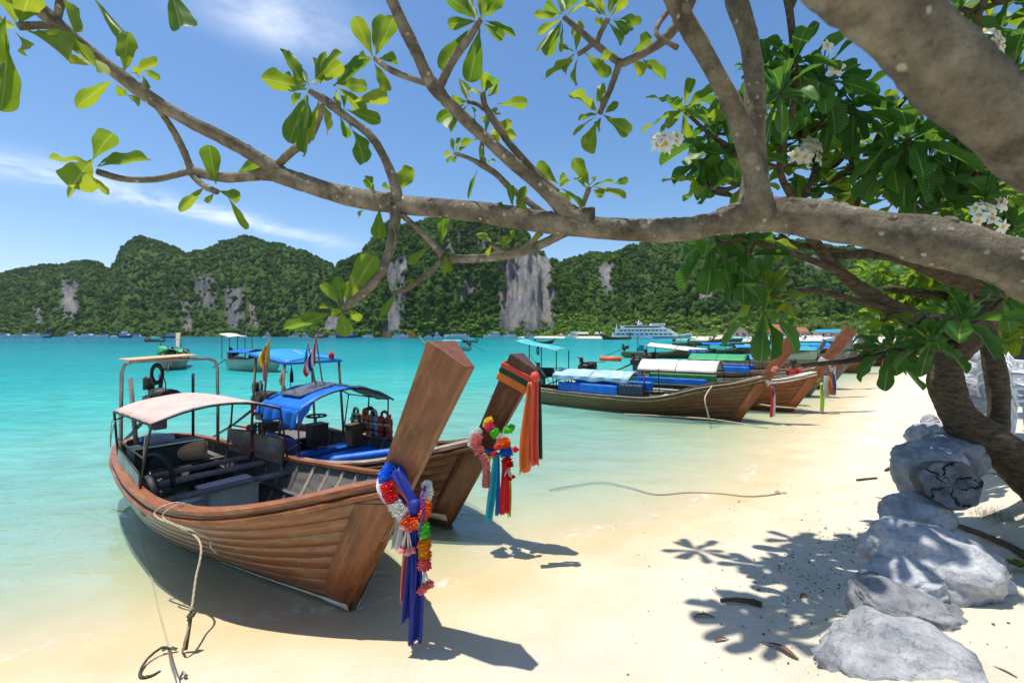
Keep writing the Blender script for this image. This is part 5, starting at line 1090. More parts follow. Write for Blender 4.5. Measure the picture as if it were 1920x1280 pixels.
for y in (-0.6, 0.6): bar('roof_post', 'steel_dark', m2, [(-4.8, y, 0.8), (-4.8, y, 2.5)], 0.03); bar('roof_post', 'steel_dark', m2, [(-5.8, y, 0.8), (-5.8, y, 2.7)], 0.03)
bar('whip_aerial', 'bamboo', m2, [(-3.3, 0.3, 0.8), (-3.6, 0.3, 5.0)], 0.035)
far_boat('dark longtail boat speeding past far out on the left', 272, 640, -2.9, 'hull_wood_dark', 'teal_tarp', 1.35, 1.2, 'stem_wood_dark', stem_h=0.8, t0=3.2, t1=6.5, ze=1.2, grp=FB, Y=190)
far_boat('cream longtail boat with teal canopy behind the tallest prow', 800, 657, -2.95, 'hull_paint_cream', 'turquoise_tarp', 1.0, 1.3, 'cream_wood', t0=3.2, t1=6.8, ze=1.7, grp=FB)
far_boat('small dark boat with teal canopy in mid bay', 868, 640, -3.0, 'hull_wood_dark', 'teal_tarp', 0.9, 1.0, 'stem_wood_dark', stem_h=0.7, t0=2.2, t1=5, ze=1.6, grp=FB, Y=170)
far_boat('small olive boat with pink flag in mid bay', 1036, 640, 0.1, 'hull_wood_olive', None, 0.95, 1.0, 'stem_wood_dark', stem_h=0.62, grp=FB, Y=150)
fp_ = Vector(((992 - 960) / FPX * 150, 150, 0.8)); flag('pink and white flag on the small olive boat in mid bay', fp_, fp_ + Vector((0.2, 0, 3.4)), ['c_pink', 'c_white', 'c_pink'], 1.4, (-0.9, -0.2, 0), w_=1.6)
FR = 'longtail boats moored off the far beach'
for a in (('dark longtail boat with bright blue canopy behind the long white one', 1400, 664, 0.12, 'hull_wood_dark', 'blue_tarp', 1.0, 1.3, 'stem_wood_dark', 0.8, 0.95, 2.6, 6.4, 1.45),
          ('dark longtail boat with green canopy beside the ferry', 1330, 648, 0.2, 'hull_wood_dark', 'green_tarp', 1.1, 1.3, 'stem_wood_dark', 0.8, 0.9, 3.4, 6.6, 1.6),
          ('boat with a steep blue awning rising behind the white canopies', 1290, 672, 0.35, 'hull_wood_olive', None, 1.0, 1.2, 'stem_wood_dark', 0.8, 0.7, 2.6, 6, 1.4),
          ('longtail boat with long sky blue roof beyond the green canopy', 1520, 684, 0.3, 'hull_paint_cream', 'sky_blue_tarp', 1.0, 1.4, 'hull_wood_grey', 0.9, 0.8, 2.0, 6.5, 1.6),
          ('cream longtail boat with wide turquoise roof between the prows', 1590, 680, 0.25, 'hull_paint_cream', 'teal_tarp', 1.0, 1.4, 'hull_wood_grey', 0.9, 0.8, 1.8, 5.5, 1.75),
          ('longtail boat with white and blue roof left of the orange prow', 1578, 664, 0.2, 'hull_wood_dark', 'faded_blue_tarp', 1.1, 1.4, 'hull_wood_grey', 0.9, 0.9, 2.5, 7, 1.7),
          ('boat with turquoise roof below the far brown roof', 1500, 650, 0.15, 'hull_wood_grey', 'turquoise_tarp', 1.2, 1.3, 'hull_wood_grey', 0.9, 0.8, 2.2, 7, 1.7),
          ('boat with pale pink roof to the right of the ferry', 1352, 645, 0.1, 'hull_wood_olive', 'pink_canvas', 1.2, 1.3, 'hull_wood_grey', 0.9, 0.8, 2.2, 6, 1.7),
          ('boat with teal roof under the hanging leaves', 1425, 649, 0.15, 'hull_wood_dark', 'turquoise_tarp', 1.15, 1.3, 'hull_wood_dark', 0.9, 0.85, 2.2, 6, 1.7),
          ('red-brown boat with small white canopy in the middle of the moorings', 1468, 663, 0.2, 'hull_wood_red', 'white_tarp', 0.9, 1.2, 'hull_wood_grey', 0.8, 0.8, 3.5, 6, 1.3),
          ('boat with blue roof at the right end of the moorings', 1650, 662, 0.25, 'hull_wood_dark', 'sky_blue_tarp', 1.1, 1.3, 'hull_wood_red', 0.9, 1.0, 2.2, 7, 1.7),
          ('boat with white roof at the right end of the moorings', 1700, 655, 0.25, 'hull_wood_red', 'white_tarp', 1.2, 1.3, 'hull_wood_red', 0.9, 1.0, 2.2, 7, 1.7),
          ('grey boat with white roof near the far grey pavilion', 1390, 641, 0.1, 'hull_wood_grey', 'white_tarp', 1.5, 1.3, 'hull_wood_grey', 0.9, 0.8, 2.2, 6.5, 1.6),
          ('grey boat with blue roof near the far brown roofed house', 1475, 642, 0.1, 'hull_wood_grey', 'blue_tarp', 1.5, 1.3, 'hull_wood_grey', 0.9, 0.8, 2.2, 6.5, 1.6),
          ('grey boat with white roof in front of the far palms', 1560, 645, 0.12, 'hull_wood_grey', 'white_tarp', 1.4, 1.3, 'hull_wood_grey', 0.9, 0.8, 2.2, 6.5, 1.6)):
    o = far_boat(a[0], a[1], a[2], a[3], a[4], a[5], a[6], a[7], a[8], a[9], a[10], a[11], a[12], a[13], grp=FR)
    if 'steep' in a[0]:
        quad_roof(o, [(-3.6, -0.8, 1.75), (-3.6, 0.8, 1.75), (-6.0, 0.8, 3.0), (-6.0, -0.8, 3.0)], 'blue_tarp')
        for t, z in ((3.7, 1.75), (5.8, 2.9)):
            for y in (-0.7, 0.7): bar('roof_post', 'steel_dark', o, [(-t, y, 0.6), (-t, y, z)], 0.03)
        MB().lathe([(0.02, -0.35), (0.4, -0.35), (0.45, 0), (0.4, 0.35), (0.02, 0.35)], (-5.5, 0, 1.2), 16).build('water_barrel', 'teal_tarp', o)
# letters on the blue roof board
e = empty('banner', at(1308, 659, 25.5)); tag(e, 'blue banner board with white lettering over the white canopies', 'banner'); MB().box((0, 0, 0), (1.0, 0.03, 0.24)).build('board', 'blue_tarp', e)
for k, x in enumerate((-0.32, -0.2, 0.05, 0.14, 0.21, 0.3, 0.38)): MB().tube([(x, -0.022, -0.05), (x, -0.022, 0.06), (x + (0.07 if k < 2 else 0.02), -0.022, 0.05), (x + (0.07 if k < 2 else 0.02), -0.022, -0.05), (x, -0.022, -0.05)], 0.014 if k < 2 else 0.008, 4).build('letter', 'c_white', e)
# ---- ferry
M('ferry_white', (0.80, 0.80, 0.80), (0.72, 0.73, 0.74), 0.4, rough=0.45); M('ferry_blue', (0.05, 0.28, 0.62), None, 0.4, rough=0.5); M('glass_dark', (0.02, 0.03, 0.05), None, 2, rough=0.1)
def loft(b, stations):
    """stations: (x, half-width, z0, z1, flare)"""
    vs = []
    for x, w_, z0, z1, fl in stations: vs += [(x - (0), -w_ * fl, z0), (x, -w_, z1), (x, w_, z1), (x, w_ * fl, z0)]
    n = len(stations); fs = [(i * 4 + k, i * 4 + (k + 1) % 4, (i + 1) * 4 + (k + 1) % 4, (i + 1) * 4 + k) for i in range(n - 1) for k in range(4)] + [(0, 1, 2, 3), tuple((n - 1) * 4 + k for k in (3, 2, 1, 0))]
    return b.add(vs, fs)
fy = 300.0; fe = empty('ferry', ((1212 - 960) / FPX * fy, fy, 0), -0.12); tag(fe, 'large white passenger ferry with blue bow moored in the bay', 'ferry'); q = fy / FPX
loft(MB(), [(-75 * q, 4.0, -0.5, 1.6, 0.9), (40 * q, 4.2, -0.5, 2.2, 0.8), (66 * q, 2.8, -0.5, 3.0, 0.5), (82 * q, 0.2, -0.5, 3.9, 0.3)]).build('hull', 'ferry_white', fe)
loft(MB(), [(10 * q, 4.25, 0.6, 1.9, 0.95), (40 * q, 4.24, 0.6, 2.0, 0.9), (66 * q, 2.84, 0.8, 2.9, 0.7), (81 * q, 0.3, 1.4, 3.6, 0.5)]).build('bow_stripe', 'ferry_blue', fe)
for x0, x1, z0, z1, w_, nm in ((-62, 50, 1.9, 4.4, 3.9, 'lower_deck'), (-56, 40, 4.4, 6.8, 3.7, 'upper_deck'), (-46, 26, 6.8, 8.9, 3.3, 'top_deck')):
    d = loft(MB(), [(x0 * q, w_, z0, z1, 1), (x1 * q, w_, z0, z1, 1), ((x1 + 9) * q, w_ * 0.7, z0, z0 + 0.4, 1)]).build(nm, 'ferry_white', fe)
    MB().box(((x0 + x1) / 2 * q, 0, z1 + 0.06), ((x1 - x0) * q + 1.2, 2 * w_ + 0.5, 0.14)).build('deck_edge', 'ferry_white', d)
    nw = 12 if nm != 'top_deck' else 8
    for k in range(nw):
        x = (x0 + 5) * q + (x1 - x0 - 10) * q * (k + 0.5) / nw; MB().box((x, -w_ - 0.02, (z0 + z1) / 2 + 0.25), ((x1 - x0 - 10) * q / nw * (0.72 if nm != 'top_deck' else 1.02), 0.08, 0.85)).build('window', 'glass_dark', d)
MB().box((20 * q, 0, 9.6), (9, 5, 1.4), None, 0.2).build('bridge', 'ferry_white', fe); MB().box((20 * q, -2.52, 9.7), (8, 0.06, 0.6)).build('bridge_window', 'glass_dark', fe)
MB().tube([(-15 * q, 0, 9), (-14 * q, 0, 12.5)], 0.35, 6).box((-14 * q, 0, 11.2), (3.4, 2.2, 0.5)).box((-12 * q, 0, 10.2), (3.0, 2.6, 1.0)).build('radar_mast', 'ferry_white', fe); MB().box((-55 * q, 0, 8.3), (0.6, 0.6, 4)).build('exhaust_stack', 'ferry_white', fe)
flag('small red white and blue flag on the upper deck of the ferry', fe.location + Vector((8, -4.4, 7)), fe.location + Vector((8.5, -4.5, 10.3)), ['c_red', 'c_white', 'c_navy'], 1.6, (-0.9, 0, 0), w_=1.5)
far_boat('black longtail boat moored just left of the ferry', 1131, 634, -2.95, 'hull_wood_dark', None, 2.6, 1.0, 'stem_wood_dark', stem_h=0.75, grp=FB, Y=280)
# ---- boats along the far shore
M('hull_white', (0.78, 0.79, 0.80), None, 0.5, rough=0.4); M('hull_orange', (0.80, 0.30, 0.03), None, 0.5, rough=0.5); M('hull_red', (0.62, 0.05, 0.03), None, 0.5, rough=0.5); M('hull_navy', (0.02, 0.08, 0.36), None, 0.5, rough=0.4)
ORD = 'first second third fourth fifth sixth seventh eighth ninth tenth eleventh twelfth thirteenth fourteenth fifteenth sixteenth seventeenth eighteenth nineteenth twentieth twenty-first twenty-second twenty-third twenty-fourth twenty-fifth twenty-sixth twenty-seventh twenty-eighth twenty-ninth thirtieth thirty-first thirty-second'.split()
fleet = [(10, 26, 'w', 'n'), (34, 24, 'w', 'w'), (60, 30, 'w', 'n'), (84, 22, 'n', 'n'), (136, 22, 'w', 'y'), (166, 32, 'w', 'n'), (192, 22, 'w', 'w'), (216, 18, 's', 'm'), (236, 27, 'n', 'y'), (259, 18, 'w', 'w'), (318, 22, 'n', 'w'), (427, 10, 's', 'm'),
         (457, 14, 'w', 'w'), (500, 14, 'w', 'y'), (552, 18, 'w', 'w'), (573, 14, 'w', 'y'), (596, 22, 'r', 'y'), (626, 18, 'w', 'w'), (648, 34, 'n', 'w'), (690, 20, 'w', 'w'), (724, 16, 'o', 'y'), (751, 28, 'w', 'w'), (772, 24, 'o', 'y'), (803, 14, 'w', 'n'), (821, 16, 'w', 'y'), (856, 46, 'w', 'n'), (924, 34, 'w', 'y'), (957, 26, 'w', 'n'), (992, 18, 'w', 'w'), (1072, 26, 'w', 'y')]
FW = dict(w='white', n='navy blue', o='orange', r='red', s='pale')
for i, (px, wpx, hc, cc) in enumerate(fleet):
    Y = 430.0 + 14 * math.sin(i * 2.3); q = Y / FPX; Lb = wpx * q * 1.05
    e = empty('sailing_yacht' if hc == 's' else 'motor_boat', ((px - 960) * q, Y, 0), random.choice((0.1, -0.15, 3.0, 3.25)))
    kind = 'sailing yacht with bare masts' if hc == 's' else {'n': 'boat with blue trim', 'w': 'open speedboat', 'y': 'double deck tour boat', 'm': 'boat'}[cc]
    tag(e, f'{FW[hc]} {kind}, {ORD[i]} vessel from the left along the far shore', 'yacht' if hc == 's' else 'boat', 'vessels moored along the far shore')
    hm = dict(w='hull_white', n='hull_navy', o='hull_orange', r='hull_red', s='hull_white')[hc]; hh = min(2.4, Lb * 0.16)
    loft(MB(), [(-Lb / 2, Lb * 0.13, -0.3, hh, 0.85), (0, Lb * 0.15, -0.3, hh, 0.75), (Lb * 0.3, Lb * 0.11, -0.3, hh * 1.15, 0.5), (Lb / 2, 0.1, -0.3, hh * 1.4, 0.3)]).build('hull', hm, e)
    if hc == 's':
        for x in ((-0.12, 0.2) if px < 300 else (0.05,)): MB().tube([(Lb * x, 0, hh), (Lb * x, 0, 15 if px < 300 else 12)], [0.16, 0.08], 5).build('mast', 'steel_grey', e)
        MB().box((0, 0, hh + 0.4), (Lb * 0.3, Lb * 0.12, 0.9), None, 0.1).build('cabin', 'hull_white', e); continue
    cm = 'hull_navy' if cc == 'n' and i % 2 else hm if hc in 'or' else 'hull_white'
    loft(MB(), [(-Lb * 0.36, Lb * 0.11, hh, hh + 1.9, 1), (Lb * 0.12, Lb * 0.11, hh, hh + 1.9, 1), (Lb * 0.24, Lb * 0.08, hh, hh + 0.3, 1)]).build('cabin', 'hull_white' if hc != 'o' else 'hull_orange', e)
    for sd in (-1, 1):
        for k in range(4): MB().box((-Lb * 0.28 + Lb * 0.115 * k, sd * Lb * 0.111, hh + 1.15), (Lb * 0.09, 0.1, 0.7)).build('window', 'glass_dark', e)
    MB().box((-Lb * 0.12, 0, hh + 2.1), (Lb * 0.55, Lb * 0.25, 0.22)).build('roof', 'teal_tarp' if cc == 'w' and i % 3 == 0 else cm, e)
    if cc == 'y':
        MB().box((-Lb * 0.12, 0, hh + 3.1), (Lb * 0.34, Lb * 0.18, 1.5), None, 0.1).build('upper_cabin', cm, e); MB().box((-Lb * 0.12, 0, hh + 4.0), (Lb * 0.4, Lb * 0.2, 0.18)).build('upper_roof', cm, e)
    if cc != 'w': MB().tube([(-Lb * 0.1, 0, hh + 2), (-Lb * 0.12, 0, hh + 5.6)], 0.1, 5).build('mast', 'steel_grey', e)
# ================================================================== frangipani trees
m, t = new_mat('frangipani_bark')
co = t('TexCoord'); v2 = t('TexVoronoi', {'Vector': co.outputs['Object'], 'Scale': 9.0, 'Randomness': 1.0}); v1 = t('TexVoronoi', {'Vector': co.outputs['Object'], 'Scale': 24.0, 'Randomness': 1.0}); n1 = t('TexNoise', {'Vector': co.outputs['Object'], 'Scale': 9.0, 'Detail': 8.0, 'Roughness': 0.7})
n2 = t('TexNoise', {'Vector': co.outputs['Object'], 'Scale': 70.0, 'Detail': 5.0, 'Roughness': 0.7}); n3 = t('TexNoise', {'Vector': co.outputs['Object'], 'Scale': 3.2, 'Detail': 3.0})
col = t.mix(t.maprange(n1.outputs[0], 0.34, 0.66), (0.085, 0.072, 0.054), (0.36, 0.31, 0.225))
col = t.mix(t.maprange(n3.outputs[0], 0.5, 0.7, 0, 0.4), col, (0.075, 0.06, 0.028))
pick = t.math('MULTIPLY', t.maprange(t.math('ADD', v1.outputs['Distance'], t.math('MULTIPLY', n2.outputs[0], 0.3)), 0.30, 0.38, 1.0, 0.0), t.maprange(t('SeparateColor', {0: v1.outputs['Color']}).outputs[0], 0.62, 0.66))
col = t.mix(t.math('MULTIPLY', pick, 0.85), col, (0.58, 0.53, 0.42))
pick2 = t.math('MULTIPLY', t.maprange(t.math('ADD', v2.outputs['Distance'], t.math('MULTIPLY', n1.outputs[0], 0.5)), 0.42, 0.50, 1.0, 0.0), t.maprange(t('SeparateColor', {0: v2.outputs['Color']}).outputs[1], 0.6, 0.64))
col = t.mix(t.math('MULTIPLY', pick2, 0.6), col, (0.40, 0.37, 0.29))
col = t.mix(t.maprange(n2.outputs[0], 0.56, 0.66, 0, 0.5), col, (0.06, 0.048, 0.034))
p = t('BsdfPrincipled', {'Base Color': col, 'Roughness': 0.85, 'Specular IOR Level': 0.2})
b = t('Bump', {'Height': t.math('ADD', t.math('MULTIPLY', n1.outputs[0], 1.3), t.math('MULTIPLY', n2.outputs[0], 0.8)), 'Distance': 0.02, 'Strength': 1.0}); t.l.new(b.outputs[0], p.inputs['Normal'])
t('OutputMaterial', {0: p.outputs[0]})
m, t = new_mat('trunk_bark')
co = t('TexCoord'); mp = t('Mapping', {'Vector': co.outputs['Object'], 'Scale': (1, 1, 3.0)}); n1 = t('TexNoise', {'Vector': mp.outputs[0], 'Scale': 9.0, 'Detail': 8.0, 'Roughness': 0.72})
p = t('BsdfPrincipled', {'Base Color': t.mix(t.maprange(n1.outputs[0], 0.34, 0.66), (0.035, 0.026, 0.018), (0.15, 0.112, 0.07)), 'Roughness': 0.9, 'Specular IOR Level': 0.15})
b = t('Bump', {'Height': n1.outputs[0], 'Distance': 0.03, 'Strength': 1.0}); t.l.new(b.outputs[0], p.inputs['Normal']); t('OutputMaterial', {0: p.outputs[0]})
def leaf_material(name, top_d, top_l, tr_d, tr_l, transl):
    m, t = new_mat(name); oi = t('ObjectInfo'); uv = t('UVMap'); uv.uv_map = 'leaf'; s = t('SeparateXYZ', {0: uv.outputs[0]})
    ad = t.math('ABSOLUTE', t.math('SUBTRACT', s.outputs[1], 0.5)); rib = t.maprange(ad, 0.012, 0.035, 1.0, 0.0)
    vein = t('TexWave', {'Vector': t('CombineXYZ', {0: t.math('SUBTRACT', s.outputs[0], t.math('MULTIPLY', ad, 0.28))}).outputs[0], 'Scale': 5.5, 'Distortion': 0.0}, bands_direction='X')
    vf = t.math('MULTIPLY', t.maprange(vein.outputs['Fac'], 0.8, 1.0), 0.45); n = t('TexNoise', {'Vector': uv.outputs[0], 'Scale': 5.0, 'Detail': 5.0})
    rv = t.math('ADD', t.math('MULTIPLY', oi.outputs['Random'], 0.8), t.math('MULTIPLY', t.math('SUBTRACT', n.outputs[0], 0.5), 0.7), True)
    cd_ = t.mix(rv, top_d, top_l); ct = t.mix(rv, tr_d, tr_l); pale = (0.34, 0.42, 0.13)
    cd_ = t.mix(t.math('MAXIMUM', t.math('MULTIPLY', rib, 0.75), t.math('MULTIPLY', vf, 0.18)), cd_, pale); ct = t.mix(t.math('MAXIMUM', t.math('MULTIPLY', rib, 0.6), vf), ct, (0.5, 0.55, 0.12))
    sp_ = t.math('MULTIPLY', t.maprange(t('TexNoise', {'Vector': uv.outputs[0], 'Scale': 3.1, 'Detail': 6.0, 'Roughness': 0.7}).outputs[0], 0.66, 0.7), 0.55); cd_ = t.mix(sp_, cd_, (0.16, 0.09, 0.03)); ct = t.mix(sp_, ct, (0.16, 0.09, 0.02))
    p = t('BsdfPrincipled', {'Base Color': cd_, 'Roughness': 0.45, 'Specular IOR Level': 0.28}); b = t('Bump', {'Height': t.math('ADD', vein.outputs['Fac'], t.math('MULTIPLY', rib, 2.0)), 'Distance': 0.0006, 'Strength': 0.3}); t.l.new(b.outputs[0], p.inputs['Normal'])
    t('OutputMaterial', {0: t('MixShader', {0: transl, 1: p.outputs[0], 2: t('BsdfTranslucent', {0: ct}).outputs[0]}).outputs[0]})
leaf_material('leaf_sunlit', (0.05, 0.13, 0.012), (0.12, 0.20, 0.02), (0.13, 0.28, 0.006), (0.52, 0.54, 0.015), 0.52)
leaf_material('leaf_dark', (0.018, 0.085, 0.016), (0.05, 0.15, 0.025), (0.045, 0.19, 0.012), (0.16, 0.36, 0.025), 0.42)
def leaf_mesh(seed, mat, droop, curl, wave, rows=11, cols=4):
    r = random.Random(seed); vs = []; uvs = []
    for i in range(rows + 1):
        s = 1 - (1 - i / rows) ** 1.35; q = max(0.0, (s - 0.07) / 0.93)
        wd = 0.56 * (q ** 0.8) * max(0.0, 1 - q ** 5) ** 0.5 if q < 1 else 0.0
        wd = max(wd, 0.02 if s < 0.95 else 0.09)
        for j in range(cols + 1):
            v = j / cols * 2 - 1; y = v * wd * (1 + 0.07 * wave * math.sin(s * 15 + seed + v)); z = droop * 4 * s * (1 - s) * 0.25 + curl * abs(v) * wd * 0.9 + 0.035 * wave * abs(v) ** 1.5 * math.sin(s * 13 + seed + (2 if v > 0 else 0)) + 0.05 * math.sin(s * 5 + seed) * v * wave
            vs.append((s, y, z)); uvs.append((s, j / cols))
    fs = [(i * (cols + 1) + j, (i + 1) * (cols + 1) + j, (i + 1) * (cols + 1) + j + 1, i * (cols + 1) + j + 1) for i in range(rows) for j in range(cols)]
    me = MB().add(vs, fs, True).mesh('leaf', mat); ul = me.uv_layers.new(name='leaf')
    for pl in me.polygons:
        for li in pl.loop_indices: ul.data[li].uv = uvs[me.loops[li].vertex_index]
    return me
LEAF = {k: [leaf_mesh(11 * i + 3, k, d, c, w_) for i, (d, c, w_) in enumerate(((0.18, 0.25, 0.6), (0.30, 0.35, 1.0), (-0.12, 0.3, 1.2), (0.42, 0.2, 0.8), (0.10, 0.55, 1.0), (0.25, 0.1, 1.5)))] for k in ('leaf_sunlit', 'leaf_dark')}
def leaf_matrix(base, tip, width, up):
    x = tip - base; L = x.length; x = x / L; up = Vector(up); n = up - x * up.dot(x)
    n = n.normalized() if n.length > 1e-4 else x.orthogonal().normalized(); y = n.cross(x)
    Mx = Matrix((x * L, y * width, n * L)).transposed().to_4x4(); Mx.translation = base; return Mx
LR = random.Random(5)
class LeafSet:
    """leaves of one tree: the first `limit` become single parts, the rest one joined part"""
    def __init__(s, root, kind, limit=295): s.root, s.kind, s.limit, s.items = root, kind, limit, []
    def add(s, base, tip, width, up, kind=None): s.items.append((base, tip, width, up, kind or s.kind))
    def finish(s, size_key=True):
        inv = Matrix.Translation(-Vector(s.root.location))
        it = sorted(s.items, key=lambda q: -((q[1] - q[0]).length / max(0.5, q[0].y))) if size_key else s.items
        for (b_, t_, w_, u_, k) in it[:s.limit]:
            o = bpy.data.objects.new('leaf', LR.choice(LEAF[k])); COL.objects.link(o); o.parent = s.root; o.matrix_local = inv @ leaf_matrix(b_, t_, w_, u_)
        rest = it[s.limit:]
        for k in ('leaf_sunlit', 'leaf_dark'):
            rk = [q for q in rest if q[4] == k]
            if not rk: continue
            base_v = []; V = []; F = []; UV = []
            for (b_, t_, w_, u_, _) in rk:
                me = LR.choice(LEAF[k]); Mx = np.array(inv @ leaf_matrix(b_, t_, w_, u_)); co_ = np.empty(len(me.vertices) * 3); me.vertices.foreach_get('co', co_); co_ = co_.reshape(-1, 3)
                o = sum(len(a) for a in V); V.append(co_ @ Mx[:3, :3].T + Mx[:3, 3]); F += [tuple(i + o for i in pl.vertices) for pl in me.polygons]
                u_l = np.empty(len(me.loops) * 2); me.uv_layers[0].data.foreach_get('uv', u_l); UV.append(u_l)
            me = bpy.data.meshes.new('foliage'); me.from_pydata(np.concatenate(V).tolist(), [], F); me.polygons.foreach_set('use_smooth', [True] * len(F))
            ul = me.uv_layers.new(name='leaf'); ul.data.foreach_set('uv', np.concatenate(UV)); me.materials.append(MATS[k])
            o = bpy.data.objects.new('foliage', me); COL.objects.link(o); o.parent = s.root; o['kind'] = 'stuff'
PATHS = {}
def branch(root, pts, mat='frangipani_bark', n=14, key=None, knobs=True, wob=0.05):
    """pts: (column, row, radius in pixels, distance)"""
    P3 = []
    for i, (a, b_, r_, d) in enumerate(pts):     # widths seen towards the frame edge are stretched by the wide lens: undo that
        q0, q1 = pts[max(i - 1, 0)], pts[min(i + 1, len(pts) - 1)]; dx, dy = q1[0] - q0[0], q1[1] - q0[1]; ln = math.hypot(dx, dy) or 1
        k = ((a - 960) / FPX * -dy + (b_ - HZ) / FPX * dx) / ln; P3.append((*at(a, b_, d), r_ * d / FPX / math.sqrt(1 + k * k)))
    S = smooth_path(P3, 7); o0 = Vector(root.location)
    b = MB(); rad = [max(0.003, q[3]) * (1 + wob * math.sin(i * 0.45 + len(S)) + random.uniform(-wob, wob) * 0.35) for i, q in enumerate(S)]
    b.tube([Vector(q[:3]) - o0 for q in S], rad, n, jit=0.035)
    if knobs:
        for i in range(2, len(S) - 1):          # old leaf scars
            if random.random() < 0.55 and rad[i] > 0.012:
                p = Vector(S[i][:3]); tg = (Vector(S[i + 1][:3]) - p).normalized(); u = Vector((random.gauss(0, 1), random.gauss(0, 1), abs(random.gauss(0, 1)))); u = (u - tg * u.dot(tg)).normalized()
                rr = min(0.02, rad[i] * 0.3) * random.uniform(0.7, 1.2); q = u.to_track_quat('Z', 'Y').to_matrix()
                b.lathe([(rr * 1.3, -rr * 0.6), (rr, rr * 0.25), (rr * 0.6, rr * 0.45), (rr * 0.1, rr * 0.3)], p - o0 + u * rad[i] * 0.95, 8, q)
    o = b.build('branch' if rad[0] < 0.13 else 'limb', mat, root); PATHS.setdefault(key or root.name, []).extend([(Vector(q[:3]), q[3]) for q in S]); return o
# ---- near tree: one long limb overhanging the view
T1 = empty('frangipani_tree', (3.6, 1.15, gz(3.6, 1.15))); tag(T1, 'near frangipani tree whose long bare limb crosses the whole view', 'tree', 'frangipani trees')
o0 = Vector(T1.location)
MB().tube([Vector(q) - o0 for q in smooth_path([(3.6, 1.15, o0.z - 0.2), (3.5, 1.2, 1.4), (3.2, 1.25, 2.2), (2.6, 1.4, 2.75), (2.1, 1.48, 2.95)], 6)], list(np.linspace(0.26, 0.12, 25)), 14, jit=0.04).build('trunk', 'frangipani_bark', T1)
b1 = lambda *p: branch(T1, list(p), key='T1')
b1((2150, 590, 64, 1.5), (1990, 535, 62, 1.52), (1910, 498, 53, 1.55), (1800, 465, 49, 1.62), (1700, 443, 44, 1.68), (1600, 424, 38, 1.76), (1500, 407, 36, 1.83), (1425, 402, 34, 1.9), (1360, 415, 25, 1.96), (1300, 428, 23, 2.0), (1200, 432, 22, 2.08), (1050, 420, 21.5, 2.18), (900, 398, 20, 2.3), (750, 383, 19, 2.42), (650, 367, 18, 2.5), (550, 337, 17, 2.58), (512, 325, 16, 2.62), (470, 330, 10, 2.64), (420, 333, 9.5, 2.66), (372, 324, 9.5, 2.68), (355, 318, 8, 2.68))
b1((530, 328, 15, 2.6), (490, 300, 13, 2.58), (420, 260, 12, 2.52), (350, 225, 12, 2.45), (280, 183, 12, 2.38), (220, 138, 12.5, 2.3), (150, 85, 13, 2.22), (110, 48, 13.5, 2.16), (60, 5, 14, 2.1), (10, -40, 14, 2.05))
b1((106, 42, 10, 2.16), (110, 22, 10, 2.14), (118, -20, 10, 2.1)); b1((98, 48, 8, 2.16), (65, 48, 8, 2.12), (34, 50, 8, 2.08))
b1((360, 322, 8, 2.68), (345, 285, 7, 2.64), (325, 245, 6.5, 2.58), (298, 205, 6, 2.46)); b1((360, 320, 7, 2.68), (300, 335, 6, 2.62), (250, 337, 6, 2.56), (215, 332, 6, 2.52), (183, 322, 6, 2.5)); b1((358, 325, 6, 2.68), (380, 347, 6, 2.64), (407, 360, 5.5, 2.62))
b1((288, 190, 7, 2.38), (275, 172, 5, 2.36), (265, 155, 4, 2.34))
b1((512, 318, 9, 2.6), (545, 286, 8.5, 2.56), (578, 260, 8, 2.52), (597, 225, 7, 2.48), (604, 195, 6, 2.45))
b1((747, 378, 11, 2.4), (737, 335, 9, 2.38), (715, 285, 8, 2.34), (690, 250, 7.5, 2.32), (650, 220, 7.5, 2.3), (612, 190, 8, 2.28), (580, 170, 6, 2.26))
b1((742, 385, 12, 2.4), (739, 430, 10, 2.36), (725, 485, 9.5, 2.32), (698, 532, 9, 2.28), (660, 566, 8, 2.25), (640, 577, 6, 2.24))
b1((752, 402, 6, 2.4), (790, 435, 5.5, 2.42), (815, 462, 6, 2.42), (830, 482, 6.5, 2.42)); b1((1060, 436, 9, 2.2), (1010, 460, 8.5, 2.26), (960, 477, 8, 2.32), (890, 485, 7.5, 2.38), (832, 484, 6.5, 2.42)); b1((832, 486, 6, 2.42), (800, 515, 5, 2.42), (765, 540, 5, 2.42), (738, 550, 4, 2.42))
b1((1015, 436, 6, 2.24), (985, 462, 5.5, 2.28), (950, 471, 5, 2.3), (918, 459, 4, 2.32))
b1((1110, 408, 20, 2.12), (1070, 402, 18, 2.16), (1040, 374, 15, 2.16), (1000, 338, 12.5, 2.14), (950, 295, 12, 2.12), (900, 250, 11.5, 2.1), (860, 212, 11.5, 2.08), (830, 182, 12, 2.06), (805, 150, 12, 2.04), (780, 97, 11, 2.0), (755, 45, 11, 1.96), (725, -20, 11, 1.92))
b1((1045, 362, 8, 2.16), (1010, 330, 7.5, 2.16), (960, 275, 7, 2.16), (930, 232, 7, 2.16), (910, 200, 6, 2.16), (905, 175, 5, 2.16)); b1((908, 205, 5, 2.16), (895, 196, 4, 2.16), (876, 190, 4, 2.16))
b1((1022, 402, 7, 2.2), (960, 355, 6, 2.22), (930, 326, 6, 2.22), (905, 310, 6, 2.22), (880, 297, 4, 2.22), (852, 287, 4, 2.22)); b1((906, 308, 6, 2.22), (903, 285, 5, 2.22), (905, 265, 4, 2.2), (912, 252, 4, 2.2))
b1((822, 168, 9, 2.05), (850, 112, 8, 2.02), (880, 70, 8, 2.0), (901, 36, 6, 1.98)); b1((808, 158, 7, 2.05), (770, 147, 6, 2.08), (730, 130, 6, 2.1), (703, 110, 5, 2.12)); b1((1085, 402, 6, 2.16), (1095, 378, 5, 2.14), (1105, 350, 5, 2.12))
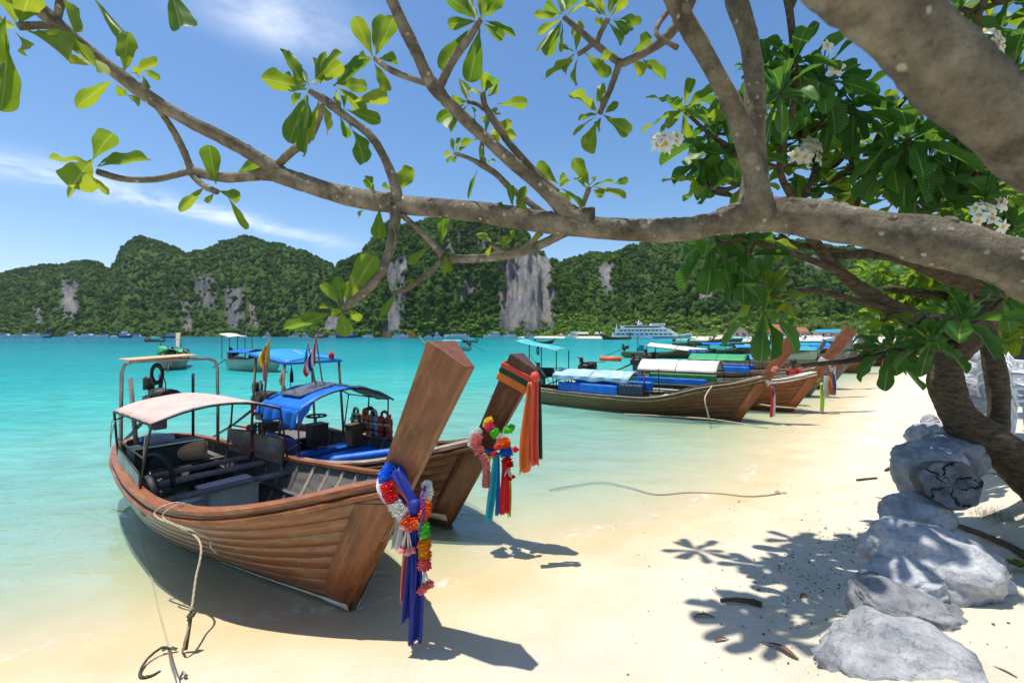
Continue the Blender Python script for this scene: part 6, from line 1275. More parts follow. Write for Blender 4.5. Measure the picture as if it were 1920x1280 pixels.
b1((1300, -30, 10, 1.9), (1290, 15, 10, 1.92), (1255, 65, 9, 1.96), (1220, 92, 8.5, 2.0), (1180, 113, 8, 2.02), (1160, 116, 8, 2.04), (1120, 86, 7, 2.04), (1090, 60, 6, 2.04), (1057, 32, 5, 2.04)); b1((1118, 80, 6, 2.04), (1128, 58, 5, 2.03), (1140, 36, 5, 2.02)); b1((1115, 78, 5, 2.04), (1100, 92, 5, 2.04), (1084, 102, 4.5, 2.04)); b1((1162, 117, 7, 2.04), (1147, 160, 6, 2.02), (1125, 212, 5, 2.0))
b1((1410, 408, 34, 1.9), (1415, 370, 30, 1.9), (1416, 280, 22, 1.9), (1415, 170, 20, 1.9), (1405, 80, 20.5, 1.9), (1380, 0, 22, 1.9), (1365, -60, 22, 1.9)); b1((1430, 410, 30, 1.86), (1422, 370, 26, 1.83), (1410, 310, 22.5, 1.82), (1380, 215, 21, 1.8), (1332, 120, 20, 1.77), (1285, 40, 20, 1.74), (1242, -40, 20, 1.7))
b1((2250, 470, 112, 0.95), (2120, 390, 104, 0.9), (1990, 308, 92, 0.86), (1900, 244, 88, 0.84), (1815, 172, 90, 0.82), (1732, 90, 94, 0.8), (1650, 0, 99, 0.78), (1550, -100, 116, 0.76), (1470, -200, 120, 0.75))
MB().tube([Vector(q) - o0 for q in smooth_path([(2.9, 1.28, 2.55), (2.2, 1.12, 2.85), tuple(at(2250, 470, 0.95)), tuple(at(2120, 390, 0.9))], 6)], list(np.linspace(0.2, 0.12, 19)), 14, jit=0.04).build('limb', 'frangipani_bark', T1)
b1((1270, 90, 6, 1.76), (1230, 60, 5, 1.8), (1265, 5, 5, 1.85))
L1 = LeafSet(T1, 'leaf_sunlit', 295)
def leaves(Y, rows, kind=None, dz=0.10):
    for (bx, by, tx, ty, w_) in rows:
        ya = Y + LR.uniform(-0.02, 0.02); yb = Y + LR.uniform(-dz, dz); B_, T_ = at(bx, by, ya), at(tx, ty, yb)
        n = (B_ - Vector((0, 0, H))).normalized() + Vector((LR.uniform(-0.5, 0.5), LR.uniform(-0.3, 0.3), LR.uniform(0.1, 0.8)))
        L1.add(B_, T_, w_ * Y / FPX * 1.35, n, kind)
leaves(2.1, [(10, 62, 0, 208, 34), (28, 60, 32, 94, 18), (50, 56, 133, 120, 40), (70, 56, 188, 138, 38), (30, 46, 8, -20, 34), (36, 46, 58, -15, 40), (30, 50, -25, 40, 24), (118, -18, 140, 62, 44), (172, -8, 225, 58, 20), (318, -25, 338, 50, 46), (10, 30, -20, 110, 34)])
leaves(2.35, [(232, 138, 241, 60, 30), (212, 150, 144, 202, 26), (235, 142, 296, 118, 15), (262, 130, 300, 150, 14), (268, 142, 275, 168, 12), (218, 160, 234, 180, 18), (238, 178, 262, 196, 20), (262, 148, 255, 125, 12)])
leaves(2.5, [(172, 300, 134, 352, 58), (173, 302, 212, 250, 34), (168, 306, 94, 298, 22), (182, 312, 280, 302, 22), (184, 310, 228, 288, 10), (172, 330, 202, 366, 13), (150, 340, 127, 371, 10)])
leaves(2.63, [(405, 345, 392, 272, 32), (384, 350, 336, 396, 18), (402, 362, 385, 379, 10), (410, 358, 450, 372, 26), (424, 364, 463, 430, 13), (442, 328, 482, 306, 22)])
leaves(2.28, [(575, 168, 490, 148, 38), (574, 158, 530, 102, 30), (578, 160, 524, 92, 18), (572, 162, 534, 140, 15), (585, 158, 586, 108, 18), (590, 152, 612, 98, 14), (592, 158, 642, 120, 28), (590, 150, 642, 100, 13), (575, 176, 543, 268, 34), (578, 178, 570, 288, 24), (566, 175, 548, 192, 20), (604, 192, 612, 250, 26), (598, 190, 582, 262, 20), (600, 158, 618, 118, 14)])
leaves(2.3, [(625, 162, 696, 113, 26), (622, 158, 688, 164, 22), (630, 162, 686, 214, 25), (658, 192, 726, 180, 26), (645, 205, 714, 228, 24), (638, 220, 654, 260, 17), (654, 232, 682, 306, 35), (630, 168, 634, 190, 9), (642, 208, 624, 184, 12), (645, 205, 645, 180, 10)])
leaves(2.12, [(699, 106, 664, 32, 30), (705, 104, 718, 28, 30), (707, 102, 738, 32, 25), (710, 110, 744, 112, 22), (702, 118, 728, 170, 22), (700, 113, 672, 110, 14)])
leaves(1.99, [(893, 38, 836, -8, 28), (895, 40, 840, 46, 20), (896, 36, 884, -14, 22), (902, 35, 906, -20, 24), (904, 36, 944, -12, 26), (908, 38, 966, 70, 13), (905, 44, 944, 72, 20), (896, 44, 826, 130, 30), (900, 52, 880, 154, 38)])
leaves(2.16, [(905, 174, 908, 136, 20), (908, 174, 932, 148, 22), (914, 182, 934, 158, 14), (930, 196, 988, 194, 22), (902, 174, 876, 172, 12), (878, 190, 862, 148, 18), (875, 190, 844, 190, 18), (874, 194, 820, 228, 18), (878, 196, 842, 240, 20), (884, 200, 888, 216, 14), (918, 205, 928, 216, 10)])
leaves(2.2, [(908, 252, 880, 228, 20), (911, 250, 912, 214, 18), (914, 250, 960, 230, 17), (915, 252, 968, 256, 21), (910, 254, 936, 266, 18), (905, 272, 912, 298, 18), (895, 262, 864, 272, 15), (850, 286, 848, 258, 8), (855, 285, 861, 258, 8), (850, 290, 834, 290, 13), (850, 292, 838, 305, 8), (856, 292, 850, 304, 9), (860, 284, 874, 276, 8), (912, 306, 930, 302, 8), (898, 314, 878, 372, 7)])
leaves(2.04, [(1055, 26, 1001, 30, 16), (1055, 34, 1008, 64, 14), (1054, 38, 1013, 92, 22), (1053, 44, 1027, 106, 19), (1060, 24, 1054, -14, 20), (1062, 24, 1082, -15, 18), (1065, 28, 1106, 6, 11), (1055, 44, 1052, 98, 8), (1052, 30, 1022, 8, 16), (1136, 34, 1098, 4, 10), (1135, 30, 1113, -14, 18), (1140, 30, 1152, -18, 20), (1145, 30, 1174, -2, 18), (1150, 36, 1202, 43, 15), (1150, 38, 1182, 58, 19), (1142, 44, 1166, 82, 16), (1135, 42, 1116, 42, 15)])
leaves(2.04, [(1080, 96, 1085, 38, 22), (1078, 98, 1048, 90, 9), (1078, 102, 1024, 147, 15), (1076, 106, 1062, 139, 15), (1084, 108, 1082, 158, 15), (1094, 98, 1143, 142, 21), (1165, 110, 1128, 108, 18), (1185, 100, 1222, 68, 28), (1190, 98, 1214, 88, 16), (1185, 114, 1208, 137, 24), (1205, 112, 1245, 150, 22)])
leaves(2.0, [(1120, 208, 1071, 174, 30), (1126, 204, 1131, 156, 17), (1134, 212, 1160, 194, 15), (1130, 215, 1180, 250, 27), (1124, 222, 1104, 286, 32), (1128, 220, 1125, 242, 17), (1120, 214, 1084, 226, 12), (1118, 218, 1075, 254, 8)])
leaves(2.26, [(648, 570, 702, 480, 42), (641, 572, 632, 518, 22), (636, 575, 600, 533, 24), (648, 570, 657, 526, 14), (628, 584, 533, 617, 25), (626, 578, 598, 577, 9), (640, 584, 651, 631, 30), (654, 580, 674, 602, 20), (642, 580, 622, 588, 16)])
leaves(2.42, [(712, 390, 712, 448, 28), (702, 358, 680, 340, 20), (698, 352, 690, 330, 14), (740, 362, 775, 316, 30), (738, 360, 716, 350, 16), (686, 392, 674, 408, 9), (828, 458, 833, 405, 22), (808, 460, 766, 494, 15), (836, 470, 838, 510, 19), (755, 532, 778, 527, 10), (742, 548, 714, 592, 15), (742, 548, 730, 532, 8)])
leaves(2.15, [(1046, 345, 1009, 304, 22), (1048, 348, 1059, 326, 11), (1048, 352, 1068, 340, 13), (1046, 356, 1066, 380, 17), (1054, 354, 1092, 387, 13), (962, 392, 957, 348, 14), (968, 394, 987, 350, 17), (955, 392, 928, 387, 9), (992, 400, 974, 384, 14), (1030, 380, 1022, 352, 10)])
leaves(2.13, [(1105, 348, 1074, 298, 26), (1101, 352, 1081, 334, 13), (1110, 350, 1152, 340, 9), (1148, 346, 1178, 337, 13), (1112, 350, 1174, 368, 14), (1112, 356, 1132, 366, 17), (1106, 348, 1118, 330, 8), (924, 456, 893, 438, 13), (926, 458, 960, 450, 17), (922, 460, 915, 480, 13), (958, 430, 960, 448, 13), (1002, 455, 1008, 435, 15)])
rope('dried_vine', 'thin yellow dried stem hanging from the limb beside a leaf', [at(728, 362, 2.36), at(730, 385, 2.34), at(733, 410, 2.33), at(740, 432, 2.33), at(742, 445, 2.33), at(738, 470, 2.34)], 0.004, 'bamboo', 'vine', strands=False)
# ---- second tree at the right edge
ty = lambda Y: 5.0 + (Y - 3.6) * 1.1 if Y < 4.2 else 5.66 + (Y - 4.2) * 0.5
T2 = empty('frangipani_tree', (6.6, 5.2, gz(6.6, 5.2))); tag(T2, 'dark trunked frangipani tree leaning in from the right over the rocks', 'tree', 'frangipani trees')
b2 = lambda *p, mat='trunk_bark': branch(T2, [(a_, b_, r_, ty(y_)) for a_, b_, r_, y_ in p], mat, key='T2', knobs=False, wob=0.06)
b2((2190, 1100, 51.5, 3.7), (2030, 975, 46.8, 3.9), (1930, 888, 42.1, 4.1), (1870, 838, 39.0, 4.2), (1815, 800, 37.4, 4.25), (1785, 755, 35.9, 4.3), (1772, 705, 35.9, 4.3), (1786, 662, 34.3, 4.3), (1822, 625, 29.6, 4.3), (1852, 580, 25.7, 4.3), (1862, 530, 23.4, 4.3), (1850, 470, 18.7, 4.25))
b2((1850, 845, 26.5, 4.25), (1870, 800, 25.0, 4.4), (1872, 740, 23.4, 4.5), (1863, 680, 22.6, 4.5), (1850, 620, 21.8, 4.5), (1838, 550, 20.3, 4.5), (1838, 470, 17.2, 4.4), (1858, 380, 14.0, 4.3))
b2((1835, 615, 23.4, 4.3), (1760, 608, 20.3, 4.15), (1690, 585, 17.2, 4.0), (1620, 545, 14.0, 3.9), (1560, 495, 11.7, 3.8), (1515, 440, 9.4, 3.75), (1470, 425, 7.0, 3.7))
b2((1700, 590, 9.4, 4.0), (1600, 562, 6.2, 3.7), (1520, 544, 6.2, 3.5), (1450, 560, 5.5, 3.3)); b2((1585, 512, 7.8, 3.85), (1500, 480, 6.2, 3.6), (1440, 460, 5.5, 3.4), (1375, 445, 4.7, 3.2)); b2((1860, 545, 20.3, 4.3), (1780, 517, 17.2, 4.2), (1700, 486, 13.3, 4.1), (1630, 476, 8.6, 4.0), (1560, 482, 6.2, 3.9)); b2((1640, 480, 6.2, 4.0), (1560, 470, 5.5, 3.9), (1480, 455, 4.7, 3.8), (1430, 440, 4.7, 3.7))
b2((1540, 470, 8.6, 3.8), (1505, 400, 8.6, 3.7), (1465, 330, 7.8, 3.5), (1470, 260, 7.0, 3.3), (1490, 190, 6.2, 3.1), (1495, 130, 4.7, 3.0)); b2((1470, 320, 6.2, 3.5), (1420, 300, 5.5, 3.4), (1345, 262, 4.7, 3.3), (1285, 210, 3.9, 3.2)); b2((1440, 400, 5.5, 3.5), (1390, 375, 4.7, 3.4), (1330, 350, 3.9, 3.2)); b2((1500, 390, 6.2, 3.7), (1530, 310, 6.2, 3.8), (1515, 275, 4.7, 3.9), (1500, 255, 3.9, 3.9))
b2((1855, 470, 15.6, 4.2), (1760, 420, 10.1, 3.9), (1680, 370, 8.6, 3.8), (1610, 320, 7.0, 3.9), (1590, 285, 4.7, 4.0)); b2((1680, 370, 7.0, 3.8), (1700, 310, 6.2, 3.3), (1705, 268, 5.5, 2.95)); b2((1590, 420, 5.5, 3.9), (1620, 350, 5.5, 3.9), (1640, 270, 4.7, 3.8), (1660, 230, 3.9, 3.8)); b2((1870, 380, 10.9, 3.6), (1840, 300, 7.0, 3.0), (1860, 200, 6.2, 2.6), (1830, 60, 7.0, 2.3), (1860, -30, 9, 2.2))
b2((1780, 650, 10.9, 4.2), (1700, 655, 7.0, 3.9), (1600, 675, 5.5, 3.7), (1505, 685, 3.9, 3.6)); b2((1800, 640, 10.9, 4.2), (1810, 620, 6.2, 3.4), (1805, 605, 4.7, 3.0)); b2((1700, 655, 6.2, 3.9), (1720, 662, 4.7, 3.5), (1745, 645, 3.9, 3.2))
MB().torus(at(1752, 598, ty(4.0)) - Vector(T2.location), 0.05, 0.03, Matrix.Rotation(R(80), 3, 'X'), 14, 8).build('branch_scar', 'frangipani_bark', T2)
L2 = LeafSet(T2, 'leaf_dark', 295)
def rosette(LS, px, py, Y, n, Lpx, droop=0.5, lift=0.3, kind=None, spread=1.0, wk=0.33):
    c = at(px, py, Y); L0 = Lpx * Y / FPX; g = LR.uniform(0, 6.28)
    for k in range(n):
        a = g + k * 2.39996; q = (k + 0.5) / n; el = (lift + 0.75) * (1 - q) - droop * 1.9 * q + LR.uniform(-0.18, 0.18); el = max(-1.45, min(1.35, el)); L_ = L0 * (0.72 + 0.4 * min(1, q * 1.6)) * LR.uniform(0.85, 1.12)
        d = Vector((math.cos(a) * math.cos(el), math.sin(a) * math.cos(el), math.sin(el))); up = Vector((-math.cos(a) * math.sin(el), -math.sin(a) * math.sin(el), math.cos(el))) + Vector((LR.uniform(-.25, .25), LR.uniform(-.25, .25), 0))
        LS.add(c + d * 0.015, c + d * L_, L_ * wk * LR.uniform(0.9, 1.15) * 1.25, up, kind)
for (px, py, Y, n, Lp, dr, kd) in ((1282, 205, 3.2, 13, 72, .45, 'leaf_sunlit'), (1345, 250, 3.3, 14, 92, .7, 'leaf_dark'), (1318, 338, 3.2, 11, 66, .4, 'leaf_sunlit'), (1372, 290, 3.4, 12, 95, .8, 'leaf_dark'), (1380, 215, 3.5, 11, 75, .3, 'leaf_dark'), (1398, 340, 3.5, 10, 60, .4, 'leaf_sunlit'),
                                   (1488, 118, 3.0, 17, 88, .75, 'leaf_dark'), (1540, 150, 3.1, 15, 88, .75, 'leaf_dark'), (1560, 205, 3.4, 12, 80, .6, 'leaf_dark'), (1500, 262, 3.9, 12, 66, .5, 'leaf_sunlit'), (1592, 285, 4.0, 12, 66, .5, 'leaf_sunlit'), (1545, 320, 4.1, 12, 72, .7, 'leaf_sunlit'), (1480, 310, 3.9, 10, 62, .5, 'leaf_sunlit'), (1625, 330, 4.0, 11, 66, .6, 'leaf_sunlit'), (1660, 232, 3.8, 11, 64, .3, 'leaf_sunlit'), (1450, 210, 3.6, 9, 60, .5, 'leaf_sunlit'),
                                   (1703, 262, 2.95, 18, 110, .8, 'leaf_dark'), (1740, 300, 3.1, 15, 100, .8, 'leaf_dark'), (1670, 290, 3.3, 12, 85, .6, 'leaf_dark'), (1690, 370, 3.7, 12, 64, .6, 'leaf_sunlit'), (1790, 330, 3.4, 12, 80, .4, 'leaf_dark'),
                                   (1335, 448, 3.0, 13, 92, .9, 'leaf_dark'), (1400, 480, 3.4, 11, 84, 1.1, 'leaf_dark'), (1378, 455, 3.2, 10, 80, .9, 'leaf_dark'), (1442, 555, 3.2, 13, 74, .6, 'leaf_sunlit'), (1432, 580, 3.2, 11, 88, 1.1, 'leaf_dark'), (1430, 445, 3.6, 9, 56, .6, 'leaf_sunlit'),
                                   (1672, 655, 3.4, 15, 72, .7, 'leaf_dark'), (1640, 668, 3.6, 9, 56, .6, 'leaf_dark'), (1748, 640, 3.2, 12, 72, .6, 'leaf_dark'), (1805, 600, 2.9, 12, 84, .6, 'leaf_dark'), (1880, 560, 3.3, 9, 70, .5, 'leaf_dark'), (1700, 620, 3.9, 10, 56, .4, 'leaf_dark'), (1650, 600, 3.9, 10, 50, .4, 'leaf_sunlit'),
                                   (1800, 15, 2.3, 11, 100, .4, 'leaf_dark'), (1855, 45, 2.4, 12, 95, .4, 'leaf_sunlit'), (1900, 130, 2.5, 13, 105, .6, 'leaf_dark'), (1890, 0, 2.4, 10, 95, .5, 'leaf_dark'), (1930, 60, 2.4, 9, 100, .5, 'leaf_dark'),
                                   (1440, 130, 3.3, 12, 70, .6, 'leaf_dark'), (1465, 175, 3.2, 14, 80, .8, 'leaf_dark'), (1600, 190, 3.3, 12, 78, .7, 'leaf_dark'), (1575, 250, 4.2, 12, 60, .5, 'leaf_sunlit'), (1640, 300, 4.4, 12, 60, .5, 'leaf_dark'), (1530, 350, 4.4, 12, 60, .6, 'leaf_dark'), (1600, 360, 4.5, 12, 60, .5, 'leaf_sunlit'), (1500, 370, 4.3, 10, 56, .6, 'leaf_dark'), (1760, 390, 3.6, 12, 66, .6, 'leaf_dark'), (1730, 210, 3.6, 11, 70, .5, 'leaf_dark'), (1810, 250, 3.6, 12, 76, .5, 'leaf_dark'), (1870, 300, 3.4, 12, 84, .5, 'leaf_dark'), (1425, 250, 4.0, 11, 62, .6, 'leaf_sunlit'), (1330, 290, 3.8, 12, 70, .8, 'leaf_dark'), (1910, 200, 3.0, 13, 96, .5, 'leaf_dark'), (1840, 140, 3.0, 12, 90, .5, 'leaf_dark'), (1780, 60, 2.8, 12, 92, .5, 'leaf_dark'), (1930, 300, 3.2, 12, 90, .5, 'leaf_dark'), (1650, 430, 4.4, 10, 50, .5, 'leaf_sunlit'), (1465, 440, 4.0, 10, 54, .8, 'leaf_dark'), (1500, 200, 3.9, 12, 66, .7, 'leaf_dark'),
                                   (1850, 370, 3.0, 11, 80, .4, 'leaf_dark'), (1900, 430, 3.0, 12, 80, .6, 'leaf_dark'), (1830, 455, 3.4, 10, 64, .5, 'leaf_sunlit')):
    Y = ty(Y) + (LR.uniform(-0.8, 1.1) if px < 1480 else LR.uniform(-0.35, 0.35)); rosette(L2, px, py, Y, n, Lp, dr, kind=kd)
    c = at(px, py, Y); tgt = min(PATHS['T2'], key=lambda q: (q[0] - c).length)[0]
    if (tgt - c).length > 0.06:
        md = (tgt + c) / 2 + Vector((0, 0, -0.05)); MB().tube([Vector(q) - Vector(T2.location) for q in smooth_path([tuple(tgt), tuple(md), tuple(c)], 5)], list(np.linspace(0.028, 0.018, 11)), 7).build('twig', 'trunk_bark', T2)
# ---- flowers
M('petal_white', (0.86, 0.86, 0.80), (0.80, 0.80, 0.70), 20, rough=0.5, transl=0.3); M('petal_yellow', (0.86, 0.55, 0.03), None, 20, rough=0.5, transl=0.2)
pb = MB()
for k in range(5):
    a = k * 1.2566; ca, sa = math.cos(a), math.sin(a); vs = []
    for i in range(7):
        s = i / 6; wd = 0.3 * math.sin(math.pi * min(1, s * 0.86 + 0.12)) ** 0.7
        for v in (-1, 0, 1): x, y = s, v * wd + 0.12 * s; vs.append((x * ca - y * sa, x * sa + y * ca, 0.12 * s + 0.08 * v * s - 0.18 * s * s))
    pb.add(vs, [(i * 3 + j, (i + 1) * 3 + j, (i + 1) * 3 + j + 1, i * 3 + j + 1) for i in range(6) for j in range(2)], True)
petal_me = pb.mesh('flower', 'petal_white'); eye_me = MB().lathe([(0.02, 0.03), (0.2, 0.06), (0.27, 0.045), (0.27, 0.03), (0.02, 0.0)], n=10).mesh('flower_eye', 'petal_yellow')
def blossoms(px, py, Y, n, rpx, root):
    Y = ty(Y); c = at(px, py, Y); st = MB().tube([Vector((0, 0, 0)), Vector((0.02, 0.05, -0.10))], 0.006, 5).build('blossom_stalk', 'trunk_bark', root); st.location = c - Vector(root.location)
    for k in range(n):
        f = bpy.data.objects.new('flower', petal_me); COL.objects.link(f); f.parent = st
        d = Vector((LR.uniform(-1, 1), LR.uniform(-1, 0.1), LR.uniform(-0.8, 0.9))); f.location = Vector((d.x, d.y * 0.5, d.z * 0.75)) * rpx * Y / FPX
        nrm = (Vector((d.x * 0.7, -1.1, d.z * 0.7 + 0.3)) + Vector((LR.uniform(-.4, .4), 0, LR.uniform(-.4, .4)))).normalized(); f.rotation_mode = 'QUATERNION'; f.rotation_quaternion = nrm.to_track_quat('Z', 'Y'); f.scale = (0.019 * Y * LR.uniform(0.8, 1.1),) * 3
        g = bpy.data.objects.new('flower_eye', eye_me); COL.objects.link(g); g.parent = st; g.location = f.location + nrm * 0.002; g.rotation_mode = 'QUATERNION'; g.rotation_quaternion = f.rotation_quaternion; g.scale = f.scale
for a in ((1250, 268, 3.05, 11, 22), (1574, 124, 2.9, 2, 10), (1548, 88, 2.9, 2, 8), (1508, 283, 3.6, 12, 26), (1840, 82, 2.25, 12, 34), (1845, 410, 2.75, 9, 36), (1876, 378, 2.75, 2, 8)): blossoms(*a, T2)
b2((1492, 170, 8, 3.1), (1480, 20, 8, 3.2), (1440, -150, 7, 3.4), (1400, -260, 6, 3.6)); b2((1480, 20, 6, 3.2), (1540, -120, 6, 3.6), (1600, -240, 5, 3.9)); b2((1440, -150, 6, 3.4), (1330, -230, 5, 3.3), (1230, -260, 5, 3.2))
L5 = LeafSet(T2, 'leaf_dark', 0)                      # upper crown above the frame, unseen, added to cast shade on the sand
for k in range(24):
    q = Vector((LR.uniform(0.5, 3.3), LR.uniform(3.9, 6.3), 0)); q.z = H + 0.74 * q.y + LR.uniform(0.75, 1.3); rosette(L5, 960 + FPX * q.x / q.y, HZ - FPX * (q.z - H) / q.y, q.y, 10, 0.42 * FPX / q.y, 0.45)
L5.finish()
L4 = LeafSet(T1, 'leaf_dark', 0)  # unseen leaves above the frame, added to shade the thick upper limb
for k in range(40):
    q = Vector((LR.uniform(0.15, 1.35), LR.uniform(0.55, 1.35), LR.uniform(3.9, 4.5)))
    if q.z - H < 0.82 * q.y + 0.5: q.z = H + 0.82 * q.y + 0.55
    px_ = 960 + FPX * q.x / q.y; py_ = HZ - FPX * (q.z - H) / q.y; rosette(L4, px_, py_, q.y, 13, 0.30 * FPX / q.y, 0.5)
for it in L4.items: L1.items.append(it)
L1.limit = 10**6; n4 = len(L4.items); near = L1.items[:-n4]; L1.items = near; L1.finish(); L4.finish(); L2.finish()
# ---- sunlit shrubs and trees behind
T3 = empty('frangipani_tree', (11.5, 9.0, gz(11.5, 9.0))); tag(T3, 'bushy sunlit frangipani standing behind the dark trunk', 'tree', 'frangipani trees')
branch(T3, [(2040, 840, 20, 9.0), (1960, 640, 20, 8.8), (1880, 540, 18, 8.5), (1800, 480, 12, 8.2), (1740, 450, 8, 8.0)], 'trunk_bark', key='T3', knobs=False); branch(T3, [(1900, 560, 14, 8.6), (1800, 560, 10, 8.3), (1700, 545, 8, 8.0), (1660, 540, 6, 7.9)], 'trunk_bark', key='T3', knobs=False); branch(T3, [(1940, 620, 14, 8.8), (1930, 480, 12, 8.6), (1900, 380, 8, 8.5)], 'trunk_bark', key='T3', knobs=False)
L3 = LeafSet(T3, 'leaf_sunlit', 120)
for k in range(100):
    u = LR.random(); px = LR.triangular(1600, 1960, 1860); lo = 640 - 20 * u if px > 1680 else 600; hi = 500 if px < 1700 else 360 if px > 1760 else 430; py = LR.uniform(hi, lo)
    rosette(L3, px, py, LR.uniform(6.8, 9.2), 13, 44, LR.uniform(0.3, 0.7), kind='leaf_sunlit' if LR.random() < 0.75 else 'leaf_dark')
L3.finish()
# ================================================================== rocks, log, litter on the beach
m, t = new_mat('boulder'); co = t('TexCoord'); n1 = t('TexNoise', {'Vector': co.outputs['Object'], 'Scale': 3.2, 'Detail': 9.0, 'Roughness': 0.68}); n2 = t('TexNoise', {'Vector': co.outputs['Object'], 'Scale': 28.0, 'Detail': 7.0, 'Roughness': 0.7}); oi = t('ObjectInfo')
vz = t('TexVoronoi', {'Vector': t('VectorMath', {0: co.outputs['Object'], 1: t('VectorMath', {0: n1.outputs['Color'], 1: (0.35, 0.35, 0.35)}, operation='MULTIPLY').outputs[0]}, operation='ADD').outputs[0], 'Scale': 2.6}, feature='DISTANCE_TO_EDGE')
col = t.mix(t.maprange(n1.outputs[0], 0.36, 0.64), (0.24, 0.25, 0.27), (0.48, 0.485, 0.49)); col = t.mix(t.maprange(n2.outputs[0], 0.5, 0.7, 0, 0.55), col, (0.10, 0.11, 0.13)); col = t.mix(t.maprange(vz.outputs[0], 0.0, 0.012, 0.22, 0.0), col, (0.06, 0.065, 0.075))
hsv = t('HueSaturation', {'Color': col, 'Value': t.math('ADD', 0.7, t.math('MULTIPLY', oi.outputs['Random'], 0.55))})
p = t('BsdfPrincipled', {'Base Color': hsv.outputs[0], 'Roughness': 0.9, 'Specular IOR Level': 0.2}); b = t('Bump', {'Height': t.math('ADD', t.math('ADD', n1.outputs[0], t.math('MULTIPLY', n2.outputs[0], 0.35)), t.maprange(vz.outputs[0], 0, 0.03, -0.1, 0.0)), 'Distance': 0.032, 'Strength': 1.0}); t.l.new(b.outputs[0], p.inputs['Normal']); t('OutputMaterial', {0: p.outputs[0]})
def rock(label, px, py, w_px, h_px, Y=None, depth=1.0, seed=1, name='boulder', flat_=1.0, mat='boulder', sub=5):
    """boulder whose silhouette spans about w_px by h_px, centred on (px, py); its foot is buried in the sand"""
    g = on_ground(px, py + h_px / 2) if Y is None else at(px, py, Y); Y = g.y; c = at(px, py, Y); kx = math.sqrt(1 + ((px - 960) / FPX) ** 2); ky = math.sqrt(1 + ((py - HZ) / FPX) ** 2)
    w_px *= 0.88; h_px *= 0.88; rx, rz = w_px / 2 * Y / FPX / kx ** 0.6, h_px / 2 * Y / FPX / ky * 0.9; bm = bmesh.new(); bmesh.ops.create_icosphere(bm, subdivisions=sub, radius=1.0); sd = Vector((seed * 7.3, seed * 3.1, seed * 1.7))
    for v in bm.verts:
        d = v.co.normalized(); a = mnoise.fractal(d * 0.9 + sd, 1.0, 2.0, 3); r_ = mnoise.ridged_multi_fractal(Vector((d.x * 1.2, d.y * 1.2, d.z * 3.2)) + sd, 0.9, 2.1, 5, 1.0, 2.0) * 0.16; f = mnoise.fractal(d * 6 + sd, 0.8, 2.1, 5) * 0.05; cell = mnoise.cell(d * 1.6 + sd) * 0.09
        q = d * (0.94 + 0.2 * a + 0.5 * r_ + 0.8 * f + 0.2 * cell); q = Vector((q.x, q.y, q.z * (1.0 if q.z > 0 else 1.5))); v.co = Vector((q.x * rx, q.y * rx * depth, q.z * rz * flat_))
    me = bpy.data.meshes.new(name); bm.to_mesh(me); bm.free(); me.polygons.foreach_set('use_smooth', [True] * len(me.polygons)); me.materials.append(MATS[mat])
    o = bpy.data.objects.new(name, me); COL.objects.link(o); o.location = c - Vector((0, 0, rz * 0.14)); o.rotation_euler = (random.uniform(-.15, .15), random.uniform(-.15, .15), -0.75); return tag(o, label, 'rock', 'boulders lining the beach')
rock('large smooth pale boulder nearest the camera, at the bottom edge', 1700, 1250, 370, 270, 2.95, 0.95, 1)
rock('low sandy grey slab between the two biggest boulders', 1710, 1138, 250, 130, 3.35, 0.9, 3)
rock('big blue-grey boulder mottled with shade, second from the camera', 1742, 1052, 290, 215, 3.75, 0.9, 4)
rock('dark folded rock at the foot of the mottled boulder', 1690, 1085, 160, 110, 3.55, 0.9, 5)
rock('dark rock under the sawn log', 1716, 965, 150, 110, 4.4, 0.9, 6)
rock('long pale boulder behind the sawn log', 1742, 868, 150, 120, 5.2, 1.0, 7); rock('pale angular boulder beside the leaning trunk', 1780, 845, 140, 80, 5.7, 1.0, 17)
rock('dark boulder at the foot of the leaning trunk', 1752, 820, 110, 70, 6.0, 0.9, 8); rock('small dark pointed rock left of the leaning trunk', 1745, 792, 40, 44, 6.3, 0.9, 9)
rock('rounded blue-grey rock right behind the leaning trunk', 1822, 783, 40, 30, 7.0, 0.9, 10)
rock('flat pale rock seen through the fork of the trunk', 1818, 752, 80, 36, 8.2, 0.9, 11); rock('smooth dark grey boulder behind the fork of the trunk', 1838, 722, 66, 42, 10.0, 0.9, 13)
rock('grey boulder stacked highest behind the fork of the trunk', 1812, 690, 50, 40, 12.0, 0.9, 14); rock('pale grey boulder farthest along the row of rocks', 1828, 672, 60, 40, 14.0, 0.9, 15); rock('dark boulder beside the farthest pale one', 1806, 712, 46, 36, 11.0, 0.9, 16)
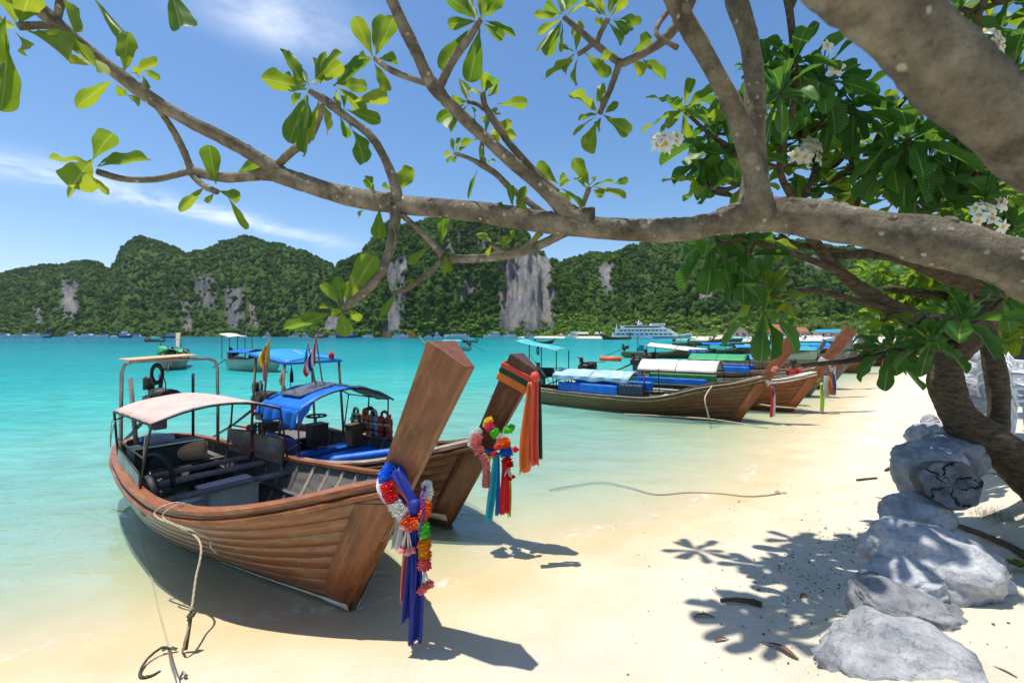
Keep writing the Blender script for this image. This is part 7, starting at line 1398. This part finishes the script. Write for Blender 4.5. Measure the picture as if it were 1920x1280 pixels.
# sawn log
M('log_end', (0.17, 0.185, 0.21), (0.06, 0.066, 0.078), 9, rough=0.9, bump=0.012); M('log_bark', (0.11, 0.11, 0.115), (0.045, 0.046, 0.05), 7, (1, 1, 1), rough=0.95, bump=0.02)
lc = at(1784, 908, 4.15); lg = empty('sawn_log', lc); tag(lg, 'short weathered log with a cracked sawn face among the rocks', 'log'); axl = Vector((0.55, 0.8, -0.22)).normalized(); qr = axl.to_track_quat('Z', 'Y').to_matrix(); Rl = 0.215
def lr(a): return Rl * (1 + 0.05 * math.sin(3 * a + 1) + 0.035 * math.sin(7 * a) + 0.02 * math.sin(13 * a + 2))
bl = MB(); ns = 48
rows = [(0.0, 0.97), (0.02, 1.0), (0.25, 1.03), (0.6, 1.0), (0.62, 0.9)]
bl.add([qr @ Vector((lr(6.283 * k / ns) * s_ * math.cos(6.283 * k / ns), lr(6.283 * k / ns) * s_ * math.sin(6.283 * k / ns), z_)) for z_, s_ in rows for k in range(ns)], [(i * ns + k, i * ns + (k + 1) % ns, (i + 1) * ns + (k + 1) % ns, (i + 1) * ns + k) for i in range(4) for k in range(ns)], True).build('bark', 'log_bark', lg)
cr_a = [0.35, 1.3, 2.6, 3.35, 4.4, 5.5]; be = MB(); vs = []; nr = 14
for i in range(nr + 1):
    for k in range(96):
        a = 6.283 * k / 96; r_ = i / nr; dz = 0.004 * math.sin(r_ * 40)
        for c_ in cr_a:
            da = abs((a - c_ + 3.1416 + 0.3 * math.sin(r_ * 4 + c_ * 5) + 0.08 * math.sin(r_ * 17 + c_)) % 6.2832 - 3.1416); wd_ = 0.03 + 0.03 * math.sin(c_ * 9) ** 2 * r_
            if da < wd_ and r_ > 0.05: dz = 0.045
        vs.append(qr @ Vector((lr(a) * 0.97 * r_ * math.cos(a), lr(a) * 0.97 * r_ * math.sin(a), -0.01 + dz)))
be.add(vs, [(i * 96 + k, (i + 1) * 96 + k, (i + 1) * 96 + (k + 1) % 96, i * 96 + (k + 1) % 96) for i in range(nr) for k in range(96)]).build('sawn_face', 'log_end', lg)
# roots, sticks, dry leaves
M('driftwood', (0.10, 0.07, 0.05), (0.04, 0.028, 0.02), 20, (1, 1, 1), 0.9, 0.006); M('dry_leaf', (0.24, 0.11, 0.05), (0.12, 0.055, 0.03), 9, rough=0.75, transl=0.1); M('tan_leaf', (0.55, 0.36, 0.16), (0.42, 0.26, 0.1), 9, rough=0.8)
def gpt(px, py, dz=0.0): return on_ground(px, py) + Vector((0, 0, dz))
def stick(label, pts, r0, r1, mat='driftwood', cat='stick', name='stick', n=8):
    P = smooth_path(pts, 5); o = MB().tube(P, list(np.linspace(r0, r1, len(P)) * (1 + 0.07 * np.sin(np.arange(len(P)) * 0.9))), n, jit=0.12).build(name, mat); return tag(o, label, cat, 'wood washed up on the sand')
stick('dark root running over the sand from the log to the right edge', [gpt(1735, 968, 0.05), gpt(1780, 985, 0.04), gpt(1830, 1003, 0.03), gpt(1880, 1025, 0.03), gpt(1940, 1058, 0.02), gpt(1990, 1090, 0)], 0.025, 0.04, cat='root', name='exposed_root')
stick('blackish piece of driftwood lying in the leaf shade', [gpt(1350, 1129, 0.02), gpt(1368, 1131, 0.035), gpt(1392, 1133, 0.04), gpt(1410, 1134, 0.03), gpt(1428, 1138, 0.02)], 0.014, 0.03); stick('short dark stick on open sand left of the rocks', [gpt(1606, 901, 0.015), gpt(1623, 899, 0.018), gpt(1644, 897, 0.015)], 0.018, 0.016)
stick('small dark chip of wood near the pale boulder', [gpt(1660, 884, 0.02), gpt(1668, 881, 0.03), gpt(1676, 883, 0.015)], 0.02, 0.03); stick('thin twig in the dappled shade beside the mottled boulder', [gpt(1600, 1107, 0.01), gpt(1613, 1106, 0.012)], 0.012, 0.01); stick('broken brown twig leaning at the foot of the mottled boulder', [gpt(1622, 1024, 0.01), gpt(1634, 1016, 0.05), gpt(1646, 1010, 0.08)], 0.016, 0.012)
def dry_leaf(label, px0, py0, px1, py1, wpx, mat='dry_leaf', arch=0.04):
    a, b_ = gpt(px0, py0, 0.008), gpt(px1, py1, 0.008); x = b_ - a; L_ = x.length; x.normalize(); y = Vector((-x.y, x.x, 0)); wm = wpx * a.y / FPX * 0.6; arch = arch * 0.35
    f = lambda s, v: a + x * (s * L_) + y * ((2 * v - 1) * wm * math.sin(math.pi * min(1, s * 0.9 + 0.05)) ** 0.8 + 0.06 * L_ * math.sin(s * 4)) + Vector((0, 0, arch * math.sin(s * math.pi) + abs(2 * v - 1) * wm * 0.5 * math.sin(s * 3.1)))
    o = MB().grid(f, 10, 4).build('dry_leaf', mat, solid=0.003); return tag(o, label, 'leaf', 'dry leaves on the sand')
dry_leaf('long curled brown leaf on the sand left of the nearest boulder', 1428, 1205, 1500, 1238, 9); dry_leaf('dry brown leaf below the blackish driftwood', 1300, 1158, 1340, 1158, 6); dry_leaf('small curled dry leaf above the long curled one', 1340, 1203, 1364, 1199, 6); dry_leaf('curved brown leaf on the sand right of the sawn log', 1848, 886, 1896, 900, 5); dry_leaf('yellowish leaf left of the pale boulder', 1640, 931, 1662, 938, 3, 'tan_leaf', 0.01); dry_leaf('dark dry leaf beside the shaded sand', 1500, 1122, 1514, 1118, 5); dry_leaf('tan dry leaf beyond the shade on open sand', 1668, 879, 1690, 872, 4, 'tan_leaf'); dry_leaf('pale shell-like husk at the bottom right', 1862, 1248, 1908, 1270, 7, 'cream_wood', 0.02)
rope('frayed_rope', 'thin frayed rope lying from the shallows onto the dry sand', [gpt(1030, 921, 0.03), gpt(1080, 912, 0.03), gpt(1130, 907, 0.03), gpt(1180, 916, 0.03), gpt(1230, 928, 0.015), gpt(1290, 924, 0.012), gpt(1350, 926, 0.012), gpt(1400, 931, 0.012), gpt(1440, 929, 0.012), gpt(1462, 925, 0.015)], 0.014)
b = MB()
for k in range(16): a_ = random.uniform(0, 6.28); b.tube([gpt(1460, 925, 0.015), gpt(1460, 925, 0.015) + Vector((math.cos(a_) * 0.1 + 0.03, math.sin(a_) * 0.08, random.uniform(0, 0.04)))], 0.004, 4)
tag(b.build('rope_tassel', 'rope'), 'frayed tassel at the dry end of the beach rope', 'rope end')
b = MB(); r_ = random.Random(3)
for k in range(620):                                 # scraps of bark, twig and seaweed
    if k < 380: px, py = r_.gauss(1540, 75), r_.gauss(1075, 55)
    elif k < 520: px, py = r_.uniform(1150, 1900), r_.uniform(900, 1275)
    else: px, py = r_.gauss(1600, 40), r_.gauss(1010, 14)
    if px > 1918 or px < 900 or py < 780 or py > 1278: continue
    g = on_ground(px, py); s_ = r_.uniform(0.004, 0.018) * (1.5 if r_.random() < 0.08 else 1); a_ = r_.uniform(0, 6.28); d_ = Vector((math.cos(a_), math.sin(a_), r_.uniform(-0.1, 0.3))); n_ = Vector((-d_.y, d_.x, 0)) * r_.uniform(0.2, 0.7)
    g.z = gz(g.x, g.y) + 0.004; b.add([g - d_ * s_, g - n_ * s_ + Vector((0, 0, s_ * 0.5)), g + d_ * s_, g + n_ * s_ + Vector((0, 0, s_ * 0.3))], [(0, 1, 2), (0, 2, 3), (0, 3, 1), (1, 3, 2)])
tag(b.build('beach_litter', 'driftwood'), 'scattered dark scraps of bark and seaweed on the sand', None, None, 'stuff')
leafmat('grass_blade', (0.05, 0.12, 0.02), (0.16, 0.22, 0.05), 0.3)
b = MB(); r_ = random.Random(8)
for k in range(420):
    px, py = r_.gauss(1862, 26), r_.gauss(968, 9); px += (py - 968) * 1.2; g = on_ground(px, py); g.z = gz(g.x, g.y); h_ = r_.uniform(0.03, 0.11); d_ = Vector((r_.uniform(-1, 1), r_.uniform(-1, 1), 0)) * 0.05; s_ = Vector((0.003, 0.002, 0))
    b.add([g - s_, g + s_, g + d_ * 0.5 + s_ * 0.7 + Vector((0, 0, h_ * 0.7)), g + d_ * 0.5 - s_ * 0.7 + Vector((0, 0, h_ * 0.7)), g + d_ + Vector((0, 0, h_ * 0.9))], [(0, 1, 2, 3), (3, 2, 4)])
tag(b.build('grass', 'grass_blade'), 'sparse tuft of grass at the foot of the sawn log', None, None, 'stuff')
sp_ = empty('seedling', gpt(1905, 1075)); tag(sp_, 'bright green seedling at the right edge of the sand', 'plant'); ls_ = LeafSet(sp_, 'leaf_sunlit', 40)
for k in range(3): 
    c_ = Vector(sp_.location) + Vector((random.uniform(-.06, .06), random.uniform(-.05, .05), 0.05))
    for q in range(6): a_ = q * 1.05 + k; d_ = Vector((math.cos(a_), math.sin(a_), 0.35)); ls_.add(c_, c_ + d_ * 0.075, 0.04, (0, 0, 1))
ls_.finish()
# ---- white plastic chairs
M('chair_plastic', (0.74, 0.76, 0.80), (0.66, 0.68, 0.72), 3, rough=0.38); chair_parts = []
def chair_make():
    P = []
    P.append(('seat', MB().grid(lambda a, b: (-0.22 + 0.44 * a, -0.21 + 0.42 * b, 0.43 - 0.02 * math.sin(b * 3.14) + 0.015 * a), 8, 8)))
    for k in range(5): P.append(('back_slat', MB().tube([(-0.16 + 0.08 * k, 0.21, 0.44), (-0.17 + 0.085 * k, 0.27, 0.65), (-0.18 + 0.09 * k, 0.31, 0.80)], 0.014, 5)))
    P.append(('back_rim', MB().tube(smooth_path([(-0.26, 0.2, 0.42), (-0.27, 0.27, 0.65), (-0.22, 0.32, 0.80), (0, 0.34, 0.86), (0.22, 0.32, 0.80), (0.27, 0.27, 0.65), (0.26, 0.2, 0.42)], 5), 0.022, 7)))
    for sd in (-1, 1):
        P.append(('armrest', MB().tube(smooth_path([(sd * 0.27, 0.27, 0.66), (sd * 0.29, 0.05, 0.65), (sd * 0.28, -0.2, 0.63), (sd * 0.27, -0.24, 0.55), (sd * 0.25, -0.22, 0.42)], 5), 0.026, 7)))
        for y0 in (-0.2, 0.2): P.append(('leg', MB().tube([(sd * 0.22, y0, 0.43), (sd * 0.27, y0 * 1.35, 0.0)], [0.032, 0.022], 7)))
    return [(n, b.mesh(n, 'chair_plastic')) for n, b in P]
chair_parts = chair_make()
def chair(label, loc, rz, s=1.0, group='white plastic chairs'):
    e = empty('plastic_chair', loc, rz, s); tag(e, label, 'chair', group)
    for n, me in chair_parts:
        o = bpy.data.objects.new(n, me); COL.objects.link(o); o.parent = e
        if n == 'seat': o.modifiers.new('s', 'SOLIDIFY').thickness = 0.015
for lab, px, py, zz, rz in (('white plastic chair nearest the camera at the right edge', 1912, 838, 0, 1.3), ('white plastic chair stacked on the nearest one', 1912, 838, 0.16, 1.32), ('white plastic chair topmost of the nearest stack', 1912, 838, 0.32, 1.28), ('white plastic chair in the second row at the right edge', 1912, 778, 0, 1.25), ('white plastic chair stacked in the second row', 1912, 778, 0.17, 1.25), ('white plastic chair in the third row against the dark stall', 1910, 738, 0, 1.3), ('white plastic chair stacked in the third row', 1910, 738, 0.2, 1.3), ('white plastic chair farthest back beside the dark stall', 1905, 715, 0, 1.2)):
    g = on_ground(px, py); chair(lab, (g.x, g.y, gz(g.x, g.y) + zz * 1.3), rz, 1.3)
# dark stall behind the chairs
sg = on_ground(1955, 690); M('stall_black', (0.02, 0.02, 0.024), None, 3, rough=0.5); M('stall_grey', (0.42, 0.42, 0.40), None, 3, rough=0.7); e = empty('beach_stall', (sg.x, sg.y, gz(sg.x, sg.y)), -0.8); tag(e, 'black fronted beach stall with a pale counter behind the chairs', 'stall')
MB().box((0, 0, 1.1), (2.6, 1.2, 1.3), None, 0.02).build('front', 'stall_black', e); MB().box((0, 0, 1.80), (2.9, 1.4, 0.08), None, 0.01).build('counter', 'stall_grey', e); MB().box((0, 0, 0.22), (2.6, 1.2, 0.44)).build('plinth', 'stall_grey', e)
for x in (-1.3, 1.3): MB().box((x, 0, 2.3), (0.1, 0.1, 1.0)).build('post', 'stall_grey', e)
MB().box((0, 0, 2.85), (3.2, 1.8, 0.12)).build('roof', 'dark_box', e)
# ---- person wading behind the fourth boat
M('skin', (0.16, 0.075, 0.04), None, 8, rough=0.6); M('hair', (0.012, 0.01, 0.009), None, 8, rough=0.6); M('shirt_red', (0.62, 0.025, 0.03), None, 8, rough=0.8); M('trouser_green', (0.03, 0.2, 0.08), None, 8, rough=0.8)
def skin_mesh(name, verts, edges, radii, mat, parent, sub=2):
    me = bpy.data.meshes.new(name); me.from_pydata(verts, edges, []); o = bpy.data.objects.new(name, me); COL.objects.link(o); o.parent = parent
    md = o.modifiers.new('skin', 'SKIN'); md.use_smooth_shade = True
    for i, r_ in enumerate(radii): me.skin_vertices[0].data[i].radius = (r_ if isinstance(r_, tuple) else (r_, r_))
    me.skin_vertices[0].data[0].use_root = True; o.modifiers.new('sub', 'SUBSURF').levels = sub; o.modifiers['sub'].render_levels = sub; me.materials.append(MATS[mat]); return o
pr = empty('person'); tag(pr, 'dark haired person in a red shirt standing behind the white rail of the fourth boat', 'person')
PZ = 0.86
def up_(L): return [(x, y, z + PZ) for x, y, z in L]
V_ = up_([(0, 0, 0.08), (0.01, 0, 0.28), (0.02, 0, 0.44), (0.02, 0, 0.56), (0.03, 0, 0.63), (0.05, 0, 0.72), (0.05, 0, 0.80), (0.0, 0.19, 0.50), (0.02, 0.25, 0.24), (0.16, 0.22, 0.04), (0.0, -0.19, 0.50), (0.02, -0.25, 0.24), (0.18, -0.2, 0.10), (0.0, 0.1, 0.0), (0.03, 0.12, -0.42), (-0.02, 0.13, -0.78), (0.0, -0.1, 0.0), (0.05, -0.12, -0.42), (0.0, -0.13, -0.78), (0.22, 0.21, 0.0), (0.24, -0.18, 0.08), (0.14, 0.14, -0.83), (0.16, -0.14, -0.83)])
E_l = [(0, 1), (1, 2), (2, 3), (3, 4), (4, 5), (5, 6), (3, 7), (7, 8), (8, 9), (3, 10), (10, 11), (11, 12), (0, 13), (13, 14), (14, 15), (0, 16), (16, 17), (17, 18), (9, 19), (12, 20), (15, 21), (18, 22)]
skin_mesh('body', V_, E_l, [0.14, 0.14, (0.18, 0.12), (0.14, 0.085), 0.055, 0.10, 0.085, 0.06, 0.048, 0.035, 0.06, 0.048, 0.035, 0.085, 0.065, 0.045, 0.085, 0.065, 0.045, 0.03, 0.03, 0.035, 0.035], 'skin', pr)
skin_mesh('shirt', up_([(0, 0, 0.05), (0.01, 0, 0.28), (0.02, 0, 0.44), (0.02, 0, 0.55), (0.0, 0.19, 0.51), (0.015, 0.245, 0.30), (0.0, -0.19, 0.51), (0.015, -0.245, 0.30)]), [(0, 1), (1, 2), (2, 3), (3, 4), (4, 5), (3, 6), (6, 7)], [0.155, 0.155, (0.195, 0.135), (0.15, 0.095), 0.078, 0.066, 0.078, 0.066], 'shirt_red', pr)
skin_mesh('trousers', up_([(0, 0, 0.06), (0.0, 0.1, -0.02), (0.03, 0.12, -0.42), (-0.01, 0.13, -0.6), (0.0, -0.1, -0.02), (0.05, -0.12, -0.42), (0.01, -0.13, -0.6)]), [(0, 1), (1, 2), (2, 3), (0, 4), (4, 5), (5, 6)], [0.15, 0.10, 0.082, 0.07, 0.10, 0.082, 0.07], 'trouser_green', pr)
MB().lathe([(0.01, 0.13), (0.07, 0.115), (0.11, 0.06), (0.118, 0.0), (0.105, -0.05), (0.01, -0.05)], (0.03, 0, 0.76 + PZ), 16).build('hair', 'hair', pr); MB().box((0.15, 0, 0.735 + PZ), (0.03, 0.03, 0.04), None, 0.01).build('nose', 'skin', pr)
for sd in (-1, 1): MB().lathe([(0.005, -0.006), (0.014, -0.006), (0.014, 0.006), (0.005, 0.006)], (0.14, sd * 0.04, 0.76 + PZ), 8, Matrix.Rotation(R(90), 3, 'Y')).build('eye', 'hair', pr)
MB().box((0.145, 0, 0.69 + PZ), (0.012, 0.05, 0.012), None, 0.003).build('mouth', 'red_frame', pr)
q_ = at(1489, 700, 18.5); pr.location = (q_.x, q_.y, gz(q_.x, q_.y)); pr.rotation_euler = (0, 0, R(-150)); pr.scale = (1.08,) * 3
# ================================================================== far shore: huts, palms, people
M('roof_grey', (0.16, 0.155, 0.13), (0.1, 0.1, 0.085), 0.5, rough=0.9); M('roof_rust', (0.40, 0.16, 0.08), (0.3, 0.12, 0.06), 0.5, rough=0.9); M('hut_wall', (0.45, 0.42, 0.36), None, 0.5, rough=0.9); M('hut_dark', (0.06, 0.05, 0.045), None, 0.5, rough=0.9); M('palm_trunk', (0.2, 0.16, 0.11), None, 1, rough=0.9); M('thatch', (0.42, 0.31, 0.18), None, 1, rough=0.95)
def hut(label, px, Y, wpx, wall_px, roof_px, roof, wall, hip=0.5, base=0.6, rz=-0.2):
    q = Y / FPX; w_ = wpx * q; hw = wall_px * q; hr = roof_px * q; e = empty('beach_hut', ((px - 960) * q, Y, base), rz); tag(e, label, 'building', 'buildings on the far beach'); d_ = w_ * 0.6
    MB().box((0, 0, hw / 2), (w_ * 0.86, d_ * 0.86, hw)).build('wall', wall, e)
    a = w_ / 2; c_ = d_ / 2; h_ = w_ / 2 * (1 - hip); MB().add([(-a, -c_, hw), (a, -c_, hw), (a, c_, hw), (-a, c_, hw), (-h_, 0, hw + hr), (h_, 0, hw + hr)], [(0, 1, 5, 4), (1, 2, 5), (2, 3, 4, 5), (3, 0, 4), (3, 2, 1, 0)]).build('roof', roof, e)
    for k in range(3): MB().box((-w_ * 0.28 + w_ * 0.28 * k, -d_ * 0.432, hw * 0.5), (w_ * 0.12, 0.1, hw * 0.55)).build('window' if k != 1 else 'door', 'hut_dark', e)
    for k in range(4): MB().box((-w_ * 0.45 + w_ * 0.3 * k, -c_ * 0.98, hw / 2), (0.35, 0.35, hw)).build('post', 'hut_wall', e)
hut('grey hip-roofed pavilion on the far beach', 1380, 330, 36, 12, 11, 'roof_grey', 'hut_wall', 0.75); hut('house with rust red roof behind the hanging leaves', 1463, 330, 36, 12, 14, 'roof_rust', 'hut_wall', 0.1); hut('small rust roofed house right of the larger one', 1502, 340, 24, 12, 8, 'roof_rust', 'hut_wall', 0.4); hut('low teal roofed beach bar at the right of the far beach', 1555, 300, 52, 12, 5, 'teal_tarp', 'hut_wall', 0.3); hut('pale open beach shelter left of the ferry', 1092, 470, 24, 6, 4, 'hut_wall', 'hut_dark', 0.2); hut('thatched shelter on the far beach left of the ferry', 1052, 470, 10, 3, 6, 'thatch', 'hut_dark', 1.0); hut('small pale shelter beside the ferry stern', 1122, 470, 14, 6, 4, 'hut_wall', 'hut_dark', 0.2)
pf = MB()
for k in range(13):
    a = k * 2.4; el0 = 0.75 - 0.09 * k; pts = []; p_ = Vector((0, 0, 0)); d_ = Vector((math.cos(a) * math.cos(el0), math.sin(a) * math.cos(el0), math.sin(el0)))
    for s in range(7): pts.append(p_.copy()); p_ = p_ + d_ * 0.62; d_ = (d_ + Vector((0, 0, -0.24))).normalized()
    sdv = Vector((-math.sin(a), math.cos(a), 0))
    for s in range(6):
        for sd in (-1, 1):
            for q in range(2): o_ = pts[s].lerp(pts[s + 1], q / 2); tp_ = o_ + sdv * sd * 0.62 * (1 - s / 7) + (pts[s + 1] - pts[s]) * 0.6 + Vector((0, 0, -0.22)); pf.add([o_, o_ + (pts[s + 1] - pts[s]) * 0.32, tp_], [(0, 1, 2)])
frond_me = pf.mesh('crown', 'palm_leaf'); trunk_me = MB().tube([(0, 0, 0), (0.15, 0, 0.35), (0.1, 0, 0.7), (0, 0, 1.0)], [0.03, 0.022, 0.018, 0.018], 7).mesh('trunk', 'palm_trunk')
PL = ['between the two rust roofs', 'right of the smaller rust roof', 'rising above the green hedge', 'above the beach bar', 'left of the rust roofed house', 'behind the pavilion', 'right of the pavilion']
palm_x = [1405, 1424, 1440, 1480, 1490, 1515, 1524, 1533, 1541, 1549, 1556, 1563, 1571, 1579, 1588, 1596, 1604, 1612]
for k, px in enumerate(palm_x):
    Y = 335 + 22 * math.sin(k * 1.9); hgt = random.uniform(7.5, 12.5); e = empty('palm_tree', ((px - 960) / FPX * Y, Y, 1.0), random.uniform(0, 6)); tag(e, f'{ORD[k]} coconut palm from the left in the grove along the far beach', 'palm tree', 'palms on the far beach')
    o = bpy.data.objects.new('trunk', trunk_me); COL.objects.link(o); o.parent = e; o.scale = (8, 8, hgt); c_ = bpy.data.objects.new('crown', frond_me); COL.objects.link(c_); c_.parent = e; c_.location = (0, 0, hgt); c_.scale = (1.15,) * 3
b = MB(); r_ = random.Random(4)
M('crowd_mix', (0.5, 0.2, 0.15), (0.12, 0.2, 0.4), 0.9, rough=0.8)
for k in range(150):
    px = r_.uniform(1330, 1700); Y = r_.uniform(215, 300); x = (px - 960) / FPX * Y; d_ = float(shore_d(np.array([x]), np.array([Y]))[0])
    if d_ < 1: continue
    z = gz(x, Y); h_ = r_.uniform(1.4, 1.8)
    b.lathe([(0.1, 0), (0.2, 0.05), (0.24, h_ * 0.5), (0.27, h_ * 0.75), (0.1, h_ * 0.84), (0.13, h_ * 0.92), (0.05, h_)], (x, Y, z), 6)
tag(b.build('crowd', 'crowd_mix'), 'crowd of tiny distant beachgoers on the far sand', None, None, 'stuff')
# bushes along the far beach
pts = []; scl = []
for k in range(260):
    px = r_.uniform(1000, 1960); Y = np.interp(px, [1000, 1160, 1400, 1700, 2000], [500, 470, 390, 330, 300]) + r_.uniform(0, 40); pts.append(((px - 960) / FPX * Y, Y, 0.6)); scl.append(r_.uniform(2.5, 5.5))
scatter('shore_bushes', pts, scl, bright_lib, 'light green bushes along the edge of the far beach')
# ================================================================== air
m = bpy.data.materials.new('haze_air'); m.use_nodes = True; t = NT(m.node_tree); t.n.clear()
pv_ = t('VolumePrincipled', {'Color': (0.86, 0.93, 1.0, 1), 'Density': 0.000035, 'Anisotropy': 0.2}); o_ = t('OutputMaterial'); t.l.new(pv_.outputs[0], o_.inputs['Volume']); MATS['haze_air'] = m
hz = MB().box((0, 0, 150.0), (7400, 7400, 320.0)).build('haze', 'haze_air'); hz['kind'] = 'stuff'; hz['label'] = 'thin sunny sea haze over the bay'
